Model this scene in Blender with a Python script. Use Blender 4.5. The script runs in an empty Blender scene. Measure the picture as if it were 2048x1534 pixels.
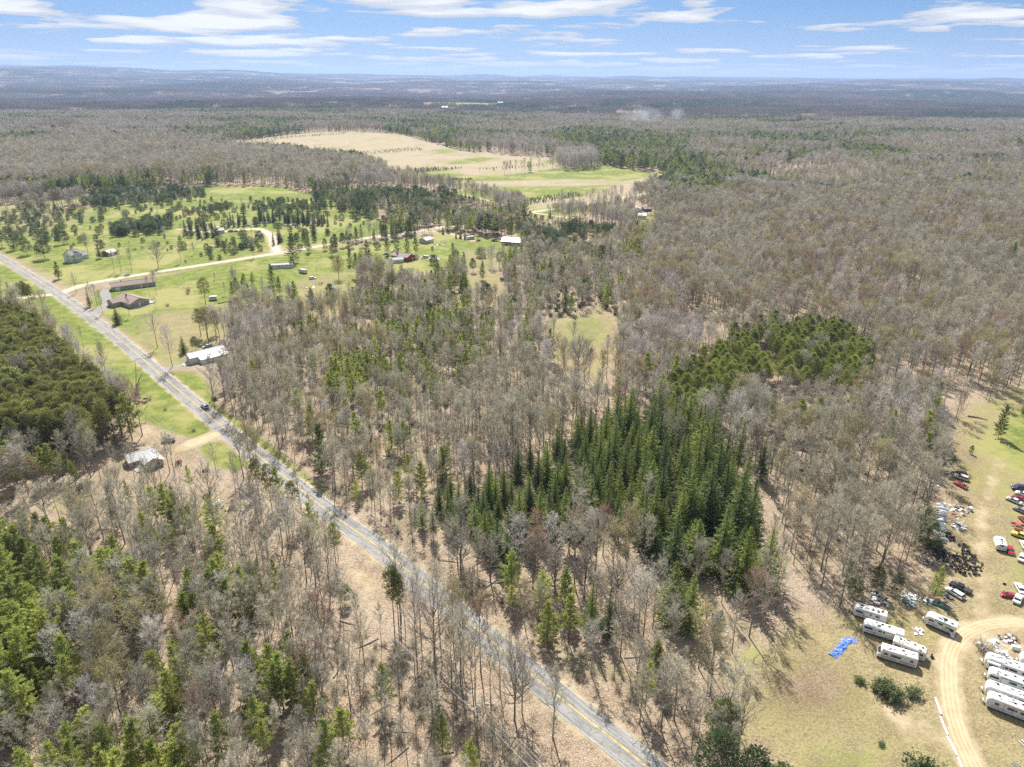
import bpy, math, random
import numpy as np
from mathutils import Matrix, Vector

scene = bpy.context.scene
COL = scene.collection
random.seed(7)
RNG = np.random.default_rng(11)
R = math.radians

# ------------------------------------------------------------------ camera
F = 1420.0                 # focal length in photo pixels (photo 2048 x 1534)
CAM_H = 125.0              # drone height, metres
TH = math.atan((767 - 158) / F)
ROLL = R(0.4)
_s, _c = math.sin(TH), math.cos(TH)
_sr, _cr = math.sin(ROLL), math.cos(ROLL)


def at(px, py, z=0.0):
    """ground point seen at photo pixel px, py"""
    a, b = (px - 1024) / F, (py - 767) / F
    r = a * _cr + b * _sr
    d = -a * _sr + b * _cr
    v = (r, _c - d * _s, -(_s + d * _c))
    t = (z - CAM_H) / v[2]
    return (v[0] * t, v[1] * t)


def pix(x, y, z=0.0):
    """photo pixel of world points (arrays allowed)"""
    Z = z - CAM_H
    dep = y * _c - Z * _s
    d = (-y * _s - Z * _c) / dep
    r = x / dep
    return 1024 + F * (r * _cr - d * _sr), 767 + F * (r * _sr + d * _cr), dep


cam_d = bpy.data.cameras.new('camera')
cam = bpy.data.objects.new('camera', cam_d)
COL.objects.link(cam)
cam_d.sensor_width = 36.0
cam_d.sensor_fit = 'HORIZONTAL'
cam_d.lens = 36.0 * F / 2048.0
cam_d.clip_start = 0.5
cam_d.clip_end = 90000.0
m = Matrix(((_cr, -_sr, 0, 0),
            (_sr * _s, _cr * _s, -_c, 0),
            (_sr * _c, _cr * _c, _s, 0),
            (0, 0, 0, 1)))
m.translation = Vector((0, 0, CAM_H))
cam.matrix_world = m
scene.camera = cam

# ------------------------------------------------------------------ light
SUN_EL = R(50.0)
SUN_AZ = R(-9.5)          # clockwise from +Y
SUN_STRENGTH = 5.0
SKY_STRENGTH = 0.080
EXPOSURE = 0.94
HAZE_DENSITY = 6.2e-5

world = bpy.data.worlds.new('World')
scene.world = world
world.use_nodes = True
wn, wl = world.node_tree.nodes, world.node_tree.links
wn.clear()


def wnode(t, **kw):
    n = wn.new(t)
    for k, v in kw.items():
        setattr(n, k, v)
    return n


w_out = wnode('ShaderNodeOutputWorld')
w_bg = wnode('ShaderNodeBackground')
w_bg.inputs['Strength'].default_value = SKY_STRENGTH
wl.new(w_bg.outputs[0], w_out.inputs['Surface'])
w_tc = wnode('ShaderNodeTexCoord')
w_add = wnode('ShaderNodeVectorMath', operation='ADD')
w_add.inputs[1].default_value = (0, 0, 0.42)
wl.new(w_tc.outputs['Generated'], w_add.inputs[0])
w_sky = wnode('ShaderNodeTexSky', sky_type='NISHITA')
w_sky.sun_disc = False
w_sky.sun_elevation = SUN_EL
w_sky.sun_rotation = SUN_AZ
w_sky.air_density = 1.0
w_sky.dust_density = 0.2
w_sky.ozone_density = 0.7
w_sky.altitude = 300
wl.new(w_add.outputs[0], w_sky.inputs['Vector'])
# cumulus field: a layer of noise on a plane overhead, seen in perspective
w_sep = wnode('ShaderNodeSeparateXYZ')
wl.new(w_tc.outputs['Generated'], w_sep.inputs[0])


def wmath(op, a, b=None, clamp=False):
    n = wnode('ShaderNodeMath', operation=op)
    n.use_clamp = clamp
    for i, v in enumerate((a, b)):
        if v is None:
            continue
        if isinstance(v, (int, float)):
            n.inputs[i].default_value = v
        else:
            wl.new(v, n.inputs[i])
    return n.outputs[0]


def cloud_layer(lift, dy, seed, thr, width, scale=0.74, detail=8.0):
    """height of the view ray -> point on the cloud deck -> noise -> cover"""
    zz = wmath('MAXIMUM', wmath('ADD', w_sep.outputs[2], lift), 0.01)
    ux = wmath('DIVIDE', w_sep.outputs[0], zz)
    uy = wmath('DIVIDE', w_sep.outputs[1], zz)
    cmb = wnode('ShaderNodeCombineXYZ')
    wl.new(wmath('ADD', ux, seed), cmb.inputs[0])
    wl.new(wmath('ADD', uy, dy), cmb.inputs[1])
    cmb.inputs[2].default_value = seed
    n0 = wnode('ShaderNodeTexNoise')
    n0.inputs['Scale'].default_value = scale
    n0.inputs['Detail'].default_value = detail
    n0.inputs['Roughness'].default_value = 0.50
    n0.inputs['Distortion'].default_value = 0.25
    wl.new(cmb.outputs[0], n0.inputs['Vector'])
    mr = wnode('ShaderNodeMapRange')
    mr.interpolation_type = 'SMOOTHSTEP'
    mr.inputs['From Min'].default_value = thr
    mr.inputs['From Max'].default_value = thr + width
    wl.new(n0.outputs['Fac'], mr.inputs['Value'])
    return mr.outputs[0]


CLOUD_T = 0.492
CLOUD_SEED = 27.9
c_base = cloud_layer(0.045, 0.0, CLOUD_SEED, CLOUD_T, 0.045)
c_top = cloud_layer(0.045, 0.16, CLOUD_SEED, CLOUD_T + 0.0, 0.15)     # the part nearer the observer is the shaded base
w_cc = wnode('ShaderNodeMix', data_type='RGBA')
w_cc.inputs['A'].default_value = (4.3, 4.5, 4.85, 1)
w_cc.inputs['B'].default_value = (6.9, 6.85, 6.8, 1)
wl.new(c_top, w_cc.inputs['Factor'])
w_mix = wnode('ShaderNodeMix', data_type='RGBA')
w_hor = wnode('ShaderNodeMapRange')
w_hor.inputs['From Min'].default_value = 0.0
w_hor.inputs['From Max'].default_value = 0.03
w_hor.inputs['To Max'].default_value = 0.94
wl.new(w_sep.outputs[2], w_hor.inputs['Value'])
w_fade = wmath('MULTIPLY', c_base, w_hor.outputs[0])
wl.new(w_fade, w_mix.inputs['Factor'])
w_tint = wnode('ShaderNodeMix', data_type='RGBA', blend_type='MULTIPLY')
w_tint.inputs['Factor'].default_value = 1.0
w_tint.inputs['B'].default_value = (0.66, 0.88, 0.94, 1)
wl.new(w_sky.outputs[0], w_tint.inputs['A'])
w_pale = wnode('ShaderNodeMix', data_type='RGBA')
w_pf = wnode('ShaderNodeMapRange')
w_pf.interpolation_type = 'SMOOTHSTEP'
w_pf.inputs['From Min'].default_value = 0.10
w_pf.inputs['From Max'].default_value = 0.0
w_pf.inputs['To Max'].default_value = 0.5
wl.new(w_sep.outputs[2], w_pf.inputs['Value'])
wl.new(w_pf.outputs[0], w_pale.inputs['Factor'])
wl.new(w_tint.outputs['Result'], w_pale.inputs['A'])
w_pale.inputs['B'].default_value = (4.1, 4.7, 5.2, 1)          # pale air low over the horizon
wl.new(w_pale.outputs['Result'], w_mix.inputs['A'])
wl.new(w_cc.outputs['Result'], w_mix.inputs['B'])
wl.new(w_mix.outputs['Result'], w_bg.inputs['Color'])

sun_d = bpy.data.lights.new('sun', 'SUN')
sun = bpy.data.objects.new('sun', sun_d)
COL.objects.link(sun)
sun_d.energy = SUN_STRENGTH
sun_d.angle = R(0.55)
sun_d.color = (1.0, 0.955, 0.88)
sdir = Vector((math.sin(SUN_AZ) * math.cos(SUN_EL), math.cos(SUN_AZ) * math.cos(SUN_EL), math.sin(SUN_EL)))
sun.rotation_euler = sdir.to_track_quat('Z', 'Y').to_euler()
sun.location = (0, 0, 400)

vs = scene.view_settings
vs.view_transform = 'Standard'
vs.look = 'None'
vs.exposure = EXPOSURE
vs.gamma = 1.0
vs.use_curve_mapping = False
scene.render.engine = 'CYCLES'
cy = scene.cycles
cy.max_bounces = 5
cy.diffuse_bounces = 3
cy.glossy_bounces = 2
cy.transmission_bounces = 3
cy.transparent_max_bounces = 4
cy.volume_bounces = 0
cy.use_denoising = False
cy.sample_clamp_indirect = 6.0

# ------------------------------------------------------------------ materials
MATS = {}


def mat(name, base=(0.5, 0.5, 0.5), rough=0.7, metal=0.0, spec=0.4, noise=0.0, scale=3.0, detail=4.0, trans=0.0,
        rand=0.0, tint=None, noise2=None, coat=0.0):
    """procedural material: base colour varied by object-space noise and by object random"""
    if name in MATS:
        return MATS[name]
    M = bpy.data.materials.new(name)
    MATS[name] = M
    M.use_nodes = True
    nt = M.node_tree
    N, Lk = nt.nodes, nt.links
    N.clear()
    out = N.new('ShaderNodeOutputMaterial')
    bs = N.new('ShaderNodeBsdfPrincipled')
    bs.inputs['Roughness'].default_value = rough
    bs.inputs['Metallic'].default_value = metal
    bs.inputs['Specular IOR Level'].default_value = spec
    bs.inputs['Coat Weight'].default_value = coat
    col = None
    b4 = (*base, 1)
    hs = None
    if noise > 0:
        tc = N.new('ShaderNodeTexCoord')
        nz = N.new('ShaderNodeTexNoise')
        nz.inputs['Scale'].default_value = scale
        nz.inputs['Detail'].default_value = detail
        nz.inputs['Roughness'].default_value = 0.6
        Lk.new(tc.outputs['Object'], nz.inputs['Vector'])
        mr = N.new('ShaderNodeMapRange')
        mr.inputs['From Min'].default_value = 0.3
        mr.inputs['From Max'].default_value = 0.7
        Lk.new(nz.outputs['Fac'], mr.inputs['Value'])
        mx = N.new('ShaderNodeMix')
        mx.data_type = 'RGBA'
        lo = tuple(c * (1 - noise) for c in base)
        hi = noise2 if noise2 else tuple(min(1, c * (1 + noise)) for c in base)
        mx.inputs['A'].default_value = (*lo, 1)
        mx.inputs['B'].default_value = (*hi, 1)
        Lk.new(mr.outputs[0], mx.inputs['Factor'])
        col = mx.outputs['Result']
    if rand > 0:
        oi = N.new('ShaderNodeObjectInfo')
        mx = N.new('ShaderNodeMix')
        mx.data_type = 'RGBA'
        t = tint if tint else tuple(c * (1 - rand) for c in base)
        if col is None:
            mx.inputs['A'].default_value = b4
        else:
            Lk.new(col, mx.inputs['A'])
        mx.inputs['B'].default_value = (*t, 1)
        mu = N.new('ShaderNodeMath')
        mu.operation = 'MULTIPLY'
        mu.inputs[1].default_value = min(1.0, rand) if tint else 1.0
        Lk.new(oi.outputs['Random'], mu.inputs[0])
        Lk.new(mu.outputs[0], mx.inputs['Factor'])
        col = mx.outputs['Result']
        # lightness differs from plant to plant as well
        fr = N.new('ShaderNodeMath')
        fr.operation = 'MULTIPLY'
        fr.inputs[1].default_value = 7.31
        Lk.new(oi.outputs['Random'], fr.inputs[0])
        f2 = N.new('ShaderNodeMath')
        f2.operation = 'FRACT'
        Lk.new(fr.outputs[0], f2.inputs[0])
        f3 = N.new('ShaderNodeMapRange')
        f3.inputs['To Min'].default_value = 0.72
        f3.inputs['To Max'].default_value = 1.22
        Lk.new(f2.outputs[0], f3.inputs['Value'])
        hs = N.new('ShaderNodeHueSaturation')
        Lk.new(f3.outputs[0], hs.inputs['Value'])
        Lk.new(col, hs.inputs['Color'])
        col = hs.outputs['Color']
    if col is None:
        bs.inputs['Base Color'].default_value = b4
    else:
        Lk.new(col, bs.inputs['Base Color'])
    if trans > 0:
        tr = N.new('ShaderNodeBsdfTranslucent')
        if col is None:
            tr.inputs['Color'].default_value = b4
        else:
            Lk.new(col, tr.inputs['Color'])
        ms = N.new('ShaderNodeMixShader')
        ms.inputs[0].default_value = trans
        Lk.new(bs.outputs[0], ms.inputs[1])
        Lk.new(tr.outputs[0], ms.inputs[2])
        Lk.new(ms.outputs[0], out.inputs['Surface'])
    else:
        Lk.new(bs.outputs[0], out.inputs['Surface'])
    return M


# ------------------------------------------------------------------ mesh helpers
class MB:
    """collects polygons for one mesh object"""

    def __init__(self):
        self.v, self.f, self.m, self.mats = [], [], [], []

    def mi(self, M):
        if M not in self.mats:
            self.mats.append(M)
        return self.mats.index(M)

    def poly(self, pts, M):
        b = len(self.v)
        self.v.extend([tuple(p) for p in pts])
        self.f.append(tuple(range(b, b + len(pts))))
        self.m.append(self.mi(M))

    def add(self, vs_, fs, M):
        b = len(self.v)
        self.v.extend([tuple(p) for p in vs_])
        k = self.mi(M)
        for f in fs:
            self.f.append(tuple(i + b for i in f))
            self.m.append(k)

    def box(self, c, s, M, rz=0.0, taper=1.0, rx=0.0, ry=0.0):
        hx, hy, hz = s[0] / 2, s[1] / 2, s[2] / 2
        vs_ = []
        mt = Matrix.Rotation(rz, 3, 'Z') @ Matrix.Rotation(ry, 3, 'Y') @ Matrix.Rotation(rx, 3, 'X')
        for z in (-hz, hz):
            t = taper if z > 0 else 1.0
            for x, y in ((-hx, -hy), (hx, -hy), (hx, hy), (-hx, hy)):
                p = mt @ Vector((x * t, y * t, z))
                vs_.append((c[0] + p.x, c[1] + p.y, c[2] + p.z))
        self.add(vs_, [(0, 3, 2, 1), (4, 5, 6, 7), (0, 1, 5, 4), (1, 2, 6, 5), (2, 3, 7, 6), (3, 0, 4, 7)], M)

    def tube(self, pts, rads, M, n=6, cap=True):
        pts = [Vector(p) for p in pts]
        vs_, fs = [], []
        for i, p in enumerate(pts):
            d = (pts[min(i + 1, len(pts) - 1)] - pts[max(i - 1, 0)]).normalized()
            u = d.cross(Vector((0.31, 0.17, 0.93)))
            if u.length < 1e-3:
                u = d.cross(Vector((1, 0, 0)))
            u.normalize()
            w = d.cross(u)
            for k in range(n):
                a = 2 * math.pi * k / n
                q = p + (u * math.cos(a) + w * math.sin(a)) * rads[i]
                vs_.append(q)
        for i in range(len(pts) - 1):
            for k in range(n):
                k2 = (k + 1) % n
                fs.append((i * n + k, i * n + k2, (i + 1) * n + k2, (i + 1) * n + k))
        if cap:
            fs.append(tuple(reversed(range(n))))
            fs.append(tuple(range((len(pts) - 1) * n, len(pts) * n)))
        self.add(vs_, fs, M)

    def loft(self, rings, M, cap=True):
        """rings: lists of equally many points; closed sections joined in order"""
        n = len(rings[0])
        vs_ = [p for r_ in rings for p in r_]
        fs = []
        for i in range(len(rings) - 1):
            for k in range(n):
                k2 = (k + 1) % n
                fs.append((i * n + k, i * n + k2, (i + 1) * n + k2, (i + 1) * n + k))
        if cap:
            fs.append(tuple(reversed(range(n))))
            fs.append(tuple(range((len(rings) - 1) * n, len(rings) * n)))
        self.add(vs_, fs, M)

    def mesh(self, name, smooth=False):
        me = bpy.data.meshes.new(name)
        me.from_pydata(self.v, [], self.f)
        for M in self.mats:
            me.materials.append(M)
        me.polygons.foreach_set('material_index', self.m)
        if smooth:
            me.polygons.foreach_set('use_smooth', [True] * len(self.f))
        me.update()
        return me

    def obj(self, name, parent=None, loc=(0, 0, 0), smooth=False):
        o = bpy.data.objects.new(name, self.mesh(name, smooth))
        COL.objects.link(o)
        o.location = loc
        if parent is not None:
            o.parent = parent
        return o


def quick_mesh(name, V, tris, mats_, mi):
    me = bpy.data.meshes.new(name)
    V = np.asarray(V, np.float32)
    T = np.asarray(tris, np.int32)
    me.vertices.add(len(V))
    me.vertices.foreach_set('co', V.ravel())
    me.loops.add(T.size)
    me.loops.foreach_set('vertex_index', T.ravel())
    me.polygons.add(len(T))
    k = T.shape[1]
    me.polygons.foreach_set('loop_start', np.arange(0, T.size, k, dtype=np.int32))
    me.polygons.foreach_set('loop_total', np.full(len(T), k, np.int32))
    for M in mats_:
        me.materials.append(M)
    me.polygons.foreach_set('material_index', np.asarray(mi, np.int32))
    me.update(calc_edges=True)
    return me


def tag(o, label=None, cat=None, group=None, kind=None):
    if label:
        o['label'] = label
    if cat:
        o['category'] = cat
    if group:
        o['group'] = group
    if kind:
        o['kind'] = kind
    return o


def thing(name, loc, rz=0.0, label=None, cat=None, group=None):
    o = bpy.data.objects.new(name, None)
    COL.objects.link(o)
    o.empty_display_size = 0.3
    o.location = loc if len(loc) == 3 else (loc[0], loc[1], 0.0)
    o.rotation_euler = (0, 0, rz)
    return tag(o, label, cat, group)


def put(name, me, parent=None, loc=(0, 0, 0), rot=(0, 0, 0), sc=None):
    o = bpy.data.objects.new(name, me)
    COL.objects.link(o)
    if parent is not None:
        o.parent = parent
    o.location = loc
    o.rotation_euler = rot
    if sc is not None:
        o.scale = sc
    return o


def copy_tree(o, parent=None):
    """a thing, its parts and their sub-parts; copies share mesh data"""
    c = o.copy()
    COL.objects.link(c)
    c.parent = parent
    for ch in KIDS.get(o.name, ()):
        copy_tree(bpy.data.objects[ch], c)
    return c


KIDS = {}


def note_kids():
    KIDS.clear()
    for o in bpy.data.objects:
        if o.parent is not None:
            KIDS.setdefault(o.parent.name, []).append(o.name)
# ------------------------------------------------------------------ terrain
_rg = np.random.default_rng(5)
_W = [(2 * math.pi / lam * math.cos(a), 2 * math.pi / lam * math.sin(a), ph, amp)
      for lam, amp, a, ph in zip((900, 1300, 1700, 2300, 2900, 3700, 5200), (5, 7, 8, 10, 11, 12, 13),
                                 _rg.uniform(0, 6.28, 7), _rg.uniform(0, 6.28, 7))]


def sstep(a, b, x):
    t = np.clip((x - a) / (b - a), 0, 1)
    return t * t * (3 - 2 * t)


def terrain(x, y):
    x = np.asarray(x, float)
    y = np.asarray(y, float)
    r = np.hypot(x, y)
    h = sum(a * np.sin(kx * x + ky * y + p) for kx, ky, p, a in _W)
    z = sstep(1300, 3600, r) * h * (0.5 + sstep(3000, 12000, r) * 0.9)
    z = z + 150 * sstep(5000, 23000, r)
    az = np.degrees(np.arctan2(x, y))
    z = z + 125 * sstep(7000, 15000, r) * sstep(-6, -34, az)
    return z


def polyline(pts, step=2.0):
    """smooth curve through points (Catmull-Rom), evenly stepped"""
    P = np.array(pts, float)
    P = np.vstack([2 * P[0] - P[1], P, 2 * P[-1] - P[-2]])
    out = []
    for i in range(1, len(P) - 2):
        n = max(2, int(np.linalg.norm(P[i + 1] - P[i]) / step))
        t = np.linspace(0, 1, n, endpoint=False)[:, None]
        a, b, c, d = P[i - 1], P[i], P[i + 1], P[i + 2]
        out.append(0.5 * (2 * b + (c - a) * t + (2 * a - 5 * b + 4 * c - d) * t ** 2 + (3 * b - a - 3 * c + d) * t ** 3))
    out.append(P[-2][None])
    return np.vstack(out)


def GP(*pts):
    return np.array([at(*p) for p in pts])


ROAD = polyline(np.vstack([[[150, -20], [75, 47]], GP((1294, 1534), (1160, 1428), (955, 1260), (770, 1105), (655, 1022),
                (540, 930), (440, 850), (330, 757), (230, 672), (120, 590), (50, 545), (0, 515), (-60, 483), (-140, 445))]), 3.0)
GRAVEL = polyline(GP((118, 588), (160, 572), (200, 563), (300, 546), (450, 523), (545, 508), (640, 492), (720, 478), (800, 467),
                     (880, 455), (960, 441), (1045, 427), (1100, 419), (1164, 410), (1263, 392), (1360, 376)), 5.0)
STUB = polyline(GP((112, 588), (60, 594), (0, 601), (-80, 611)), 4.0)
LOOP = polyline(GP((2140, 1262), (2048, 1246), (1990, 1248), (1940, 1262), (1908, 1292), (1897, 1330), (1902, 1400), (1920, 1470),
                   (1948, 1534), (1990, 1620)), 1.5)
YARD2 = polyline(GP((556, 507), (548, 488), (540, 470), (515, 458), (470, 461), (420, 464), (362, 458)), 4.0)
BARNDRIVE = polyline(GP((845, 461), (880, 464), (910, 470), (945, 482)), 4.0)
HOUSEDRIVE = polyline(GP((440, 866), (415, 875), (392, 885), (370, 894)), 2.0)
WORN = polyline(GP((2000, 920), (1980, 975), (1964, 1040), (1962, 1110), (1972, 1180), (1960, 1250)), 2.0)
LAKETRACK = polyline(GP((1905, 905), (1950, 895), (2010, 880), (2030, 855), (2018, 835)), 2.0)
FARROAD = polyline(GP((1540, 349), (1575, 338), (1610, 326), (1640, 319)), 12.0)
FARMTRACK = polyline(GP((840, 362), (905, 384), (980, 402), (1045, 425)), 8.0)
FARDRIVE = polyline(GP((1064, 425), (1110, 432), (1160, 437)), 5.0)


def dist_line(P, L):
    d = np.full(len(P), 1e9)
    lo, hi = L.min(0) - 40, L.max(0) + 40
    k = np.all((P >= lo) & (P <= hi), axis=1)
    Q = P[k]
    if len(Q) == 0:
        return d
    dd = np.full(len(Q), 1e9)
    for a, b in zip(L[:-1], L[1:]):
        ab = b - a
        t = np.clip(((Q - a) @ ab) / (ab @ ab + 1e-9), 0, 1)
        dd = np.minimum(dd, np.hypot(*(Q - a - t[:, None] * ab).T))
    d[k] = dd
    return d


def sdf(P, poly, pad=30.0):
    """signed distance, positive inside; far outside is -pad"""
    out = np.full(len(P), -pad)
    lo, hi = poly.min(0) - pad, poly.max(0) + pad
    k = np.where(np.all((P >= lo) & (P <= hi), axis=1))[0]
    if len(k) == 0:
        return out
    Q = P[k]
    d = np.full(len(Q), 1e9)
    ins = np.zeros(len(Q), bool)
    n = len(poly)
    for i in range(n):
        a, b = poly[i], poly[(i + 1) % n]
        ab = b - a
        t = np.clip(((Q - a) @ ab) / (ab @ ab + 1e-9), 0, 1)
        d = np.minimum(d, np.hypot(*(Q - a - t[:, None] * ab).T))
        c = ((a[1] > Q[:, 1]) != (b[1] > Q[:, 1])) & (Q[:, 0] < ab[0] * (Q[:, 1] - a[1]) / (ab[1] if abs(ab[1]) > 1e-9 else 1e-9) + a[0])
        ins ^= c
    out[k] = np.where(ins, d, -d)
    return out


# land cover: (kind, soft edge in metres, strength, polygon in photo pixels)
COVER = [
    # meadows and lawns left of the middle
    ('green', 7, 0.85, [(-260, 470), (0, 432), (130, 420), (260, 398), (400, 372), (560, 372), (650, 392), (760, 440), (840, 450), (760, 470),
                       (700, 481), (640, 491), (500, 511), (350, 544), (240, 561), (150, 575), (118, 568), (60, 536), (0, 508), (-260, 420)]),
    ('dry', 8, 0.5, [(0, 440), (130, 425), (200, 420), (160, 450), (60, 470), (-60, 480)]),
    ('green', 6, 0.9, [(130, 560), (240, 562), (350, 545), (430, 533), (420, 510), (330, 500), (200, 520), (120, 540)]),
    ('green', 4, 0.95, [(185, 582), (350, 547), (500, 516), (560, 510), (700, 484), (720, 560), (690, 610), (640, 600), (570, 615), (520, 600), (440, 640),
                       (420, 700), (372, 735), (322, 735), (230, 650), (180, 612)]),
    ('dry', 9, 0.9, [(270, 640), (330, 620), (420, 615), (520, 600), (480, 650), (430, 690), (380, 730), (322, 728), (280, 690)]),
    ('dry', 8, 0.7, [(590, 555), (700, 540), (725, 600), (660, 640), (600, 640), (560, 600)]),
    ('green', 2.5, 0.9, [(-80, 520), (0, 520), (50, 545), (120, 592), (230, 672), (330, 757), (436, 848), (400, 880), (345, 868), (270, 835), (190, 760),
                       (120, 690), (60, 640), (-80, 612)]),
    ('dry', 5, 0.8, [(60, 625), (130, 650), (190, 730), (250, 800), (200, 790), (110, 700)]),
    ('sand', 5, 0.55, [(250, 855), (300, 850), (360, 872), (350, 900), (290, 905), (240, 880)]),
    ('green', 2.5, 0.9, [(328, 742), (390, 742), (420, 770), (440, 815), (520, 870), (590, 930), (660, 985), (640, 1000), (560, 932), (440, 838)]),
    ('green', 2.0, 0.95, [(402, 884), (445, 884), (500, 928), (470, 945), (420, 930), (404, 910)]),
    ('green', 6, 0.5, [(60, 1000), (140, 985), (200, 960), (240, 975), (190, 1005), (100, 1040)]),
    # clearing, farm lawns
    ('dry', 9, 0.85, [(1075, 640), (1200, 612), (1260, 640), (1245, 720), (1200, 770), (1110, 740), (1075, 690)]),
    ('green', 8, 0.55, [(1095, 640), (1190, 625), (1235, 650), (1220, 700), (1120, 700)]),
    ('green', 6, 0.8, [(700, 490), (800, 478), (880, 465), (960, 470), (1055, 490), (1040, 520), (960, 540), (880, 540), (760, 560), (700, 545)]),
    ('dry', 8, 0.75, [(920, 500), (1000, 500), (1000, 525), (930, 535)]),
    ('dry', 6, 0.9, [(925, 535), (990, 540), (1020, 575), (1010, 612), (955, 615), (930, 580)]),
    ('dry', 6, 0.8, [(880, 600), (960, 590), (960, 620), (900, 640)]),
    ('green', 10, 0.9, [(1050, 420), (1190, 405), (1190, 415), (1110, 440), (1052, 445)]),
    ('green', 8, 0.95, [(1262, 436), (1312, 424), (1318, 478), (1300, 500), (1262, 480)]),
    # far fields
    ('mauve', 18, 0.95, [(420, 290), (545, 274), (620, 266), (700, 264), (800, 268), (930, 302), (1115, 318), (1118, 336), (1000, 352), (850, 364), (775, 358),
                        (745, 335), (700, 320), (560, 305), (470, 298)]),
    ('mauve', 14, 0.8, [(840, 362), (1000, 352), (1200, 348), (1320, 352), (1250, 400), (1185, 415), (1060, 425), (980, 405), (880, 385)]),
    ('green', 14, 0.95, [(900, 352), (1020, 349), (1118, 336), (1205, 330), (1335, 350), (1245, 362), (1140, 358), (1000, 362), (850, 364)]),
    ('green', 16, 0.85, [(880, 384), (1000, 372), (1150, 372), (1240, 368), (1180, 392), (1000, 406), (930, 402)]),
    ('green', 16, 0.8, [(880, 322), (960, 314), (1010, 316), (960, 326), (900, 330)]),
    ('green', 14, 0.8, [(830, 340), (900, 338), (940, 352), (880, 358), (840, 352)]),
    ('green', 14, 0.8, [(1085, 320), (1118, 318), (1118, 330), (1080, 330)]),
    ('green', 14, 0.6, [(850, 300), (900, 296), (930, 306), (860, 310)]),
    ('green', 25, 0.95, [(850, 212), (930, 204), (1000, 207), (1005, 216), (920, 219), (880, 217)]),
    ('green', 25, 0.9, [(1600, 345), (1680, 340), (1700, 352), (1620, 358)]),
    ('mauve', 18, 0.9, [(1670, 352), (1740, 362), (1780, 372), (1700, 368)]),
    ('dry', 22, 0.9, [(1955, 325), (1985, 330), (1990, 350), (1968, 352)]),
    ('dry', 30, 0.8, [(-40, 178), (10, 178), (12, 183), (-40, 184)]),
    ('green', 18, 0.6, [(-50, 415), (120, 396), (200, 380), (240, 390), (120, 415), (0, 436), (-60, 436)]),
    # right: salvage yard meadow
    ('dry', 8, 0.9, [(1880, 840), (1960, 800), (2048, 760), (2300, 740), (2350, 1300), (2100, 1660), (1940, 1560), (1800, 1660), (1560, 1640), (1440, 1440),
                    (1460, 1300), (1600, 1235), (1720, 1210), (1840, 1180), (1880, 1130), (1900, 1000), (1890, 900)]),
    ('green', 7, 0.95, [(1940, 905), (1975, 855), (2020, 815), (2080, 775), (2260, 760), (2280, 990), (2090, 985), (2000, 930)]),
    ('green', 8, 0.5, [(1975, 960), (2060, 980), (2200, 1020), (2200, 1230), (2020, 1225), (1985, 1120)]),
    ('green', 5, 0.45, [(1905, 1160), (1945, 1165), (1940, 1230), (1890, 1215)]),
    ('green', 6, 0.65, [(1450, 1325), (1490, 1262), (1540, 1300), (1525, 1360), (1480, 1420), (1440, 1400)]),
    ('green', 7, 0.5, [(1560, 1480), (1700, 1450), (1800, 1500), (1790, 1640), (1580, 1640)]),
    ('brown', 9, 0.75, [(1520, 1335), (1620, 1290), (1700, 1340), (1740, 1400), (1700, 1460), (1570, 1455), (1500, 1410)]),
    ('brown', 6, 0.6, [(1920, 850), (1945, 895), (1990, 920), (1960, 950), (1905, 945), (1880, 880)]),
    ('sand', 3, 0.9, [(1745, 1395), (1790, 1405), (1840, 1440), (1880, 1480), (1850, 1484), (1790, 1455), (1750, 1425)]),
    ('sand', 4, 0.7, [(1945, 1275), (2048, 1262), (2200, 1262), (2200, 1320), (2040, 1330), (1990, 1340), (1950, 1345), (1930, 1305)]),
    # leaf-bare sandy slopes
    ('sand', 5, 0.35, [(1540, 930), (1620, 950), (1650, 1060), (1590, 1130), (1560, 1060)]),
    ('sand', 4, 0.45, [(0, 1010), (120, 985), (190, 975), (120, 1010), (0, 1040)]),
    ('sand', 3, 0.6, [(690, 1120), (760, 1150), (780, 1210), (735, 1260), (720, 1210)]),
    ('sand', 4, 0.5, [(560, 900), (600, 930), (640, 1000), (760, 1070), (820, 1130), (760, 1095), (640, 1000)]),
]
COVER += [('mauve', 30, 0.9, [(1500, 246), (1600, 240), (1700, 243), (1640, 252), (1540, 254)]), ('mauve', 30, 0.8, [(40, 262), (140, 256), (180, 262), (90, 270)]),
          ('dry', 25, 0.8, [(1180, 226), (1260, 222), (1290, 228), (1210, 232)]), ('mauve', 40, 0.9, [(520, 186), (640, 184), (660, 188), (540, 191)])]
POLYS = [(k, w, s_, GP(*p)) for k, w, s_, p in COVER]

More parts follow.
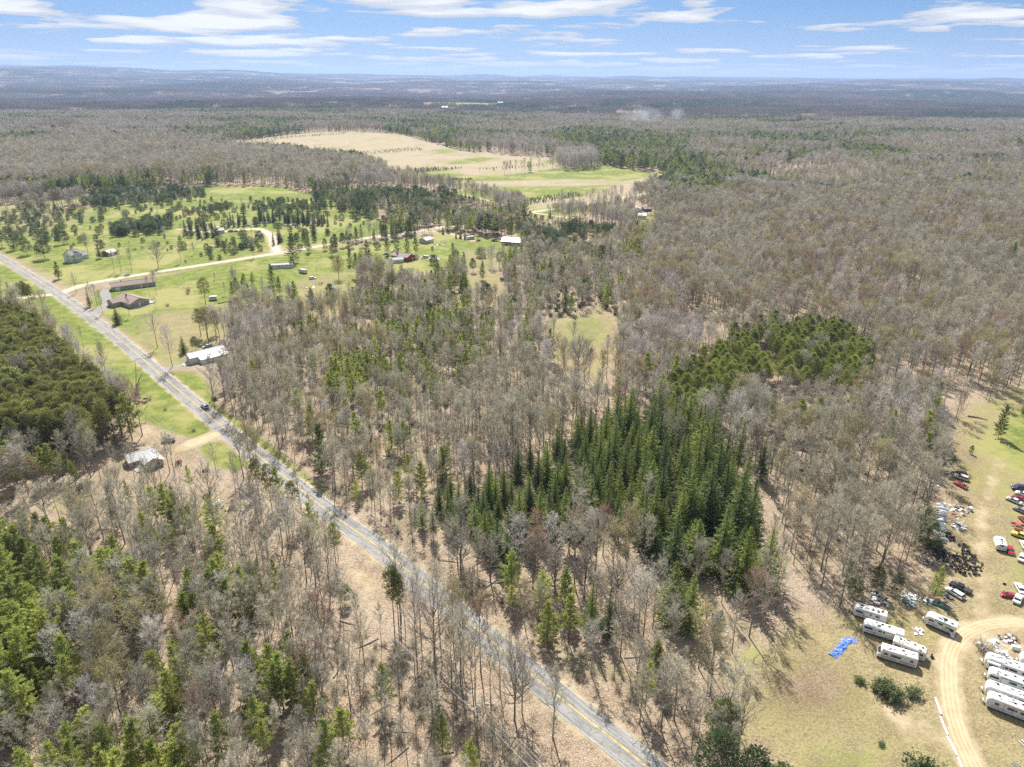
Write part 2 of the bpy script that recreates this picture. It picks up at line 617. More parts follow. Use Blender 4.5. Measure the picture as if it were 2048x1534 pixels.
xs = np.concatenate([np.arange(0, 200, 1.6), np.arange(200, 580, 3.2)])
g = [xs[-1]]
while g[-1] < 26000:
    g.append(g[-1] + max(5.0, (g[-1] - 560) * 0.06))
xs = np.concatenate([xs, g[1:]])
xs = np.concatenate([-xs[:0:-1], xs])
ys = np.concatenate([np.arange(-240, 60, 12), np.arange(60, 330, 1.6), np.arange(330, 720, 3.2)])
g = [ys[-1]]
while g[-1] < 30000:
    g.append(g[-1] + max(4.0, (g[-1] - 600) * 0.035))
ys = np.concatenate([ys, g[1:]])
GX, GY = np.meshgrid(xs, ys)
GPTS = np.stack([GX.ravel(), GY.ravel()], 1)
GZ = terrain(GPTS[:, 0], GPTS[:, 1])
att = {k: np.zeros(len(GPTS)) for k in ('green', 'dry', 'sand', 'mauve', 'brown')}
for k, w, s_, poly in POLYS:
    d = sdf(GPTS, poly, pad=3 * w)
    a = np.clip(0.5 + d / (2 * w), 0, 1) * s_
    if k in ('dry', 'mauve', 'sand', 'brown'):
        pass
    att[k] = np.maximum(att[k], a)
    if k == 'green':
        att['mauve'] *= 1 - a * 0.9
        att['dry'] *= 1 - a * 0.75
    if k == 'dry':
        att['green'] *= 1 - a * 0.72
for L, w in ((ROAD, 3.4), (GRAVEL, 3.0), (LOOP, 2.0), (HOUSEDRIVE, 3.0), (YARD2, 4.0), (BARNDRIVE, 2.5), (STUB, 3.0)):
    d = dist_line(GPTS, L)
    e = 2.2 if L is ROAD else 2.0
    att['sand'] = np.maximum(att['sand'], np.clip(1 - (d - w) / e, 0, 1) * 0.85)
d = dist_line(GPTS, WORN)
att['sand'] = np.maximum(att['sand'], np.clip(1 - (d - 0.8) / 3.0, 0, 1) * 0.5)
d = dist_line(GPTS, LAKETRACK)
att['dry'] = np.maximum(att['dry'], np.clip(1 - (d - 0.8) / 1.5, 0, 1) * 0.9)

att['brown'] = np.maximum(att['brown'], sstep(1500, 2600, np.hypot(GPTS[:, 0], GPTS[:, 1])) * (att['green'] < .1))
V = np.column_stack([GPTS, GZ])
nx, ny = len(xs), len(ys)
ii = (np.arange(ny - 1)[:, None] * nx + np.arange(nx - 1)[None]).ravel()
quads = np.column_stack([ii, ii + 1, ii + nx + 1, ii + nx])


def node_tools(M):
    nt = M.node_tree
    N, Lk = nt.nodes, nt.links

    def node(t, **kw):
        n = N.new(t)
        for k, v in kw.items():
            setattr(n, k, v)
        return n

    def noise(scale, detail=4, rough=0.6, vec=None, dist=0.0):
        n = node('ShaderNodeTexNoise')
        n.inputs['Scale'].default_value = scale
        n.inputs['Detail'].default_value = detail
        n.inputs['Roughness'].default_value = rough
        n.inputs['Distortion'].default_value = dist
        if vec is not None:
            Lk.new(vec, n.inputs['Vector'])
        return n.outputs['Fac']

    def ramp(v, a, b, lo=0.0, hi=1.0, smooth=True):
        n = node('ShaderNodeMapRange')
        if smooth:
            n.interpolation_type = 'SMOOTHSTEP'
        n.inputs['From Min'].default_value = a
        n.inputs['From Max'].default_value = b
        n.inputs['To Min'].default_value = lo
        n.inputs['To Max'].default_value = hi
        Lk.new(v, n.inputs['Value'])
        return n.outputs[0]

    def mix(f, a, b):
        n = node('ShaderNodeMix', data_type='RGBA')
        for key, v in (('Factor', f), ('A', a), ('B', b)):
            if isinstance(v, tuple):
                n.inputs[key].default_value = (*v, 1)
            elif isinstance(v, (int, float)):
                n.inputs[key].default_value = v
            else:
                Lk.new(v, n.inputs[key])
        return n.outputs['Result']

    def mth(op, a, b=0.0):
        n = node('ShaderNodeMath', operation=op)
        for i, v in enumerate((a, b)):
            if isinstance(v, (int, float)):
                n.inputs[i].default_value = v
            else:
                Lk.new(v, n.inputs[i])
        return n.outputs[0]

    def attr(name):
        n = node('ShaderNodeAttribute', attribute_name=name)
        return n.outputs['Fac']

    return nt, N, Lk, node, noise, ramp, mix, mth, attr


def new_mat(name):
    M = bpy.data.materials.new(name)
    M.use_nodes = True
    M.node_tree.nodes.clear()
    MATS[name] = M
    return M


GM = new_mat('ground_cover')
nt, N, Lk, node, noise, ramp, mix, mth, attr = node_tools(GM)
out = node('ShaderNodeOutputMaterial')
bs = node('ShaderNodeBsdfPrincipled')
bs.inputs['Roughness'].default_value = 0.95
bs.inputs['Specular IOR Level'].default_value = 0.1
pos = node('ShaderNodeNewGeometry').outputs['Position']
n_big = noise(0.02, 4, 0.6, pos)
n_mid = noise(0.16, 5, 0.65, pos)
n_fine = noise(1.3, 5, 0.7, pos)
n_leaf = noise(3.4, 3, 0.75, pos, 0.6)
# leaf litter: tan with dark flecks and pale dead leaves
n_clump = noise(0.75, 4, 0.72, pos, 0.8)
lit = mix(ramp(n_mid, 0.3, 0.7), (0.20, 0.15, 0.102), (0.33, 0.262, 0.188))
lit = mix(ramp(n_big, 0.42, 0.66, 0, 0.6), lit, (0.31, 0.262, 0.205))
lit = mix(ramp(n_clump, 0.5, 0.62, 0, 0.6), lit, (0.165, 0.112, 0.068))
lit = mix(ramp(n_fine, 0.5, 0.62, 0, 0.8), lit, (0.125, 0.082, 0.05))
lit = mix(ramp(n_leaf, 0.52, 0.61, 0, 0.85), lit, (0.55, 0.44, 0.325))
lit = mix(ramp(noise(0.045, 3, 0.6, pos), 0.56, 0.66, 0, 0.35), lit, (0.15, 0.155, 0.06))
# green turf
n_tuft = noise(0.5, 5, 0.7, pos, 0.5)
gr = mix(ramp(n_mid, 0.35, 0.68), (0.105, 0.142, 0.024), (0.205, 0.235, 0.05))
gr = mix(ramp(n_tuft, 0.48, 0.66, 0, 0.6), gr, (0.095, 0.118, 0.028))
gr = mix(ramp(n_fine, 0.48, 0.68, 0, 0.55), gr, (0.31, 0.285, 0.13))
gr = mix(ramp(n_big, 0.46, 0.62, 0, 0.75), gr, (0.30, 0.272, 0.11))
# dry grass
dr = mix(ramp(n_mid, 0.33, 0.67), (0.215, 0.172, 0.085), (0.325, 0.268, 0.145))
dr = mix(ramp(n_clump, 0.48, 0.62, 0, 0.6), dr, (0.175, 0.135, 0.075))
dr = mix(ramp(n_fine, 0.47, 0.62, 0, 0.7), dr, (0.135, 0.105, 0.058))
dr = mix(ramp(n_leaf, 0.53, 0.63, 0, 0.7), dr, (0.50, 0.43, 0.29))
dr = mix(ramp(n_big, 0.47, 0.62, 0, 0.5), dr, (0.235, 0.225, 0.075))
# brown bracken and old leaves
br = mix(ramp(n_mid, 0.35, 0.66), (0.135, 0.098, 0.062), (0.24, 0.182, 0.115))
br = mix(ramp(n_fine, 0.48, 0.62, 0, 0.6), br, (0.095, 0.07, 0.045))
br = mix(ramp(n_leaf, 0.53, 0.63, 0, 0.75), br, (0.42, 0.34, 0.24))
# sand
sa = mix(ramp(n_mid, 0.3, 0.7), (0.324, 0.251, 0.152), (0.441, 0.365, 0.248))
sa = mix(ramp(n_fine, 0.5, 0.68, 0, 0.5), sa, (0.248, 0.183, 0.107))
# mown hay fields, rows of stubble along the tillage
wv = node('ShaderNodeTexWave')
wv.inputs['Scale'].default_value = 0.03
wv.inputs['Distortion'].default_value = 2.0
wv.inputs['Detail'].default_value = 2.0
mp = node('ShaderNodeMapping')
mp.inputs['Rotation'].default_value = (0, 0, R(72))
Lk.new(pos, mp.inputs['Vector'])
Lk.new(mp.outputs[0], wv.inputs['Vector'])
ma = mix(ramp(n_mid, 0.3, 0.7), (0.3024, 0.2394, 0.168), (0.3864, 0.315, 0.2226))
ma = mix(mth('MULTIPLY', wv.outputs['Fac'], 0.45), ma, (0.252, 0.2268, 0.1176))
ma = mix(ramp(n_big, 0.5, 0.62, 0, 0.6), ma, (0.2268, 0.2268, 0.084))


def mask(name, k=0.55):
    a = attr(name)
    wob = mth('MULTIPLY', mth('SUBTRACT', mth('ADD', mth('MULTIPLY', n_mid, 0.7), mth('MULTIPLY', n_fine, 0.3)), 0.5), 1.3)
    gate = ramp(a, 0.02, 0.35)
    v = mth('ADD', a, mth('MULTIPLY', wob, gate))
    return mth('MULTIPLY', ramp(v, 0.22, 0.78), gate)


c = mix(mask('mauve'), lit, ma)
c = mix(mask('dry'), c, dr)
c = mix(mask('green'), c, gr)
c = mix(mask('brown'), c, br)
c = mix(mask('sand'), c, sa)
Lk.new(c, bs.inputs['Base Color'])
bmp = node('ShaderNodeBump')
bmp.inputs['Strength'].default_value = 0.7
bmp.inputs['Distance'].default_value = 0.35
Lk.new(mth('ADD', n_fine, mth('MULTIPLY', n_leaf, 0.5)), bmp.inputs['Height'])
Lk.new(bmp.outputs[0], bs.inputs['Normal'])
Lk.new(bs.outputs[0], out.inputs['Surface'])

gme = quick_mesh('ground', V, quads, [GM], np.zeros(len(quads)))
for k, a in att.items():
    A = gme.attributes.new(k, 'FLOAT', 'POINT')
    A.data.foreach_set('value', a.astype(np.float32))
gme.polygons.foreach_set('use_smooth', np.ones(len(quads), bool))
ground = put('ground', gme)
tag(ground, kind='structure')
del V, quads


# ------------------------------------------------------------------ roads and tracks
def strip(name, L, half, M, top=0.05, cols=9, sink=True, jit=0.25, z0=0.0):
    n = len(L)
    T = np.gradient(L, axis=0)
    T /= np.linalg.norm(T, axis=1)[:, None]
    Nn = np.column_stack([-T[:, 1], T[:, 0]])
    u = np.linspace(-1, 1, cols)
    rg = np.random.default_rng(len(L))
    P = L[:, None, :] + Nn[:, None, :] * (u[None, :, None] * half)
    if sink:
        e = rg.uniform(-jit, jit, (n, 2))
        P[:, 0] += Nn * e[:, :1]
        P[:, -1] += Nn * e[:, 1:]
        z = np.where(np.abs(u) > 0.98, -0.06, top * (1 - 0.25 * u ** 2))[None] + rg.uniform(-0.012, 0.012, (n, cols))
        z = z + z0
    else:
        z = np.full((n, cols), top + z0)
    z = z + terrain(P[..., 0], P[..., 1])
    Vv = np.concatenate([P, z[..., None]], 2).reshape(-1, 3)
    i = (np.arange(n - 1)[:, None] * cols + np.arange(cols - 1)[None]).ravel()
    q = np.column_stack([i, i + cols, i + cols + 1, i + 1])
    me = quick_mesh(name, Vv, q, [M], np.zeros(len(q)))
    A = me.attributes.new('across', 'FLOAT', 'POINT')
    A.data.foreach_set('value', np.tile(u, n).astype(np.float32))
    s_along = np.concatenate([[0], np.cumsum(np.linalg.norm(np.diff(L, axis=0), axis=1))])
    A = me.attributes.new('along', 'FLOAT', 'POINT')
    A.data.foreach_set('value', np.repeat(s_along, cols).astype(np.float32))
    return tag(put(name, me), kind='structure')


def offset(L, d):
    T = np.gradient(L, axis=0)
    T /= np.linalg.norm(T, axis=1)[:, None]
    return L + np.column_stack([-T[:, 1], T[:, 0]]) * d


AM = new_mat('asphalt')
nt, N, Lk, node, noise, ramp, mix, mth, attr = node_tools(AM)
out = node('ShaderNodeOutputMaterial')
bs = node('ShaderNodeBsdfPrincipled')
bs.inputs['Roughness'].default_value = 0.85
bs.inputs['Specular IOR Level'].default_value = 0.3
pos = node('ShaderNodeNewGeometry').outputs['Position']
ac, al = attr('across'), attr('along')
cv = node('ShaderNodeCombineXYZ')
Lk.new(mth('MULTIPLY', ac, 6.0), cv.inputs[0])
Lk.new(mth('MULTIPLY', al, 0.10), cv.inputs[1])
streak = noise(1.0, 4, 0.6, cv.outputs[0])
crk = node('ShaderNodeTexVoronoi', feature='DISTANCE_TO_EDGE')
crk.inputs['Scale'].default_value = 0.42
wob = node('ShaderNodeVectorMath', operation='ADD')
nzv = node('ShaderNodeTexNoise')
nzv.inputs['Scale'].default_value = 0.8
Lk.new(pos, nzv.inputs['Vector'])
Lk.new(pos, wob.inputs[0])
Lk.new(nzv.outputs['Color'], wob.inputs[1])
Lk.new(wob.outputs[0], crk.inputs['Vector'])
a_c = mix(ramp(streak, 0.32, 0.68), (0.1536, 0.1500, 0.1435), (0.2765, 0.2700, 0.2549))
a_c = mix(ramp(noise(2.2, 4, 0.7, pos), 0.45, 0.7, 0, 0.4), a_c, (0.3379, 0.3250, 0.3021))
a_c = mix(ramp(noise(0.07, 3, 0.5, pos), 0.5, 0.62, 0, 0.4), a_c, (0.1229, 0.1200, 0.1171))
tr_ = node('ShaderNodeCombineXYZ')
Lk.new(mth('MULTIPLY', al, 0.28), tr_.inputs[0])
Lk.new(mth('MULTIPLY', ac, 0.5), tr_.inputs[1])
a_c = mix(ramp(noise(1.0, 2, 0.5, tr_.outputs[0]), 0.62, 0.64, 0, 0.55), a_c, (0.1088, 0.1063, 0.1038))
a_c = mix(ramp(crk.outputs['Distance'], 0.0, 0.03, 0.6, 0.0), a_c, (0.0717, 0.0700, 0.0661))
dabs = mth('ABSOLUTE', ac)
a_c = mix(ramp(mth('ADD', dabs, mth('MULTIPLY', noise(1.1, 3, 0.6, pos), 0.10)), 1.0, 1.07), a_c, (0.4301, 0.3400, 0.2218))
Lk.new(a_c, bs.inputs['Base Color'])
Lk.new(bs.outputs[0], out.inputs['Surface'])


def track_mat(name, c1, c2, rut, ruts=(0.42,), width=0.16, wear=0.6):
    M = new_mat(name)
    nt, N, Lk, node, noise, ramp, mix, mth, attr = node_tools(M)
    out = node('ShaderNodeOutputMaterial')
    bs = node('ShaderNodeBsdfPrincipled')
    bs.inputs['Roughness'].default_value = 0.95
    bs.inputs['Specular IOR Level'].default_value = 0.1
    pos = node('ShaderNodeNewGeometry').outputs['Position']
    cc = mix(ramp(noise(0.35, 5, 0.65, pos), 0.32, 0.68), c1, c2)
    cc = mix(ramp(noise(2.4, 4, 0.7, pos), 0.48, 0.7, 0, 0.4), cc, tuple(x * 0.62 for x in c1))
    ac = mth('ADD', attr('across'), mth('MULTIPLY', mth('SUBTRACT', noise(0.12, 2, 0.5, pos), 0.5), 0.35))
    for r_ in ruts:
        dd = mth('ABSOLUTE', mth('SUBTRACT', mth('ABSOLUTE', ac), r_))
        cc = mix(ramp(dd, width * 0.4, width, wear, 0.0), cc, rut)
    Lk.new(cc, bs.inputs['Base Color'])
    Lk.new(bs.outputs[0], out.inputs['Surface'])
    return M


GRM = track_mat('road_gravel', (0.3696, 0.3066, 0.2268), (0.4872, 0.42, 0.3276), (0.5544, 0.4872, 0.3864), ruts=(0.4,), width=0.28, wear=0.7)
DTM = track_mat('dirt_track_sand', (0.33, 0.245, 0.14), (0.45, 0.345, 0.215), (0.53, 0.42, 0.28), ruts=(0.2, 0.62), width=0.2, wear=0.5)

YEL = mat('road_paint_yellow', (0.50, 0.345, 0.075), 0.7, noise=0.5, scale=0.7)
WHI = mat('road_paint_white', (0.5208, 0.5124, 0.4872), 0.7, noise=0.4, scale=0.6)
strip('gravel_road', GRAVEL, 3.3, GRM, top=0.06)
strip('gravel_road', STUB, 3.1, GRM, top=0.05)
strip('dirt_track', LOOP, 2.15, DTM, top=0.05, jit=0.5)
strip('dirt_track', YARD2, 3.6, GRM, top=0.06, jit=0.6)
strip('dirt_track', BARNDRIVE, 2.2, DTM, top=0.05, jit=0.4)
strip('dirt_track', HOUSEDRIVE, 2.4, DTM, top=0.045, jit=0.5)
strip('dirt_track', FARROAD, 6, GRM, top=0.3, jit=1)
strip('dirt_track', FARMTRACK, 2.2, GRM, top=0.1, jit=0.5)
strip('driveway', FARDRIVE, 2.2, GRM, top=0.1, jit=0.2)
strip('road', ROAD, 3.75, AM, top=0.09, cols=15, sink=True, jit=0.28)
for s_ in (-1, 1):
    strip('road_marking', offset(ROAD, 0.115 * s_), 0.055 + 0.02, YEL, top=0.115, cols=2, sink=False)
    strip('road_marking', offset(ROAD, 3.28 * s_), 0.055, WHI, top=0.10, cols=2, sink=False)
CONC = mat('driveway_concrete', (0.46, 0.45, 0.43), 0.85, noise=0.22, scale=0.6)
strip('driveway', polyline(GP((318, 741), (345, 735), (382, 724)), 2.0), 2.0, AM, top=0.055, cols=7)
strip('driveway', polyline(GP((366, 730), (378, 726), (390, 722)), 1.0), 2.3, CONC, top=0.075, cols=5, jit=0.05)
strip('driveway', polyline(GP((176, 637), (196, 622), (214, 606), (210, 588), (214, 578)), 2.0), 3.4, AM, top=0.06, cols=7)
# pond far off behind the meadow
WAT = mat('pond_water', (0.10, 0.12, 0.14), 0.08, spec=0.6)
pm = MB()
for q in ([(428, 229), (470, 226), (520, 226), (560, 229), (545, 233), (480, 234), (435, 233)],):
    pp = GP(*q)
    z_ = float(terrain(pp[:, 0].mean(), pp[:, 1].mean())) + 2.0
    pm.poly([(x, y, z_ + 6) for x, y in pp], WAT)
tag(pm.obj('pond'), kind='structure')

# ------------------------------------------------------------------ air
hz = MB()
HZM = new_mat('haze_air')
HN = HZM.node_tree.nodes
ho = HN.new('ShaderNodeOutputMaterial')
hv = HN.new('ShaderNodeVolumePrincipled')
hv.inputs['Color'].default_value = (0.46, 0.62, 0.96, 1)
hv.inputs['Density'].default_value = HAZE_DENSITY
hv.inputs['Anisotropy'].default_value = 0.2
HZM.node_tree.links.new(hv.outputs[0], ho.inputs['Volume'])
zmin, zmax = float(GZ.min()) - 1.0, float(GZ.max()) + 45.0
zmax = max(zmax, CAM_H + 10)
X0, Y0, Y1 = float(xs[-1]) + 20, float(ys[0]) - 20, float(ys[-1]) + 20
hz.box((0, (Y0 + Y1) / 2, (zmin + zmax) / 2), (2 * X0, Y1 - Y0, zmax - zmin), HZM)
hzo = hz.obj('haze')
tag(hzo, kind='stuff')
hzo['label'] = 'pale blue haze lying over the far wooded country'
hzo['category'] = 'haze'
# ------------------------------------------------------------------ plant materials
BARK = mat('bark_grey_brown', (0.20, 0.178, 0.145), 0.9, noise=0.35, scale=2.0, rand=0.5, tint=(0.28, 0.255, 0.21))
BARKP = mat('bark_pine', (0.13, 0.09, 0.066), 0.9, noise=0.35, scale=2.0, rand=0.4, tint=(0.17, 0.12, 0.09))
BARKA = mat('bark_aspen', (0.36, 0.34, 0.30), 0.8, noise=0.3, scale=2.0)
TWIG = mat('twigs_grey_brown', (0.47, 0.44, 0.335), 0.8, rand=0.75, tint=(0.54, 0.505, 0.385), spec=0.2, trans=0.32)
TWIGP = mat('twigs_pale', (0.62, 0.58, 0.53), 0.8, rand=0.6, tint=(0.52, 0.46, 0.41), spec=0.25, trans=0.1)
TWIGR = mat('twigs_reddish', (0.43, 0.33, 0.255), 0.8, rand=0.7, tint=(0.42, 0.28, 0.22), spec=0.2, trans=0.15)
TWIGO = mat('twigs_oak_grey', (0.55, 0.50, 0.42), 0.8, rand=0.7, tint=(0.47, 0.41, 0.33), spec=0.2, trans=0.15)
TWIGF = mat('twigs_far_wood', (0.30, 0.25, 0.22), 0.9, rand=0.6, tint=(0.24, 0.19, 0.165), spec=0.1, trans=0.1)
NEEDF = mat('needles_far_wood', (0.10, 0.145, 0.06), 0.8, rand=0.6, tint=(0.075, 0.11, 0.05), spec=0.1, trans=0.25)
BUD = mat('spring_buds', (0.30, 0.27, 0.085), 0.8, rand=0.8, tint=(0.33, 0.23, 0.11), spec=0.2, trans=0.4)
REDBUD = mat('red_maple_buds', (0.32, 0.12, 0.085), 0.8, rand=0.5, tint=(0.24, 0.09, 0.06), trans=0.35, spec=0.2)
NEED_W = mat('needles_white_pine', (0.42, 0.455, 0.115), 0.6, rand=0.85, tint=(0.26, 0.315, 0.09), trans=0.48, noise=0.38, scale=0.9, spec=0.25)
NEED_R = mat('needles_red_pine', (0.20, 0.215, 0.06), 0.6, rand=0.8, tint=(0.28, 0.285, 0.08), trans=0.4, noise=0.35, scale=0.9, spec=0.25)
NEED_S = mat('needles_spruce', (0.25, 0.30, 0.06), 0.6, rand=1.0, tint=(0.095, 0.14, 0.045), trans=0.42, noise=0.35, scale=0.8, spec=0.25)
NEED_B = mat('needles_blue_spruce', (0.05, 0.085, 0.05), 0.6, rand=0.6, tint=(0.07, 0.105, 0.05), trans=0.3, spec=0.25)
NEED_C = mat('needles_scots_pine', (0.17, 0.21, 0.07), 0.6, rand=1.0, tint=(0.09, 0.125, 0.06), trans=0.38, noise=0.35, scale=0.9, spec=0.25)
WILLOW = mat('willow_catkins', (0.42, 0.36, 0.04), 0.7, trans=0.45, rand=0.3)
DEADW = mat('dead_grey_wood', (0.26, 0.235, 0.21), 0.9, noise=0.3, scale=2.5)


class TB:
    """gathers tapered limbs, twigs and leaf blades as arrays"""

    def __init__(self, seed):
        self.r = np.random.default_rng(seed)
        self.seg, self.tw, self.lf = [], [], []

    def limb(self, pts, r0, r1, sides=3, m=0):
        pts = np.asarray(pts, float)
        n = len(pts) - 1
        rr = np.linspace(r0, r1, n + 1)
        self.seg.append((pts[:-1], pts[1:], rr[:-1], rr[1:], sides, m))

    def twigs(self, p0, p1, w, m=1):
        self.tw.append((np.asarray(p0), np.asarray(p1), np.broadcast_to(w, (len(p0),)), m))

    def blades(self, c, d, ln, wd, m=1, flat=0.5):
        """diamond blades centred c along d, partly lying flat"""
        self.lf.append((np.asarray(c), np.asarray(d), np.broadcast_to(ln, (len(c),)), np.broadcast_to(wd, (len(c),)), m, flat))

    def mesh(self, name, mats_):
        Vs, Ts, Ms = [], [], []
        nb = 0
        for a, b, ra, rb, sides, m in self.seg:
            d = b - a
            L = np.linalg.norm(d, axis=1, keepdims=True) + 1e-9
            d = d / L
            u = np.cross(d, np.array([0.31, 0.17, 0.93]))
            u /= np.linalg.norm(u, axis=1, keepdims=True) + 1e-9
            w = np.cross(d, u)
            n = len(a)
            ang = 2 * np.pi * np.arange(sides) / sides
            ca, sa = np.cos(ang)[None, :, None], np.sin(ang)[None, :, None]
            o = u[:, None] * ca + w[:, None] * sa
            va = a[:, None] + o * ra[:, None, None]
            vb = b[:, None] + o * rb[:, None, None]
            vv = np.concatenate([va, vb], 1).reshape(-1, 3)
            base = nb + np.arange(n)[:, None] * 2 * sides
            k = np.arange(sides)[None]
            k2 = (k + 1) % sides
            t1 = np.stack([base + k, base + k2, base + sides + k2], -1).reshape(-1, 3)
            t2 = np.stack([base + k, base + sides + k2, base + sides + k], -1).reshape(-1, 3)
            Vs.append(vv)
            Ts += [t1, t2]
            Ms.append(np.full(2 * len(t1), m))
            nb += len(vv)
        for p0, p1, w, m in self.tw:
            d = p1 - p0
            q = self.r.normal(size=d.shape)
            x = np.cross(d, q)
            x /= np.linalg.norm(x, axis=1, keepdims=True) + 1e-9
            x *= w[:, None] * 0.5
            vv = np.stack([p0 - x, p0 + x, p1], 1).reshape(-1, 3)
            t = (nb + np.arange(len(vv))).reshape(-1, 3)
            Vs.append(vv)
            Ts.append(t)
            Ms.append(np.full(len(t), m))
            nb += len(vv)
        for c, d, ln, wd, m, flat in self.lf:
            d = d / (np.linalg.norm(d, axis=1, keepdims=True) + 1e-9)
            q = self.r.normal(size=d.shape)
            q = q * (1 - flat) + np.array([0, 0, 1.0]) * flat * 2
            x = np.cross(d, q)
            x /= np.linalg.norm(x, axis=1, keepdims=True) + 1e-9
            x = x * wd[:, None] * 0.5
            e = d * ln[:, None] * 0.5
            vv = np.stack([c - e, c + x, c + e, c - x], 1).reshape(-1, 3)
            b = nb + 4 * np.arange(len(c))[:, None]
            t1 = b + np.array([[0, 1, 2]])
            t2 = b + np.array([[0, 2, 3]])
            Vs.append(vv)
            Ts += [t1, t2]
            Ms.append(np.full(2 * len(c), m))
            nb += len(vv)
        return quick_mesh(name, np.concatenate(Vs), np.concatenate(Ts), mats_, np.concatenate(Ms))


def unit(v):
    return v / (np.linalg.norm(v, axis=-1, keepdims=True) + 1e-9)


def curve(p, d, L, n, up=0.1, jit=0.08, r=None):
    pts = [np.array(p, float)]
    d = unit(np.array(d, float))
    for _ in range(n):
        d = unit(d + np.array([0, 0, up]) + r.normal(size=3) * jit)
        pts.append(pts[-1] + d * L / n)
    return np.array(pts)


def bare_tree(seed, H, spread, cb, n1, n2, n3, wide=False, mats_=None, bark=None, r0=None, buds=0, budw=0.16, tw=0.036, twl=1.0, lean=0.0):
    """leafless tree: (trunk mesh, crown mesh); unit scale in metres"""
    mats_ = mats_ or [BARK, TWIG]
    bark = bark or BARK
    r = np.random.default_rng(seed)
    T, C = TB(seed), TB(seed + 1)
    r0 = r0 or 0.011 * H
    n = 9
    trunk = np.zeros((n + 1, 3))
    dx, dy = r.normal(size=2) * 0.012 * H
    for i in range(1, n + 1):
        t = i / n
        trunk[i] = (lean * H * t * t + dx * t + r.normal() * 0.008 * H * t, dy * t + r.normal() * 0.008 * H * t, H * t * (0.8 if wide else 0.97))
    T.limb(trunk, r0, r0 * (0.25 if wide else 0.12), 6)
    top = trunk[-1]
    prim = []
    az = r.uniform(0, 6.28)
    for i in range(n1):
        t = cb + (0.99 - cb) * (i + 0.5) / n1
        az += 2.4 + r.normal() * 0.3
        f = t * n
        k = min(n - 1, int(f))
        p = trunk[k] + (trunk[k + 1] - trunk[k]) * (f - k)
        u = (t - cb) / (1 - cb)
        if wide:
            shape = 0.75 + 0.35 * math.sin(math.pi * (0.2 + 0.6 * u))
            el = 0.25 + 1.0 * u + r.normal() * 0.12
            L = spread * shape * r.uniform(0.8, 1.15) * (1 - 0.25 * u)
        else:
            shape = (0.45 + 0.75 * math.sin(math.pi * min(1, u * 0.75 + 0.22)))
            el = 0.62 + 0.55 * u + r.normal() * 0.13
            L = spread * shape * r.uniform(0.75, 1.2)
        d = (math.cos(az) * math.cos(el), math.sin(az) * math.cos(el), math.sin(el))
        pts = curve(p, d, L, 5, 0.10, 0.10, r)
        rb = max(0.03, r0 * (0.48 if wide else 0.40) * (1 - 0.5 * u))
        C.limb(pts, rb, 0.014, 3)
        prim.append((pts, L))
    A, B = [], []
    for pts, L in prim:
        for j in range(n2):
            s = 0.22 + 0.78 * (j + r.uniform(0, 1)) / n2
            f = s * 5
            k = min(4, int(f))
            p = pts[k] + (pts[k + 1] - pts[k]) * (f - k)
            d = unit(pts[k + 1] - pts[k])
            d2 = unit(d * 0.75 + r.normal(size=3) * 0.62 + np.array([0, 0, 0.32]))
            L2 = L * r.uniform(0.26, 0.5) * (1.05 - 0.45 * s)
            q = curve(p, d2, L2, 2, 0.14, 0.14, r)
            C.limb(q, 0.026, 0.011, 3)
            A.append(q)
    A = np.array(A)                                     # (m, 3, 3)
    m_ = len(A)
    s = r.uniform(0.1, 1.0, (m_, n3))
    k = (s * 2).astype(int).clip(0, 1)
    fr = (s * 2 - k)[..., None]
    i = np.arange(m_)[:, None]
    p = A[i, k] + (A[i, k + 1] - A[i, k]) * fr
    d = unit(A[i, k + 1] - A[i, k])
    d2 = unit(d * 0.8 + r.normal(size=p.shape) * 0.5 + np.array([0, 0, 0.25]))
    ln = r.uniform(0.45, 1.25, (m_, n3, 1)) * twl
    p, q = p.reshape(-1, 3), (p + d2 * ln).reshape(-1, 3)
    C.twigs(p, q, r.uniform(0.7, 1.3, len(p)) * tw, 1)
    if buds:
        idx = r.integers(0, len(q), buds)
        c = q[idx] + r.normal(size=(buds, 3)) * 0.12
        C.blades(c, r.normal(size=(buds, 3)), r.uniform(0.6, 1.4, buds) * budw, r.uniform(0.6, 1.3, buds) * budw * 0.7, 2, 0.2)
    # leader twigs at the top
    return T.mesh('trunk', [bark]), C.mesh('crown', mats_)


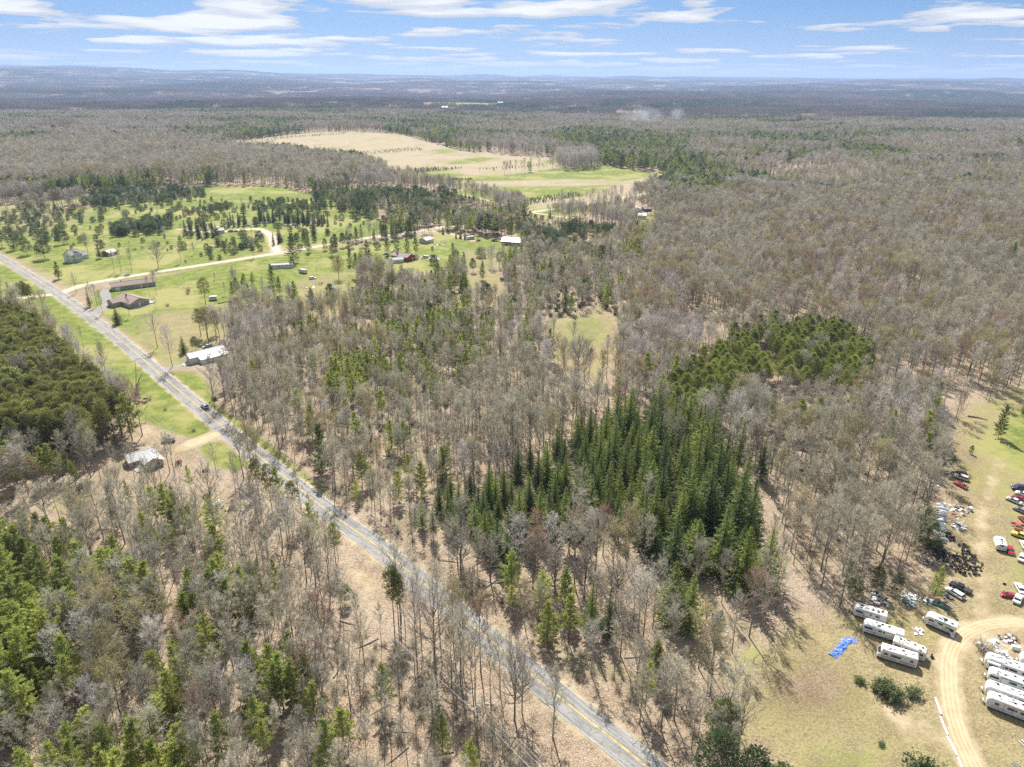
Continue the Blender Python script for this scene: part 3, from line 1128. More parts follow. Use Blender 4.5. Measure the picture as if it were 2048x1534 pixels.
def white_pine(seed, H, cb, spread, need=None, dens=1.0, ragged=0.5, tip=0.25):
    """layered boughs, flat feathery sprays"""
    need = need or NEED_W
    r = np.random.default_rng(seed)
    T, C = TB(seed), TB(seed + 1)
    r0 = 0.010 * H
    tr = np.array([(r.normal() * 0.01 * H * t, r.normal() * 0.01 * H * t, H * t) for t in np.linspace(0, 1, 8)])
    tr[0, :2] = 0
    T.limb(tr, r0, 0.02, 6)
    z = cb * H
    az = r.uniform(0, 6)
    while z < H * 0.985:
        u = (z / H - cb) / (1 - cb)
        prof = (math.sin(math.pi * min(1, 0.22 + u * 0.62)) ** 0.8) * (1 - u * 0.8) + 0.03
        nb = r.integers(4, 7)
        for j in range(nb):
            az += 6.283 / nb + r.normal() * 0.25
            L = spread * prof * r.uniform(1 - ragged, 1 + ragged * 0.6) * (0.35 if r.uniform() < 0.13 else 1.0)
            if L < 0.25:
                L = 0.25
            el = 0.02 + 0.55 * u + r.normal() * 0.10
            f = z / H * 7
            k = min(6, int(f))
            p = tr[k] + (tr[k + 1] - tr[k]) * (f - k)
            pts = curve(p, (math.cos(az) * math.cos(el), math.sin(az) * math.cos(el), math.sin(el)), L, 4, 0.05, 0.07, r)
            C.limb(pts, 0.035, 0.012, 3)
            nc = max(3, int(L * 8 * dens))
            s = r.uniform(0.25, 1.02, nc) ** 0.8
            kk = (s * 4).astype(int).clip(0, 3)
            c = pts[kk] + (pts[kk + 1] - pts[kk]) * (s * 4 - kk)[:, None]
            d = unit(pts[4] - pts[0])
            side = np.array([-d[1], d[0], 0])
            wsp = 0.30 * L * (1.1 - s) + 0.14
            c = c + side * (r.uniform(-1, 1, nc) * wsp)[:, None] + r.normal(size=(nc, 3)) * 0.05
            for rep in range(3):
                dd = d * 0.8 + side * r.uniform(-0.9, 0.9, (nc, 1)) + r.normal(size=(nc, 3)) * 0.35 + np.array([0, 0, tip])
                C.blades(c + r.normal(size=(nc, 3)) * 0.13, dd, r.uniform(0.5, 1.0, nc), r.uniform(0.10, 0.20, nc), 1, 0.4)
        z += r.uniform(0.6, 1.25) * (1 - 0.35 * u)
    return T.mesh('trunk', [BARKP]), C.mesh('crown', [BARKP, need])


def tuft_pine(seed, H, cb, spread, need=None, round_=0.8, n=170, blade=0.55, trunk_lean=0.02):
    """pine with a bushy crown of rounded tufts (red and Scots pine)"""
    need = need or NEED_R
    r = np.random.default_rng(seed)
    T, C = TB(seed), TB(seed + 1)
    r0 = 0.0105 * H
    lx, ly = r.normal(size=2) * trunk_lean * H
    tr = np.array([(lx * t * t, ly * t * t, H * t * 0.97) for t in np.linspace(0, 1, 8)])
    T.limb(tr, r0, 0.03, 6)
    for i in range(n):
        u = r.uniform(0, 1) ** 0.85
        z = H * (cb + (1 - cb) * u)
        prof = math.sin(math.pi * min(1.0, 0.2 + round_ * u * 0.95)) ** 0.7
        az = r.uniform(0, 6.283)
        rad = spread * prof * (0.25 + 0.78 * math.sqrt(r.uniform(0, 1)))
        f = (z / H) * 7 * 0.98
        k = min(6, int(f))
        ax = tr[k] + (tr[k + 1] - tr[k]) * (f - k)
        c = np.array([ax[0] + math.cos(az) * rad, ax[1] + math.sin(az) * rad, z + r.normal() * 0.15])
        if i % 2 == 0:
            C.limb(np.array([ax - np.array([0, 0, rad * 0.25]), (ax + c) / 2 - np.array([0, 0, rad * 0.06]), c]), 0.035, 0.012, 3)
        m_ = 13
        o = r.normal(size=(m_, 3)) * np.array([0.36, 0.36, 0.22])
        d = o + np.array([math.cos(az) * 0.25, math.sin(az) * 0.25, 0.35])
        C.blades(c + o, d, r.uniform(0.7, 1.3, m_) * blade, r.uniform(0.7, 1.3, m_) * blade * 0.36, 1, 0.15)
    return T.mesh('trunk', [BARKP]), C.mesh('crown', [BARKP, need])


def spruce(seed, H, spread, cb=0.06, need=None, dens=1.0, droop=0.22):
    need = need or NEED_S
    r = np.random.default_rng(seed)
    T, C = TB(seed), TB(seed + 1)
    tr = np.array([(0, 0, 0), (0, 0, H * 0.5), (0.02, 0.02, H)])
    T.limb(tr, 0.0105 * H, 0.015, 6)
    z = cb * H
    cs, ds, ls, ws = [], [], [], []
    while z < H - 0.15:
        u = (z / H - cb) / (1 - cb)
        Rr = spread * ((1 - u) ** 0.86) * min(1, 0.62 + 2.2 * u) + 0.10
        nb = max(5, int(9 * (0.45 + 0.55 * (1 - u)) * dens))
        a0 = r.uniform(0, 6.28)
        for j in range(nb):
            az = a0 + 6.283 * j / nb + r.normal() * 0.2
            L = Rr * r.uniform(0.66, 1.18)
            out = np.array([math.cos(az), math.sin(az), 0])
            side = np.array([-out[1], out[0], 0])
            k = max(3, int(L * 4.2))
            s = (np.arange(k) + r.uniform(0.2, 0.9, k)) / k
            zz = z - droop * L * np.sin(s * 2.2) + 0.10 * L * s ** 3 + 0.06 * L
            c = out[None] * (s * L)[:, None] + side[None] * (r.uniform(-1, 1, k) * 0.26 * (0.25 + L * 0.32))[:, None]
            c[:, 2] = zz
            cs.append(c)
            ds.append(out[None] * 1.0 + side[None] * r.uniform(-0.8, 0.8, (k, 1)) + np.array([0, 0, 1.0]) * r.uniform(-0.45, 0.30, (k, 1)))
            ls.append(r.uniform(0.42, 0.85, k) * (0.6 + 0.12 * L))
            ws.append(r.uniform(0.20, 0.36, k) * (0.6 + 0.1 * L))
        z += r.uniform(0.36, 0.50) * (0.72 + 0.02 * H) * (1 - 0.25 * u)
    cs = np.concatenate(cs)
    C.blades(cs, np.concatenate(ds), np.concatenate(ls), np.concatenate(ws), 1, 0.25)
    C.blades(cs + r.normal(size=cs.shape) * 0.12, np.concatenate(ds) + r.normal(size=cs.shape) * 0.4, np.concatenate(ls) * 0.8, np.concatenate(ws) * 0.7, 1, 0.0)
    C.blades(np.array([[0, 0, H - 0.1], [0, 0, H + 0.1]]), np.array([[0, 0, 1.0], [0.1, 0, 1.0]]), 0.9, 0.16, 1, 0)
    return T.mesh('trunk', [BARKP]), C.mesh('crown', [BARKP, need])


def shrub_mesh(seed, h, w, mats_, leafy, n=60):
    r = np.random.default_rng(seed)
    C = TB(seed)
    P, Q = [], []
    for i in range(n):
        az = r.uniform(0, 6.283)
        el = r.uniform(0.5, 1.4)
        L = h * r.uniform(0.6, 1.1)
        base = np.array([math.cos(az), math.sin(az), 0]) * r.uniform(0, w * 0.35)
        pts = curve(base, (math.cos(az) * math.cos(el) * w / h, math.sin(az) * math.cos(el) * w / h, math.sin(el)), L, 3, 0.05, 0.15, r)
        C.limb(pts, 0.022, 0.008, 3)
        for _ in range(9):
            s = r.uniform(0.3, 1) * 3
            k = min(2, int(s))
            p = pts[k] + (pts[k + 1] - pts[k]) * (s - k)
            P.append(p)
            Q.append(p + unit(r.normal(size=3) + np.array([0, 0, 0.7])) * r.uniform(0.3, 0.7))
    P, Q = np.array(P), np.array(Q)
    C.twigs(P, Q, 0.03, 1)
    if leafy:
        idx = r.integers(0, len(Q), leafy)
        C.blades(Q[idx] + r.normal(size=(leafy, 3)) * 0.15, r.normal(size=(leafy, 3)), r.uniform(0.22, 0.5, leafy), r.uniform(0.12, 0.25, leafy), 2, 0.2)
    return C.mesh('shrub', mats_)


# ------------------------------------------------------------------ one set of plants; height is the nominal one, scaled per tree
KIND = {}


def reg(kind, h, pairs, name, cat='tree'):
    KIND[kind] = dict(h=h, v=pairs, name=name, cat=cat)


reg('bare', 18.0, [bare_tree(100 + i, 18, sp, cb, n1, 8, 13, tw=.042) for i, (sp, cb, n1) in enumerate(
    [(4.6, .42, 21), (5.2, .36, 24), (4.0, .48, 20), (5.6, .4, 24), (4.6, .52, 20), (4.2, .33, 23), (6.0, .46, 22), (3.6, .38, 20), (5.0, .56, 18), (4.8, .3, 26)])], 'bare_tree')
reg('pole', 18.0, [bare_tree(140 + i, 18, sp, cb, n1, 7, 11, r0=0.13, lean=le, tw=.042) for i, (sp, cb, n1, le) in enumerate(
    [(2.6, .5, 17, 0.0), (3.1, .45, 18, 0.03), (2.4, .56, 16, -0.03), (3.0, .52, 16, 0.02), (3.4, .6, 15, -0.05), (2.2, .4, 18, 0.05)])], 'bare_tree')
reg('pale', 18.0, [bare_tree(200 + i, 18, sp, cb, 23, 8, 14, mats_=[BARKA, TWIGP], bark=BARKA, tw=0.05) for i, (sp, cb) in enumerate([(4.6, .4), (5.4, .35), (4.0, .45)])], 'bare_tree')
reg('bud', 17.0, [bare_tree(240 + i, 17, sp, cb, 21, 7, 11, mats_=[BARK, TWIG, BUD], buds=1900, budw=0.25) for i, (sp, cb) in enumerate([(4.6, .42), (5.2, .36), (4.0, .45)])], 'budding_tree')
reg('red', 15.0, [bare_tree(270 + i, 15, sp, cb, 20, 7, 11, mats_=[BARK, TWIGR, REDBUD], buds=520, budw=0.18) for i, (sp, cb) in enumerate([(4.4, .36), (3.8, .42)])], 'budding_tree')
reg('oak', 15.0, [bare_tree(300 + i, 15, sp, cb, n1, 13, 15, wide=True, tw=0.042, twl=0.9, r0=0.27, mats_=[BARK, TWIGO]) for i, (sp, cb, n1) in enumerate(
    [(6.6, .2, 26), (7.4, .26, 28), (5.6, .24, 24), (6.2, .34, 24)])], 'bare_tree')
reg('wpine', 17.0, [white_pine(400 + i, 17, cb, sp, dens=de) for i, (cb, sp, de) in enumerate(
    [(.24, 4.6, .95), (.16, 5.2, 1.0), (.36, 4.2, .95), (.12, 4.4, 1.0), (.44, 3.8, .9), (.3, 5.4, .85), (.2, 3.8, 1.05)])], 'pine_tree')
reg('bigpine', 22.0, [white_pine(430 + i, 22, cb, sp, need=mat('needles_old_white_pine', (0.15, 0.195, 0.065), 0.6, rand=0.8, tint=(0.23, 0.275, 0.08), trans=0.4, noise=0.35, scale=0.8, spec=0.25),
                                 dens=1.0) for i, (cb, sp) in enumerate([(.06, 6.6), (.14, 6.0), (.1, 5.6)])], 'pine_tree')
reg('rpine', 18.0, [tuft_pine(460 + i, 18, cb, sp, n=n) for i, (cb, sp, n) in enumerate([(.50, 2.7, 150), (.42, 3.0, 170), (.56, 2.6, 130), (.46, 3.2, 170)])], 'pine_tree')
reg('scots', 11.0, [tuft_pine(500 + i, 11, cb, sp, need=NEED_C, round_=0.8, n=n, trunk_lean=0.05) for i, (cb, sp, n) in enumerate(
    [(.18, 3.0, 170), (.25, 3.4, 190), (.10, 2.7, 160), (.35, 3.0, 150)])], 'pine_tree')
reg('canopy', 13.0, [tuft_pine(530 + i, 13, cb, sp, need=mat('needles_jack_pine', (0.31, 0.34, 0.075), 0.6, rand=0.9, tint=(0.17, 0.205, 0.055), trans=0.42, noise=0.38, scale=0.8, spec=0.25), round_=0.85, n=n)
                     for i, (cb, sp, n) in enumerate([(.4, 3.0, 170), (.45, 3.4, 190), (.35, 2.8, 160)])], 'pine_tree')
reg('spruce', 18.0, [spruce(560 + i, 18, sp, cb, droop=dr) for i, (sp, cb, dr) in enumerate([(4.6, .06, .22), (4.0, .1, .3), (5.3, .05, .16), (3.6, .08, .24), (4.6, .16, .28), (3.1, .2, .2), (5.0, .08, .34), (4.2, .03, .18)])], 'spruce_tree')
reg('blue', 11.0, [spruce(590 + i, 11, sp, .03, need=NEED_B, dens=1.1, droop=.15) for i, sp in enumerate([2.5, 2.1, 2.8])], 'spruce_tree')
reg('bushpine', 5.0, [tuft_pine(640 + i, 5, .03, sp, need=NEED_C, round_=.75, n=n, blade=.5, trunk_lean=.06) for i, (sp, n) in enumerate([(2.2, 90), (2.7, 110), (1.9, 80), (2.4, 95)])], 'pine_tree')
reg('sapling', 7.0, [bare_tree(620 + i, 7, 1.5, .3, 10, 4, 5, r0=0.05, tw=0.03, twl=0.8) for i in range(3)], 'bare_tree')
SHR = {'shrub': [shrub_mesh(700 + i, 2.6, 1.7, [BARK, TWIG], 0) for i in range(3)],
       'redshrub': [shrub_mesh(720 + i, 1.8, 1.8, [BARK, TWIGR], 0) for i in range(2)],
       'evershrub': [shrub_mesh(740 + i, 2.4, 1.7, [BARK, TWIG, NEED_C], 900, 40) for i in range(3)]}
XM = [spruce(760 + i, 2.2, 0.85, 0.02, need=NEED_B, dens=0.8)[1] for i in range(2)]


def inst_sources(meshes):
    """joins a trunk and a crown into one source object kept outside the scene"""
    res = []
    for k, pr in enumerate(meshes):
        objs = [bpy.data.objects.new('scatter_source', me) for me in (pr if isinstance(pr, tuple) else (pr,))]
        res.append(objs)
    return res


def scatter(name, meshes, P, rz, sc, idx, label, cat, kind='stuff'):
    """one object that draws many plants: points with size and turn, an instancer picks a mesh for each"""
    me = bpy.data.meshes.new(name)
    n = len(P)
    me.vertices.add(n)
    me.vertices.foreach_set('co', np.asarray(P, np.float32).ravel())
    for nm, ty, val in (('turn', 'FLOAT', rz), ('pick', 'INT', idx)):
        A = me.attributes.new(nm, ty, 'POINT')
        A.data.foreach_set('value', np.asarray(val, np.float32 if ty == 'FLOAT' else np.int32))
    A = me.attributes.new('size', 'FLOAT_VECTOR', 'POINT')
    A.data.foreach_set('vector', np.asarray(sc, np.float32).ravel())
    o = put(name, me)
    tag(o, label, cat, kind=kind)
    ng = bpy.data.node_groups.new(name + '_scatter', 'GeometryNodeTree')
    ng.interface.new_socket('Geometry', in_out='INPUT', socket_type='NodeSocketGeometry')
    ng.interface.new_socket('Geometry', in_out='OUTPUT', socket_type='NodeSocketGeometry')
    N, Lk = ng.nodes, ng.links
    gi, go = N.new('NodeGroupInput'), N.new('NodeGroupOutput')
    jn = N.new('GeometryNodeJoinGeometry')
    for objs in reversed(inst_sources(meshes)):
        j1 = N.new('GeometryNodeJoinGeometry')
        for ob in objs:
            oi = N.new('GeometryNodeObjectInfo')
            oi.inputs['Object'].default_value = ob
            Lk.new(oi.outputs['Geometry'], j1.inputs[0])
        g2 = N.new('GeometryNodeGeometryToInstance')
        Lk.new(j1.outputs[0], g2.inputs[0])
        Lk.new(g2.outputs[0], jn.inputs[0])
    ip = N.new('GeometryNodeInstanceOnPoints')
    ip.inputs['Pick Instance'].default_value = True
    Lk.new(gi.outputs[0], ip.inputs['Points'])
    Lk.new(jn.outputs[0], ip.inputs['Instance'])

    def named(nm, ty):
        a = N.new('GeometryNodeInputNamedAttribute')
        a.data_type = ty
        a.inputs['Name'].default_value = nm
        return a.outputs['Attribute']
    Lk.new(named('pick', 'INT'), ip.inputs['Instance Index'])
    cx = N.new('ShaderNodeCombineXYZ')
    Lk.new(named('turn', 'FLOAT'), cx.inputs[2])
    Lk.new(cx.outputs[0], ip.inputs['Rotation'])
    Lk.new(named('size', 'FLOAT_VECTOR'), ip.inputs['Scale'])
    Lk.new(ip.outputs[0], go.inputs[0])
    md = o.modifiers.new('scatter', 'NODES')
    md.node_group = ng
    return o
# ------------------------------------------------------------------ where plants stand
def vnoise(P, scale, seed):
    """value noise at points, 0..1"""
    rg = np.random.default_rng(seed)
    tab = rg.uniform(0, 1, (64, 64))
    q = P / scale
    i = np.floor(q).astype(int)
    f = q - i
    f = f * f * (3 - 2 * f)
    a = tab[i[:, 0] % 64, i[:, 1] % 64]
    b = tab[(i[:, 0] + 1) % 64, i[:, 1] % 64]
    c_ = tab[i[:, 0] % 64, (i[:, 1] + 1) % 64]
    d_ = tab[(i[:, 0] + 1) % 64, (i[:, 1] + 1) % 64]
    return (a * (1 - f[:, 0]) + b * f[:, 0]) * (1 - f[:, 1]) + (c_ * (1 - f[:, 0]) + d_ * f[:, 0]) * f[:, 1]


OPEN = [(p, w) for (k, w, s_, p) in POLYS if k in ('green', 'dry', 'mauve')]
NOTREE = [GP((-80, 490), (60, 520), (150, 556), (560, 500), (725, 468), (725, 500), (560, 540), (420, 545), (300, 566), (195, 590), (230, 650), (330, 742), (440, 815), (520, 870),
             (640, 968), (640, 985), (560, 935), (440, 866), (400, 890), (300, 810), (190, 740), (100, 640), (-80, 622)),
          GP((1868, 975), (1905, 890), (1935, 835), (2300, 800), (2300, 1300), (1690, 1240), (1812, 1120), (1832, 1050)),
          GP((-80, 600), (84, 652), (164, 752), (256, 836), (304, 892), (345, 905), (400, 890), (300, 800), (190, 690), (60, 600)),
          GP((1290, 1178), (1400, 1208), (1480, 1225), (1560, 1192), (1640, 1205), (1720, 1225), (1640, 1300), (1560, 1300), (1500, 1275), (1440, 1320), (1410, 1310), (1330, 1275), (1270, 1235), (1235, 1200), (1262, 1120)),
          GP((1488, 955), (1530, 960), (1590, 1130), (1640, 1205), (1560, 1192), (1490, 1062)),
          GP((560, 498), (725, 468), (712, 545), (725, 600), (690, 622), (620, 612), (590, 570), (560, 545)),
          GP((745, 512), (890, 505), (905, 560), (840, 585), (770, 572)),
          GP((1180, 345), (1315, 343), (1340, 360), (1260, 400), (1190, 428), (1160, 420)),
          GP((190, 1000), (240, 950), (330, 860), (440, 870), (470, 960), (500, 1050), (430, 1065), (330, 1010), (240, 1030), (0, 1085), (0, 1015))]
BUILDINGS = []     # (x, y, radius) kept clear
for px, py, rad in ((158, 512, 9), (178, 505, 9), (240, 508, 5), (270, 570, 16), (272, 605, 10), (410, 716, 12), (438, 706, 10), (290, 915, 12), (272, 905, 9), (300, 930, 9), (572, 532, 9),
                    (605, 541, 5), (625, 557, 4), (805, 518, 13), (790, 528, 8), (860, 482, 9), (1027, 482, 13), (1275, 432, 12),
                    (1275, 422, 12), (1298, 418, 9), (945, 478, 7), (320, 880, 6), (672, 577, 4), (466, 545, 3), (425, 600, 5)):
    BUILDINGS.append((*at(px, py), rad))


def is_open(P, extra=0.0):
    o = np.zeros(len(P), bool)
    for poly, w in OPEN:
        o |= sdf(P, poly, 20) > (w * 0.25 - extra)
    for L, w in ((ROAD, 7.0), (GRAVEL, 6.0), (STUB, 5.5), (LOOP, 6), (YARD2, 5), (HOUSEDRIVE, 5), (BARNDRIVE, 4), (FARROAD, 12), (FARDRIVE, 5)):
        o |= dist_line(P, L) < w
    for poly in NOTREE:
        o |= sdf(P, poly, 5) > 0
    for x, y, rad in BUILDINGS:
        o |= np.hypot(P[:, 0] - x, P[:, 1] - y) < rad
    return o


# id, polygon (feet of the trees, photo pixels), spacing m, mix, heights, open-ground allowed, place in words
ZONES = [
    ('leftwood', [(-260, 398), (180, 378), (420, 366), (640, 377), (778, 370), (780, 345), (700, 332), (560, 312), (430, 302), (-260, 300)], 6.2,
     dict(bare=.55, pole=.25, pale=.08, bud=.1, wpine=.02), (17, 21), False, 'in wood beside tree-farm field'),
    ('rightwood', [(1180, 600), (1330, 470), (1420, 410), (2300, 380), (2400, 800), (1950, 830), (1760, 800), (1640, 700), (1400, 700), (1250, 680)], 5.7,
     dict(bare=.62, bud=.17, pale=.10, red=.05, pole=.06), (15, 20), False, 'in wide wood behind salvage yard'),
    ('midmix', [(660, 600), (880, 570), (1060, 500), (1250, 480), (1300, 560), (1250, 640), (1060, 690), (760, 660), (600, 650)], 5.4,
     dict(wpine=.20, bare=.52, pole=.08, pale=.07, red=.05, scots=.03, bud=.05), (11, 16), False, 'in wood below red shed'),
    ('youngwood', [(440, 780), (500, 722), (600, 672), (760, 645), (900, 640), (1060, 690), (1090, 760), (1130, 850), (1090, 940), (960, 965), (880, 1000), (850, 1040), (890, 1090),
                   (960, 1140), (1130, 1230), (1300, 1360), (1420, 1480), (1500, 1560), (1400, 1580), (1180, 1380), (960, 1200), (800, 1080), (700, 1010), (600, 925), (500, 850)], 4.7,
     dict(bare=.46, pole=.34, wpine=.11, bud=.05, pale=.04), (11, 16), False, 'between paved road and dark spruces'),
    ('pinemix', [(540, 700), (640, 668), (760, 645), (900, 640), (990, 690), (960, 780), (880, 840), (700, 830), (600, 780)], 4.8,
     dict(wpine=.38, bare=.34, pole=.20, bud=.08), (11, 15), False, 'among lime pines behind metal barn'),
    ('polewood', [(880, 850), (960, 790), (1060, 745), (1140, 850), (1090, 930), (980, 955), (900, 930)], 3.9,
     dict(pole=.85, bare=.12, sapling=.03), (16, 20), False, 'in slim stand left of spruces'),
    ('oakgrove', [(820, 1095), (930, 1140), (1060, 1170), (1230, 1180), (1275, 1240), (1130, 1262), (980, 1225), (880, 1160)], 6.8,
     dict(oak=.72, wpine=.2, bare=.08), (13, 16), False, 'in broad grove below spruces'),
    ('verge', [(1040, 1262), (1180, 1300), (1330, 1330), (1450, 1440), (1430, 1510), (1290, 1400), (1120, 1300)], 3.5,
     dict(pole=.52, bare=.38, wpine=.06, sapling=.04), (9, 14), True, 'between road and grass clearing'),
    ('sprucegrove', [(1195, 850), (1300, 832), (1390, 890), (1480, 950), (1485, 1060), (1555, 1180), (1480, 1212), (1400, 1195), (1305, 1165), (1255, 1095), (1150, 1125), (1010, 1150), (935, 1120),
                     (850, 1085), (815, 1050), (860, 1000), (980, 970), (1090, 925), (1130, 885)], 5.9,
     dict(spruce=.95, bare=.05), (15, 20), True, 'in dark spruce plantation'),
    ('greenpines', [(1315, 820), (1390, 745), (1460, 695), (1540, 668), (1660, 668), (1740, 722), (1748, 805), (1650, 830), (1650, 890), (1560, 885), (1480, 850), (1400, 870)], 4.3,
     dict(canopy=.88, bare=.12), (10, 15), True, 'in green block behind spruces'),
    ('domes', [(1480, 790), (1600, 765), (1720, 820), (1690, 870), (1560, 862), (1490, 835)], 7.0,
     dict(oak=.5, bare=.3, canopy=.2), (10, 13), True, 'between green pines and yard'),
    ('whitewood', [(1240, 700), (1330, 672), (1425, 690), (1400, 745), (1320, 770), (1255, 760)], 5.2,
     dict(pale=.8, bare=.2), (14, 18), True, 'beside yellow clearing'),
    ('yardwood', [(1480, 905), (1640, 885), (1770, 930), (1870, 975), (1832, 1050), (1812, 1120), (1740, 1180), (1650, 1195), (1570, 1125), (1535, 1000)], 5.0,
     dict(bare=.42, pole=.46, bud=.08, sapling=.04), (17, 22), True, 'in wood left of junk rows'),
    ('yardedge', [(1640, 890), (1700, 815), (1830, 795), (1935, 835), (1905, 880), (1868, 975), (1770, 935)], 5.4,
     dict(bare=.42, pale=.34, wpine=.14, red=.06, bud=.04), (13, 18), True, 'at wood edge above wrecks'),
    ('plantation', [(-220, 670), (0, 655), (84, 688), (162, 766), (254, 845), (304, 900), (262, 932), (200, 928), (120, 925), (60, 935), (-220, 960)], 3.8,
     dict(rpine=.92, bare=.02, wpine=.06), (17, 21), False, 'in pine block left of road'),
    ('belowpines', [(-220, 935), (60, 930), (140, 932), (200, 945), (150, 978), (20, 1000), (-220, 1030)], 4.6,
     dict(bare=.56, wpine=.28, bud=.16), (12, 17), False, 'at edge below pine block'),
    ('frontpines', [(-260, 1100), (60, 1085), (140, 1110), (300, 1180), (370, 1290), (390, 1400), (430, 1534), (420, 1800), (-300, 1800)], 4.4,
     dict(wpine=.58, bare=.28, pale=.04, pole=.06, bud=.04), (11, 19), False, 'in pine wood near corner'),
    ('frontpoles', [(250, 1030), (330, 1015), (420, 1060), (520, 1090), (600, 1180), (650, 1290), (640, 1400), (540, 1470), (430, 1480), (390, 1380), (370, 1280), (310, 1170)], 3.9,
     dict(pole=.52, bare=.20, wpine=.25, pale=.03), (12, 18), False, 'in crowd left of power line'),
    ('frontlow', [(430, 1480), (560, 1460), (650, 1410), (700, 1440), (780, 1534), (820, 1800), (430, 1800)], 4.8,
     dict(bare=.42, wpine=.22, pole=.32, oak=.04), (10, 17), False, 'on leafy floor near edge'),
    ('litter', [(650, 1210), (760, 1250), (850, 1330), (980, 1440), (1100, 1545), (1180, 1720), (820, 1800), (760, 1520), (660, 1380)], 5.6,
     dict(pole=.52, bare=.24, sapling=.24), (9, 18), False, 'under power line by road'),
    ('roadleft', [(440, 935), (500, 960), (570, 1010), (690, 1105), (740, 1160), (700, 1180), (600, 1110), (500, 1050), (430, 1000)], 4.9,
     dict(pole=.5, bare=.25, rpine=.2, wpine=.05), (10, 16), False, 'along left of paved road'),
    ('meadowthicket', [(165, 420), (280, 412), (410, 400), (410, 380), (300, 372), (170, 398)], 6.4, dict(bushpine=.34, scots=.34, bare=.32), (4, 12), True, 'in thicket behind meadow'),
    ('meadowclump', [(222, 458), (345, 440), (352, 458), (280, 472), (228, 472)], 5.4, dict(bushpine=.6, scots=.3, bare=.1), (4, 10), True, 'in round clump on meadow'),
    ('hedgeclump', [(362, 424), (455, 410), (462, 420), (370, 432)], 6.0, dict(bushpine=.9, bare=.1), (3, 7), True, 'in low row on meadow'),
    ('farclump', [(500, 422), (560, 402), (690, 402), (720, 414), (610, 428)], 6.4, dict(bushpine=.55, scots=.3, bare=.15), (3.5, 9), True, 'in thicket beyond car row'),
    ('lanewood', [(620, 400), (700, 382), (760, 380), (890, 392), (1000, 420), (990, 436), (880, 452), (760, 442), (650, 415)], 7.0,
     dict(bushpine=.22, scots=.2, wpine=.2, bare=.32, bud=.06), (5, 14), True, 'in scrub above gravel road'),
    ('barnscrub', [(960, 455), (1050, 440), (1160, 450), (1250, 470), (1180, 520), (1060, 500), (1010, 468)], 6.4, dict(bushpine=.35, scots=.15, bare=.32, wpine=.1, red=.08), (4, 12), True, 'around grey-roofed barn'),
    ('willowside', [(440, 585), (520, 575), (560, 600), (600, 640), (560, 650), (480, 620)], 8.0, dict(wpine=.4, bare=.5, scots=.1), (10, 14), True, 'below mobile home lawn'),
    ('fieldclump', [(1108, 322), (1190, 317), (1198, 338), (1125, 342)], 6.5, dict(pale=.9, bare=.1), (19, 24), True, 'in pale clump at field corner'),
    ('roadevergreens', [(640, 498), (700, 486), (760, 476), (850, 464), (850, 472), (760, 486), (700, 498), (650, 506)], 9.0, dict(scots=.4, bigpine=.25, bare=.35), (8, 16), True, 'along gravel road by lawns'),
    ('gravelwood', [(1080, 415), (1263, 396), (1300, 412), (1250, 430), (1170, 436)], 13.0, dict(bare=.75, pole=.2, wpine=.05), (13, 18), True, 'by gravel road near barns'),
]
ZP = [(z[0], GP(*z[1]), *z[2:]) for z in ZONES]

KEEP_OUT = []      # filled with hero trees


def jitter(lo, hi, s, rg):
    X, Y = np.meshgrid(np.arange(lo[0], hi[0], s), np.arange(lo[1], hi[1], s))
    X[1::2] += s / 2
    P = np.stack([X.ravel(), Y.ravel()], 1)
    return P + rg.uniform(-0.36, 0.36, P.shape) * s


kinds = list(KIND)
TX, TY, TK, TH_, TZN = [], [], [], [], []
rg = np.random.default_rng(21)
for zi, (zid, poly, s, mixd, hh, allow, words) in enumerate(ZP):
    P = jitter(poly.min(0), poly.max(0), s, rg)
    P = P[(sdf(P, poly, 5) > 0)]
    # later zones win
    for z2 in ZP[zi + 1:]:
        P = P[sdf(P, z2[1], 5) <= 0]
    P = P[~is_open(P)] if not allow else P[~(dist_line(P, ROAD) < 7)]
    if allow:
        for x, y, rad in BUILDINGS:
            P = P[np.hypot(P[:, 0] - x, P[:, 1] - y) > rad]
        P = P[(dist_line(P, GRAVEL) > 5.5) & (dist_line(P, LOOP) > 5)]
    P = P[rg.uniform(0, 1, len(P)) > 0.06]
    ks, ws = list(mixd), np.array(list(mixd.values()))
    # neighbours tend to be of one kind
    wide_ = zid in ('rightwood', 'leftwood')
    P = P[vnoise(P, 24.0, zi + 80) < (0.80 if wide_ else 0.9)]
    cl = vnoise(P, 42.0 if wide_ else 14.0, zi + 40) * 0.66 + rg.uniform(0, 1, len(P)) * 0.34
    o_ = np.argsort(np.argsort(cl)) / max(1, len(P))
    kk = np.searchsorted(np.cumsum(ws / ws.sum()), o_).clip(0, len(ks) - 1)
    TX.append(P[:, 0])
    TY.append(P[:, 1])
    TK.append(np.array([kinds.index(ks[i]) for i in kk]) if len(P) else np.zeros(0, int))
    TH_.append((hh[0] + (hh[1] - hh[0]) * (0.55 * vnoise(P, 30.0, zi + 120) + 0.45 * rg.uniform(0, 1, len(P)))) * np.where(rg.uniform(0, 1, len(P)) < 0.16, 0.66, 1.0))
    TZN.append(np.full(len(P), zi))

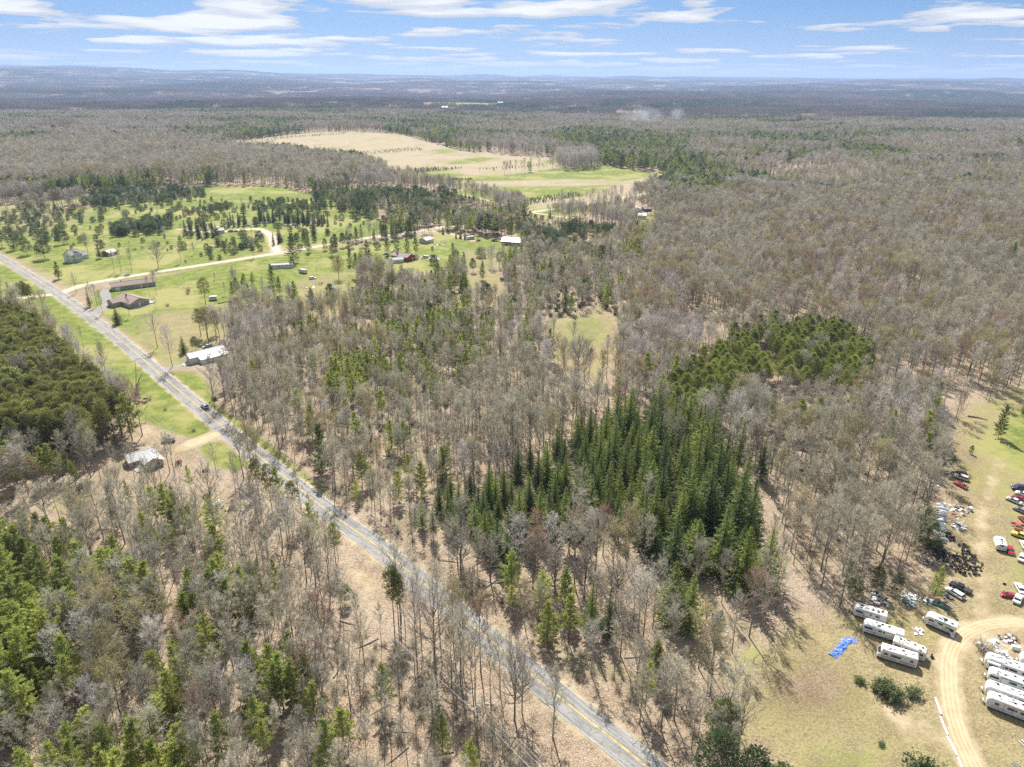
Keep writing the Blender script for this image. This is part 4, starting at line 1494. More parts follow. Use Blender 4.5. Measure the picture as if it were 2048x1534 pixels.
# country-wide background wood, out to 2.6 km
for (y0, y1, s) in ((100, 900, 6.0), (900, 2700, 8.4)):
    P = jitter((-0.9 * y1, y0), (0.9 * y1, y1), s, rg)
    P = P[np.abs(P[:, 0]) < 0.80 * P[:, 1] + 60]
    P = P[(P[:, 1] >= y0) & (P[:, 1] < y1)]
    px, py, _d = pix(P[:, 0], P[:, 1])
    P = P[(px > -260) & (px < 2310)]
    for z2 in ZP:
        P = P[sdf(P, z2[1], 5) <= 0]
    P = P[~is_open(P)]
    P = P[vnoise(P, 28.0, 77) < 0.86]
    px, py, _d = pix(P[:, 0], P[:, 1])
    con = vnoise(P, 210.0, 3) * 0.55 + vnoise(P, 70.0, 4) * 0.3 + rg.uniform(0, 1, len(P)) * 0.15
    far = P[:, 1] > 900
    con = con + np.where(far & (px > 400), 0.075, 0) + np.where(~far & (px > 1200), -0.13, 0)
    dist = np.hypot(P[:, 0], P[:, 1])
    u = rg.uniform(0, 1, len(P))
    K = np.where(con > 0.60, np.where(u < 0.7, kinds.index('wpine'), np.where(u < 0.9, kinds.index('scots'), kinds.index('bare'))), 0)
    tw_ = vnoise(P, 55.0, 9)
    kb = np.where(u < 0.62, kinds.index('bare'), np.where(u < 0.72, kinds.index('pole'), np.where(u < 0.84, kinds.index('bud'), np.where(u < 0.93, kinds.index('pale'), kinds.index('red')))))
    kb = np.where((tw_ > 0.72), np.where(u < .75, kinds.index('pale'), kb), kb)
    kb = np.where((tw_ < 0.25) & (u < .3), kinds.index('wpine'), kb)
    K = np.where(con > 0.60, K, kb)
    K = np.where((py > 880) & np.isin(K, [kinds.index(q) for q in ('wpine', 'scots')]), 0, K)
    TX.append(P[:, 0])
    TY.append(P[:, 1])
    TK.append(K)
    TH_.append(rg.uniform(12, 16, len(P)) + 6 * vnoise(P, 45.0, 78))
    TZN.append(np.full(len(P), -1))

# scattered small plants on the meadows
MEADOW = [([(0, 470), (140, 430), (260, 405), (420, 400), (640, 400), (760, 440), (640, 485), (500, 505), (340, 540), (330, 500), (140, 500), (0, 500)], 11.0, 'bushpine', (2.0, 7), 0.5),
          ([(0, 470), (140, 430), (260, 405), (420, 400), (640, 400), (760, 440), (640, 485), (500, 505), (340, 540), (330, 500), (140, 500), (0, 500)], 24.0, 'bare', (5, 12), 0.6),
          ([(200, 590), (350, 552), (500, 520), (560, 520), (700, 490), (700, 600), (560, 620), (420, 700), (330, 730)], 30.0, 'sapling', (2.5, 6), 0.5),
          ([(900, 465), (1050, 495), (1000, 600), (880, 560), (700, 530), (720, 490)], 22.0, 'bushpine', (2.5, 9), 0.5),
          ([(0, 440), (60, 410), (180, 420), (120, 470), (0, 480)], 9.0, 'bushpine', (3, 7), 0.6),
          ([(0, 440), (60, 410), (180, 420), (120, 470), (0, 480)], 12.0, 'bare', (7, 12), 0.6),
          ([(400, 500), (520, 470), (560, 490), (500, 512), (400, 525)], 8.5, 'bushpine', (3, 6.5), 0.75),
          ([(480, 410), (640, 400), (700, 440), (560, 445)], 14.0, 'bushpine', (3, 6), 0.6),
          ([(-40, 440), (200, 420), (200, 380), (-40, 400)], 16.0, 'bare', (8, 13), 0.5)]
for poly, s, k, hh, keep in MEADOW:
    poly = GP(*poly)
    P = jitter(poly.min(0), poly.max(0), s, rg)
    P = P[sdf(P, poly, 5) > 0]
    for z2 in ZP:
        P = P[sdf(P, z2[1], 5) <= 0]
    P = P[(dist_line(P, GRAVEL) > 7) & (dist_line(P, ROAD) > 12) & (dist_line(P, YARD2) > 7)]
    for x, y, rad in BUILDINGS:
        P = P[np.hypot(P[:, 0] - x, P[:, 1] - y) > rad + 8]
    P = P[rg.uniform(0, 1, len(P)) < keep]
    TX.append(P[:, 0])
    TY.append(P[:, 1])
    TK.append(np.full(len(P), kinds.index(k)))
    TH_.append(rg.uniform(hh[0], hh[1], len(P)))
    TZN.append(np.full(len(P), -2))

# heroes: kind, foot pixel, height m, width factor, variant, label
HERO = [
    ('oak', (870, 1334), 22, .85, 3, 'great forked bare tree on leaf litter between power line and road'),
    ('rpine', (789, 1258), 19, .75, 2, 'slim pine with dark top tuft, left of the pair by the track end'),
    ('rpine', (798, 1260), 18, .75, 0, 'slim pine with dark top tuft, right of the pair by the track end'),
    ('pole', (811, 1262), 14, 1, 0, 'thin bare tree just right of the pair of tufted pines'),
    ('pole', (841, 1266), 20, 1.2, 1, 'tall narrow bare tree between the tufted pines and the great forked tree'),
    ('sapling', (895, 1324), 8, 1, 0, 'small crooked bare tree close right of the great forked tree'),
    ('pole', (926, 1392), 19, .9, 2, 'straight bare pole tree just left of the crossarm pole'),
    ('pole', (950, 1398), 20, 1.1, 3, 'bare tree rising directly behind the crossarm pole'),
    ('pole', (982, 1414), 19, 1, 0, 'bare pole tree just right of the crossarm pole'),
    ('oak', (1029, 1440), 20, .7, 1, 'large bare tree with two stems whose crown hangs over the road'),
    ('oak', (1044, 1425), 15, .6, 2, 'bare tree leaning right over the road edge'),
    ('sapling', (1064, 1494), 9, 1.1, 1, 'gnarled dead tree under the lower wires'),
    ('pole', (1102, 1512), 11, 1, 2, 'thin bare tree at the bottom edge beside the road'),
    ('wpine', (886, 1512), 12, .75, 3, 'bushy young pine on leaf litter below the great forked tree'),
    ('wpine', (942, 1560), 11, .8, 1, 'lime green young pine cut by the bottom edge under the wires'),
    ('wpine', (770, 1420), 13, .85, 0, 'lone lime green pine on the litter left of the power line'),
    ('scots', (690, 1208), 6, 1, 1, 'round dark cedar bush beside the end of the sandy track'),
    ('wpine', (625, 1085), 14, .8, 1, 'feathery pine standing right at the left road edge below the wires'),
    ('bigpine', (645, 945), 19, .85, 0, 'big dense pine beside the road, tallest on the right verge'),
    ('bare', (1075, 1252), 12, 1, 1, 'bare tree with twisted limbs above the road bend'),
    ('spruce', (1180, 1275), 17, .85, 1, 'narrow dark spruce apart in front of the oak grove'),
    ('spruce', (1215, 1280), 16, .85, 3, 'narrow dark spruce right beside another near the road'),
    ('spruce', (1340, 1245), 19, 1.05, 2, 'grey green spruce with two tops in front of the plantation, left top'),
    ('spruce', (1375, 1262), 18, 1, 0, 'grey green spruce with two tops in front of the plantation, right top'),
    ('wpine', (1432, 1300), 12, .7, 2, 'grey half dead conifer alone on the grass clearing'),
    ('bare', (1520, 1255), 14, .9, 3, 'pale leaning bare tree at the edge of the grass clearing'),
    ('bare', (1550, 1225), 14, .9, 0, 'pale bare tree behind the leaning one at the clearing edge'),
    ('bare', (1348, 1440), 15, 1.2, 1, 'spreading bare tree beside the road at the clearing corner'),
    ('wpine', (1290, 1418), 14, .9, 4, 'dull pine among bare stems next to the road'),
    ('scots', (1440, 1500), 13, 1, 0, 'dense green pine at the lower clearing edge, topmost of the clump'),
    ('scots', (1425, 1570), 13, 1.1, 1, 'dense green pine in the clump cut by the bottom edge'),
    ('scots', (1500, 1590), 12, 1.1, 2, 'dense green pine at the right end of the bottom clump'),
    ('scots', (1560, 1620), 10, 1.1, 3, 'low green pine peeping over the bottom edge'),
    ('spruce', (1520, 960), 16, .9, 4, 'dark spruce standing alone in the bare wood right of the plantation'),
    ('scots', (1850, 1105), 11, 1.1, 1, 'dense dark pine beside the row of white car panels'),
    ('scots', (1838, 1078), 11, 1.05, 0, 'yellow green pine above the row of white car panels'),
    ('wpine', (1868, 1195), 10, 1.0, 3, 'pale green pine below the tyre heap'),
    ('scots', (1790, 1190), 7, .9, 2, 'small pine between the wood and the scrap row'),
    ('scots', (1750, 1185), 8, .9, 0, 'small dark pine above the first trailer'),
    ('scots', (1695, 1180), 9, .8, 2, 'narrow pine at the wood edge left of the trailers'),
    ('scots', (1705, 1205), 8, .9, 3, 'bushy pine touching the uppermost trailer'),
    ('scots', (1885, 940), 9, 1.1, 1, 'dark pine at the wood edge behind the beige wagon'),
    ('bigpine', (1996, 875), 14, .85, 2, 'dense pine alone on the green meadow'),
    ('scots', (2050, 845), 9, .9, 1, 'pine at the right edge behind the lone meadow pine'),
    ('scots', (1941, 908), 3.5, .9, 2, 'tiny pine on the brown slope above the wagons'),
    ('bigpine', (1865, 830), 15, .9, 0, 'broad lime green pine in the bare wood edge'),
    ('red', (1912, 850), 13, .8, 0, 'red budding maple beside the broad lime pine'),
    ('bigpine', (2016, 545), 22, .8, 1, 'dark pine rising alone above the bare wood near the right edge'),
    ('bigpine', (1945, 522), 16, .7, 2, 'smaller dark pine left of the tall lone one'),
    ('oak', (1153, 790), 25, .85, 3, 'tall fan shaped bare tree in front of the yellow clearing'),
    ('pole', (1215, 730), 15, 1, 2, 'thin bare tree on the right margin of the yellow clearing'),
    ('bare', (1146, 692), 12, 1, 3, 'lone small bare tree standing in the yellow clearing'),
    ('oak', (1000, 735), 17, .8, 0, 'round dark bare crown left of the yellow clearing'),
    ('bare', (1066, 720), 17, 1.2, 2, 'bare crown touching the left margin of the clearing'),
    ('bigpine', (1130, 620), 15, 1.0, 2, 'dark dense conifer at the top of the yellow clearing'),
    ('bigpine', (1030, 595), 16, .8, 0, 'dark pine with a clear foot left of the conifer trio'),
    ('bigpine', (1075, 600), 17, .8, 1, 'dark pine between the trio above the clearing'),
    ('bigpine', (587, 525), 22, 1.05, 0, 'large dense dark pine behind the mobile home'),
    ('bigpine', (736, 532), 19, .95, 1, 'big pine left of the red shed'),
    ('bigpine', (907, 532), 17, .85, 2, 'big pine on the farm lawn right of the red shed'),
    ('scots', (946, 545), 10, .8, 1, 'pine just below the farm lawn'),
    ('bigpine', (795, 510), 24, .5, 1, 'tall pine in the dark row behind the red shed, centre'),
    ('bigpine', (775, 508), 23, .5, 2, 'tall pine in the dark row behind the red shed, first from its road end'),
    ('bigpine', (815, 510), 23, .5, 0, 'tall pine in the dark row behind the red shed, third'),
    ('bigpine', (832, 510), 22, .5, 1, 'tall pine in the dark row behind the red shed, last'),
    ('oak', (678, 558), 16, .8, 2, 'yellow flowering willow beside the small white car'),
    ('bigpine', (500, 610), 13, 1.05, 2, 'spreading pine at the end of the lawn below the mobile home'),
    ('bigpine', (545, 570), 14, 1.0, 0, 'dense pine above the spreading one'),
    ('bigpine', (560, 590), 12, .9, 1, 'dense pine in the row right of the spreading one'),
    ('oak', (470, 580), 14, .8, 0, 'round bare tree left of the dense pine row'),
    ('rpine', (412, 610), 17, 1.25, 1, 'tall open pine in the middle of the lawn beside the small camper'),
    ('rpine', (402, 672), 15, 1.3, 0, 'dark pine of the lawn group, left'),
    ('rpine', (415, 676), 16, 1.3, 3, 'dark pine of the lawn group, middle'),
    ('rpine', (432, 668), 13, 1.2, 1, 'dark pine of the lawn group, right'),
    ('spruce', (368, 706), 9, 1.3, 0, 'dense small conifer beside the white metal barn'),
    ('scots', (392, 700), 7, 1.1, 1, 'low pine behind the gable of the white metal barn'),
    ('bare', (315, 694), 17, 1.0, 0, 'bare tree on the dry lawn, its shadow pointing at the road'),
    ('spruce', (236, 648), 10, 1.25, 2, 'dense little conifer on the lawn below the brown roofed house'),
    ('sapling', (277, 666), 4, 1, 1, 'tiny bare sapling on the dry lawn'),
    ('pole', (259, 634), 11, 1.4, 2, 'bare tree in front of the brown roofed house'),
    ('sapling', (312, 620), 8, 1, 0, 'small bare tree at the corner of the brown roofed house'),
    ('bare', (300, 595), 13, .8, 2, 'bare tree behind the brown roofed house, left'),
    ('bare', (313, 590), 14, .8, 4, 'bare tree behind the brown roofed house, right'),
    ('spruce', (180, 614), 12, .8, 3, 'dark conifer in the row before the driveway loop'),
    ('pole', (185, 607), 13, 1.3, 0, 'bare tree next to the conifer of the driveway row'),
    ('pole', (195, 612), 13, 1.3, 1, 'bare tree in the middle of the driveway row'),
    ('bare', (206, 628), 13, .8, 5, 'pale bare tree at the road end of the driveway row'),
    ('bare', (153, 586), 12, 1.0, 0, 'bare tree at the corner of paved and gravel roads'),
    ('bigpine', (118, 558), 12, 1.1, 2, 'conifer at the far corner of the crossroads'),
    ('oak', (88, 625), 13, .9, 3, 'wide bare tree beside the side lane'),
    ('rpine', (50, 622), 17, .9, 2, 'tall thin pine in the row by the side lane, first'),
    ('rpine', (57, 620), 17, .9, 0, 'tall thin pine in the row by the side lane, second'),
    ('rpine', (63, 620), 16, .9, 2, 'tall thin pine in the row by the side lane, third'),
    ('rpine', (70, 622), 16, .9, 1, 'tall thin pine in the row by the side lane, fourth'),
    ('oak', (20, 592), 9, .8, 2, 'low round bare tree beyond the side lane'),
    ('spruce', (103, 662), 9, .9, 4, 'thin conifer on the grass left of the paved road'),
    ('pole', (135, 694), 11, .9, 0, 'bare stump like tree on the left grass strip'),
    ('pole', (166, 690), 10, .9, 1, 'slim bare tree next to it on the left grass strip'),
    ('oak', (210, 741), 13, .55, 1, 'forked bare tree on the left grass strip'),
    ('bigpine', (665, 512), 14, 1.0, 1, 'dark conifer beside the gravel road right of the yard drive'),
    ('bigpine', (618, 505), 15, .9, 2, 'dark conifer close behind the large mobile home pine'),
    ('scots', (660, 600), 10, 1.2, 0, 'dark bushy pine below the tiny garden shed'),
    ('bigpine', (625, 612), 11, 1.1, 0, 'dark pine in the hedge line right of the spreading pine'),
    ('bigpine', (590, 600), 12, 1.1, 2, 'dark pine in the hedge line near the spreading pine'),
    ('bigpine', (700, 530), 13, .9, 0, 'pine left of the big one by the red shed'),
    ('bigpine', (965, 560), 13, .9, 1, 'dark pine beside the yellow grass path'),
    ('bushpine', (1000, 520), 6, 1.1, 1, 'bushy pine below the brown pole barn'),
    ('bushpine', (600, 500), 5, 1.2, 2, 'rounded pine beside the yard drive mouth'),
    ('bushpine', (300, 470), 6, 1.3, 3, 'rounded pine behind the reddish bramble'),
    ('scots', (55, 510), 13, 1.2, 0, 'dark pine beside the upper road, nearest the farmhouse drive'),
    ('scots', (90, 518), 14, 1.3, 1, 'dark round pine by the farmhouse drive'),
    ('scots', (30, 500), 13, 1.2, 2, 'dark pine further up the road'),
    ('scots', (5, 495), 13, 1.3, 3, 'dark pine at the left edge by the road'),
    ('scots', (118, 490), 10, 1, 1, 'dark pine behind the farmhouse drive'),
    ('scots', (135, 487), 10, 1, 0, 'dark pine beside the farmhouse'),
    ('oak', (176, 505), 15, .7, 3, 'bare tree growing against the farmhouse'),
    ('spruce', (200, 517), 10, 1.1, 4, 'small conifer right of the farmhouse'),
    ('pole', (229, 545), 15, 1.1, 0, 'bare roadside tree left of the parked white car'),
    ('pole', (243, 546), 16, 1.2, 1, 'bare roadside tree behind the parked white car'),
    ('bare', (264, 544), 16, .9, 2, 'bare roadside tree right of the parked white car'),
    ('oak', (317, 536), 18, .75, 1, 'stout spreading bare tree beside the gravel road'),
    ('bare', (362, 525), 14, .9, 0, 'bare tree further along the gravel road'),
    ('bare', (507, 515), 14, .9, 3, 'bare tree where the yard drive meets the gravel road'),
    ('bare', (332, 492), 15, .9, 5, 'tall bare tree behind the stout spreading one'),
    ('oak', (430, 560), 5, .6, 2, 'apple tree on the bright lawn'),
    ('bigpine', (410, 378), 13, .9, 1, 'dark pine standing clear beside the bare wood'),
    ('bare', (1330, 470), 22, 1.3, 3, 'big bare tree near the white barns'),
    ('blue', (1100, 436), 10, 1, 0, 'dark cone shaped tree by the far driveway'),
    ('blue', (932, 452), 14, .9, 1, 'tall dark conifer at the barn drive'),
    ('blue', (886, 468), 8, 1, 0, 'small cone tree by the gravel road'),
    ('blue', (912, 476), 7, 1, 1, 'small cone tree left in the row of three'),
    ('blue', (921, 477), 7, 1, 2, 'small cone tree middle in the row of three'),
    ('blue', (930, 479), 7, 1, 0, 'small cone tree right in the row of three'),
    ('pale', (1150, 332), 22, 1.6, 0, 'pale bare clump at the far field corner'),
    ('pale', (1170, 333), 21, 1.6, 1, 'pale bare clump right at the far field corner'),
    ('pale', (1135, 328), 20, 1.6, 2, 'pale bare clump left at the far field corner'),
    ('bigpine', (235, 1060), 15, .65, 2, 'dark pine in the clearing below the grey roofed house'),
    ('bare', (300, 985), 12, .8, 1, 'bare tree in front of the grey roofed house'),
    ('wpine', (260, 1010), 9, .7, 0, 'pine below the grey roofed house, left'),
    ('wpine', (355, 1040), 12, .8, 1, 'pine right below the grey roofed house'),
    ('bare', (340, 945), 14, 1.0, 0, 'bare tree at the right corner of the grey roofed house'),
    ('pole', (350, 950), 15, 1.3, 1, 'bare twin tree at the right corner of the grey roofed house'),
    ('wpine', (385, 995), 12, .7, 4, 'thin pine right of the grey roofed house'),
    ('bare', (270, 958), 12, .8, 4, 'bare tree standing before the front wing of the bungalow'),
    ('pole', (322, 962), 14, 1.2, 2, 'slim bare tree before the right end of the bungalow'),
    ('bare', (232, 948), 11, .8, 3, 'bare tree at the left end of the bungalow'),
    ('oak', (222, 985), 9, .7, 1, 'low grey bare tree left of the dark clearing pine'),
    ('pole', (435, 955), 13, 1.2, 0, 'bare tree on the green patch by the dirt driveway'),
    ('rpine', (520, 1010), 17, .8, 2, 'tall thin pine between dirt yard and road, left'),
    ('rpine', (545, 1025), 17, .8, 0, 'tall thin pine between dirt yard and road, right'),
    ('pole', (500, 985), 15, 1, 3, 'bare roadside tree left of the tall thin pines'),
    ('bare', (430, 818), 14, 1.1, 1, 'bare tree just right of the white car on the road'),
    ('oak', (490, 858), 14, .6, 2, 'bare tree on the right verge with a fan of shadow on the road'),
    ('bare', (560, 908), 14, .9, 4, 'bare tree on the green verge'),
    ('pole', (590, 925), 12, 1.2, 2, 'bare tree next along the green verge'),
]
_hp = []
for h in HERO:
    _hp.append(at(*h[1]))
_hp = np.array(_hp)
X, Y = np.concatenate(TX), np.concatenate(TY)
K, Hh, Z = np.concatenate(TK), np.concatenate(TH_), np.concatenate(TZN)
ok = np.ones(len(X), bool)
for (hx, hy), h in zip(_hp, HERO):
    ok &= np.hypot(X - hx, Y - hy) > (3.2 if h[0] not in ('oak', 'bigpine') else 4.5)
# the corridor of the wires and yards stay free of crowns
X, Y, K, Hh, Z = X[ok], Y[ok], K[ok], Hh[ok], Z[ok]
# keep the view of the grey roofed house and its yard, of the barn, and the track to the pole line
SEEN = [GP((195, 985), (330, 965), (440, 985), (500, 1060), (430, 1060), (330, 1010), (240, 1030), (190, 1010)),
        GP((0, 1015), (190, 965), (240, 1000), (180, 1050), (60, 1075), (0, 1085)),
        GP((360, 735), (460, 715), (470, 745), (430, 775), (385, 770)),
        GP((690, 1120), (770, 1160), (790, 1250), (720, 1270), (690, 1210))]
ok = np.ones(len(X), bool)
PP = np.stack([X, Y], 1)
for poly in SEEN:
    ok &= sdf(PP, poly, 5) < 0
X, Y, K, Hh, Z = X[ok], Y[ok], K[ok], Hh[ok], Z[ok]
# spruces grow from small at the road side to tall at the yard side
g_ = np.array([kinds[k] == 'spruce' for k in K]) & (Z == [z[0] for z in ZONES].index('sprucegrove'))
px, py, _d = pix(X, Y)
Hh = np.where(g_, Hh * np.clip(0.62 + (px - 880) / 620 * 0.66, 0.6, 1.3) * rg.uniform(0.78, 1.12, len(X)), Hh)
rot = rg.uniform(0, 6.283, len(X))
var = rg.integers(0, 1000, len(X))
wid = rg.uniform(0.85, 1.18, len(X)) * np.where(g_ & (py > 1030), 1.15, 1.0)
nom = np.array([KIND[k]['h'] for k in kinds])
nv = np.array([len(KIND[k]['v']) for k in kinds])
var = var % nv[K]
zt = terrain(X, Y)
px, py, dep = pix(X, Y, zt)
tx_, ty_, _ = pix(X, Y, zt + Hh)
inview = (px > 4) & (px < 2044) & (ty_ > 160) & (ty_ < 1500) & (py > 170)
size = Hh / dep * inview

GROUPS = {'bare_tree': 300, 'budding_tree': 260, 'pine_tree': 300, 'spruce_tree': 300}
WORDK = {'bare': 'leafless grey tree', 'pole': 'slim leafless tree', 'pale': 'whitish leafless tree', 'bud': 'olive budding tree', 'red': 'reddish budding tree',
         'oak': 'domed leafless tree', 'wpine': 'light feathery pine', 'bigpine': 'large dense pine', 'rpine': 'high dark pine', 'scots': 'bushy dark pine', 'bushpine': 'low rounded pine',
         'canopy': 'yellow green pine', 'spruce': 'pointed green spruce', 'blue': 'blunt dark spruce', 'sapling': 'small leafless sapling'}
PARTW = [['upper left end', 'upper edge', 'upper right end'], ['left side', 'middle', 'right side'], ['lower left end', 'lower edge', 'lower right end']]


def plant_tree(kind, v, x, y, h, w, rz, label, group=None):
    kd = KIND[kind]
    tm, cm = kd['v'][v % len(kd['v'])]
    s = h / kd['h']
    o = thing(kd['name'], (x, y, float(terrain(x, y)) - 0.05), rz, label, 'tree', group)
    o.scale = (s * w, s * w, s)
    put('trunk', tm, o)
    put('crown', cm, o)
    return o


used = {}
WIL = None
for h, (hx, hy) in zip(HERO, _hp):
    k, _p, hgt, w, v, lab = h
    o = plant_tree(k, v, hx, hy, hgt, w, random.uniform(0, 6.28), lab)
    used[KIND[k]['name']] = used.get(KIND[k]['name'], 0) + 1
    if 'willow' in lab:
        WIL = o

real = np.zeros(len(X), bool)
names = np.array([KIND[k]['name'] for k in kinds])
for nm, cap in GROUPS.items():
    sel = np.where((names[K] == nm) & (size > 0) & (Z != -1))[0]
    sel = sel[np.argsort(-size[sel])][:max(0, cap - used.get(nm, 0))]
    real[sel] = True
for zz_ in np.unique(Z[real]):
    for kk_ in np.unique(K[real & (Z == zz_)]):
        sel = np.where(real & (Z == zz_) & (K == kk_))[0]
        where, gid = (ZP[zz_][6], ZP[zz_][0]) if zz_ >= 0 else ('on open meadow grass', 'meadow')
        k = kinds[kk_]
        hs_ = np.argsort(np.argsort(Hh[sel])) / len(sel)
        xs_ = np.argsort(np.argsort(px[sel])) / len(sel)
        ys_ = np.argsort(np.argsort(py[sel])) / len(sel)
        for n_, i in enumerate(sel):
            part = PARTW[min(2, int(ys_[n_] * 3))][min(2, int(xs_[n_] * 3))] if len(sel) > 3 else ('left', 'centre', 'right')[min(2, int(xs_[n_] * 3))]
            sz_ = ('short', 'middling', 'tall')[min(2, int(hs_[n_] * 3))] if len(sel) > 6 else ''
            br_ = ('narrow ' if wid[i] < 0.93 else ('broad ' if wid[i] > 1.08 else '')) if len(sel) > 30 else ''
            lab = (sz_ + ' ' + br_ + WORDK[k] + ' ' + where + ', at its ' + part).strip()
            plant_tree(k, int(var[i]), X[i], Y[i], Hh[i], wid[i], rot[i], lab, WORDK[k] + 's ' + where)

rest = ~real
for nm, kset, lab in (('bare_woods', ('bare', 'pole', 'pale', 'oak', 'sapling', 'bud', 'red'), 'leafless grey and olive budding woods filling the wider countryside'),
                      ('conifer_woods', ('wpine', 'bigpine', 'rpine', 'scots', 'canopy', 'spruce', 'blue', 'bushpine'), 'dark and light green conifers standing through the wider woods')):
    meshes, off = [], {}
    for k in kset:
        off[kinds.index(k)] = len(meshes)
        meshes += KIND[k]['v']
    sel = np.where(rest & np.isin(K, list(off)))[0]
    P = np.column_stack([X[sel], Y[sel], zt[sel] - 0.05])
    s = Hh[sel] / nom[K[sel]]
    SC = np.column_stack([s * wid[sel], s * wid[sel], s])
    idx = np.array([off[k] for k in K[sel]]) + var[sel]
    scatter(nm, meshes, P, rot[sel], SC, idx, lab, 'woods')
print('TREES', len(X), 'real', int(real.sum()), 'heroes', len(HERO))

# yellow haze of catkins on the willow
r_ = np.random.default_rng(3)
tb = TB(9)
n_ = 1700
a_ = r_.uniform(0, 6.283, n_)
rr_ = 5.2 * np.sqrt(r_.uniform(0.05, 1, n_))
zz_ = r_.uniform(5.5, 15.2, n_)
rr_ = rr_ * np.sqrt(np.clip(1 - ((zz_ - 9.5) / 6.5) ** 2, 0, 1))
tb.blades(np.column_stack([np.cos(a_) * rr_, np.sin(a_) * rr_, zz_]), np.column_stack([r_.normal(size=(n_, 2)) * 0.4, np.full(n_, -1.0)]), r_.uniform(0.4, 0.9, n_), r_.uniform(0.1, 0.2, n_), 0, 0.0)
put('catkins', tb.mesh('catkins', [WILLOW]), WIL)

# spruce rows round the second yard
ROWS = [((372, 470), (398, 468), 3), ((400, 476), (425, 474), 3), ((430, 474), (433, 470), 2), ((380, 463), (424, 460), 4), ((458, 454), (490, 452), 4), ((462, 449), (492, 447), 3), ((521, 446), (548, 444), 4), ((524, 441), (560, 440), 4),
        ((570, 447), (655, 452), 10), ((576, 444), (650, 446), 8), ((608, 476), (612, 474), 1), ((626, 470), (630, 470), 1), ((548, 490), (550, 488), 1), ((558, 486), (562, 484), 2)]
for a, b, n in ROWS:
    A, B = np.array(at(*a)), np.array(at(*b))
    for i in range(n):
        p = A + (B - A) * (i / max(1, n - 1)) + rg.normal(size=2) * 0.4
        plant_tree('blue', int(rg.integers(0, 3)), p[0], p[1], rg.uniform(9.5, 13), rg.uniform(.9, 1.1), rg.uniform(0, 6), 'blunt dark spruce in planted ' + ('row left of cabin', 'row left of cabin', 'pair beside cabin', 'row behind cabin', 'row left of far cars', 'row left of far cars', 'row behind far cars', 'row behind far cars', 'long row right of far cars', 'second long row right of cars', 'spot below long row', 'spot below long row right', 'spot by yard drive', 'pair by yard drive')[ROWS.index((a, b, n))], 'planted spruces round the car yard')

# shrubs and saplings under the trees and on verges
US, UK = [], []
for poly, s, k in (([(560, 960), (700, 1060), (840, 1150), (1000, 1260), (1250, 1440), (1400, 1590), (1500, 1590), (1340, 1380), (1000, 1180), (830, 1070), (700, 980), (600, 910)], 3.2, 'shrub'),
                   ([(640, 1200), (850, 1320), (1100, 1534), (1000, 1700), (700, 1600), (600, 1400)], 3.4, 'shrub'),
                   ([(0, 1000), (140, 960), (330, 950), (480, 1040), (600, 1200), (560, 1450), (300, 1500), (0, 1300)], 3.6, 'shrub'),
                   ([(1490, 900), (1640, 890), (1880, 980), (1840, 1130), (1700, 1200), (1580, 1130)], 5.5, 'shrub'),
                   ([(440, 790), (520, 730), (900, 660), (1090, 800), (1000, 950), (860, 1010), (640, 920), (520, 850)], 3.8, 'shrub'),
                   ([(1250, 560), (1600, 480), (2040, 520), (2040, 760), (1740, 700), (1440, 690), (1260, 660)], 9.0, 'shrub'),
                   ([(640, 600), (900, 560), (1240, 560), (1240, 640), (760, 660)], 6.0, 'evershrub')):
    poly = GP(*poly)
    P = jitter(poly.min(0), poly.max(0), s, rg)
    P = P[sdf(P, poly, 5) > 0]
    P = P[(dist_line(P, ROAD) > 6) & (rg.uniform(0, 1, len(P)) < 0.6)]
    P = P[~is_open(P)]
    US.append(P)
    UK += [k] * len(P)
US = np.concatenate(US)
allsh = SHR['shrub'] + SHR['redshrub'] + SHR['evershrub']
UI = np.array([rg.integers(0, 3) if k == 'shrub' and rg.uniform() < .8 else (rg.integers(3, 5) if k == 'shrub' else rg.integers(5, 8)) for k in UK])
sz = rg.uniform(0.4, 1.15, len(US))
scatter('undergrowth', allsh, np.column_stack([US, np.zeros(len(US))]), rg.uniform(0, 6.28, len(US)), np.column_stack([sz, sz, sz]), UI, 'low leafless brush under the trees', 'undergrowth')

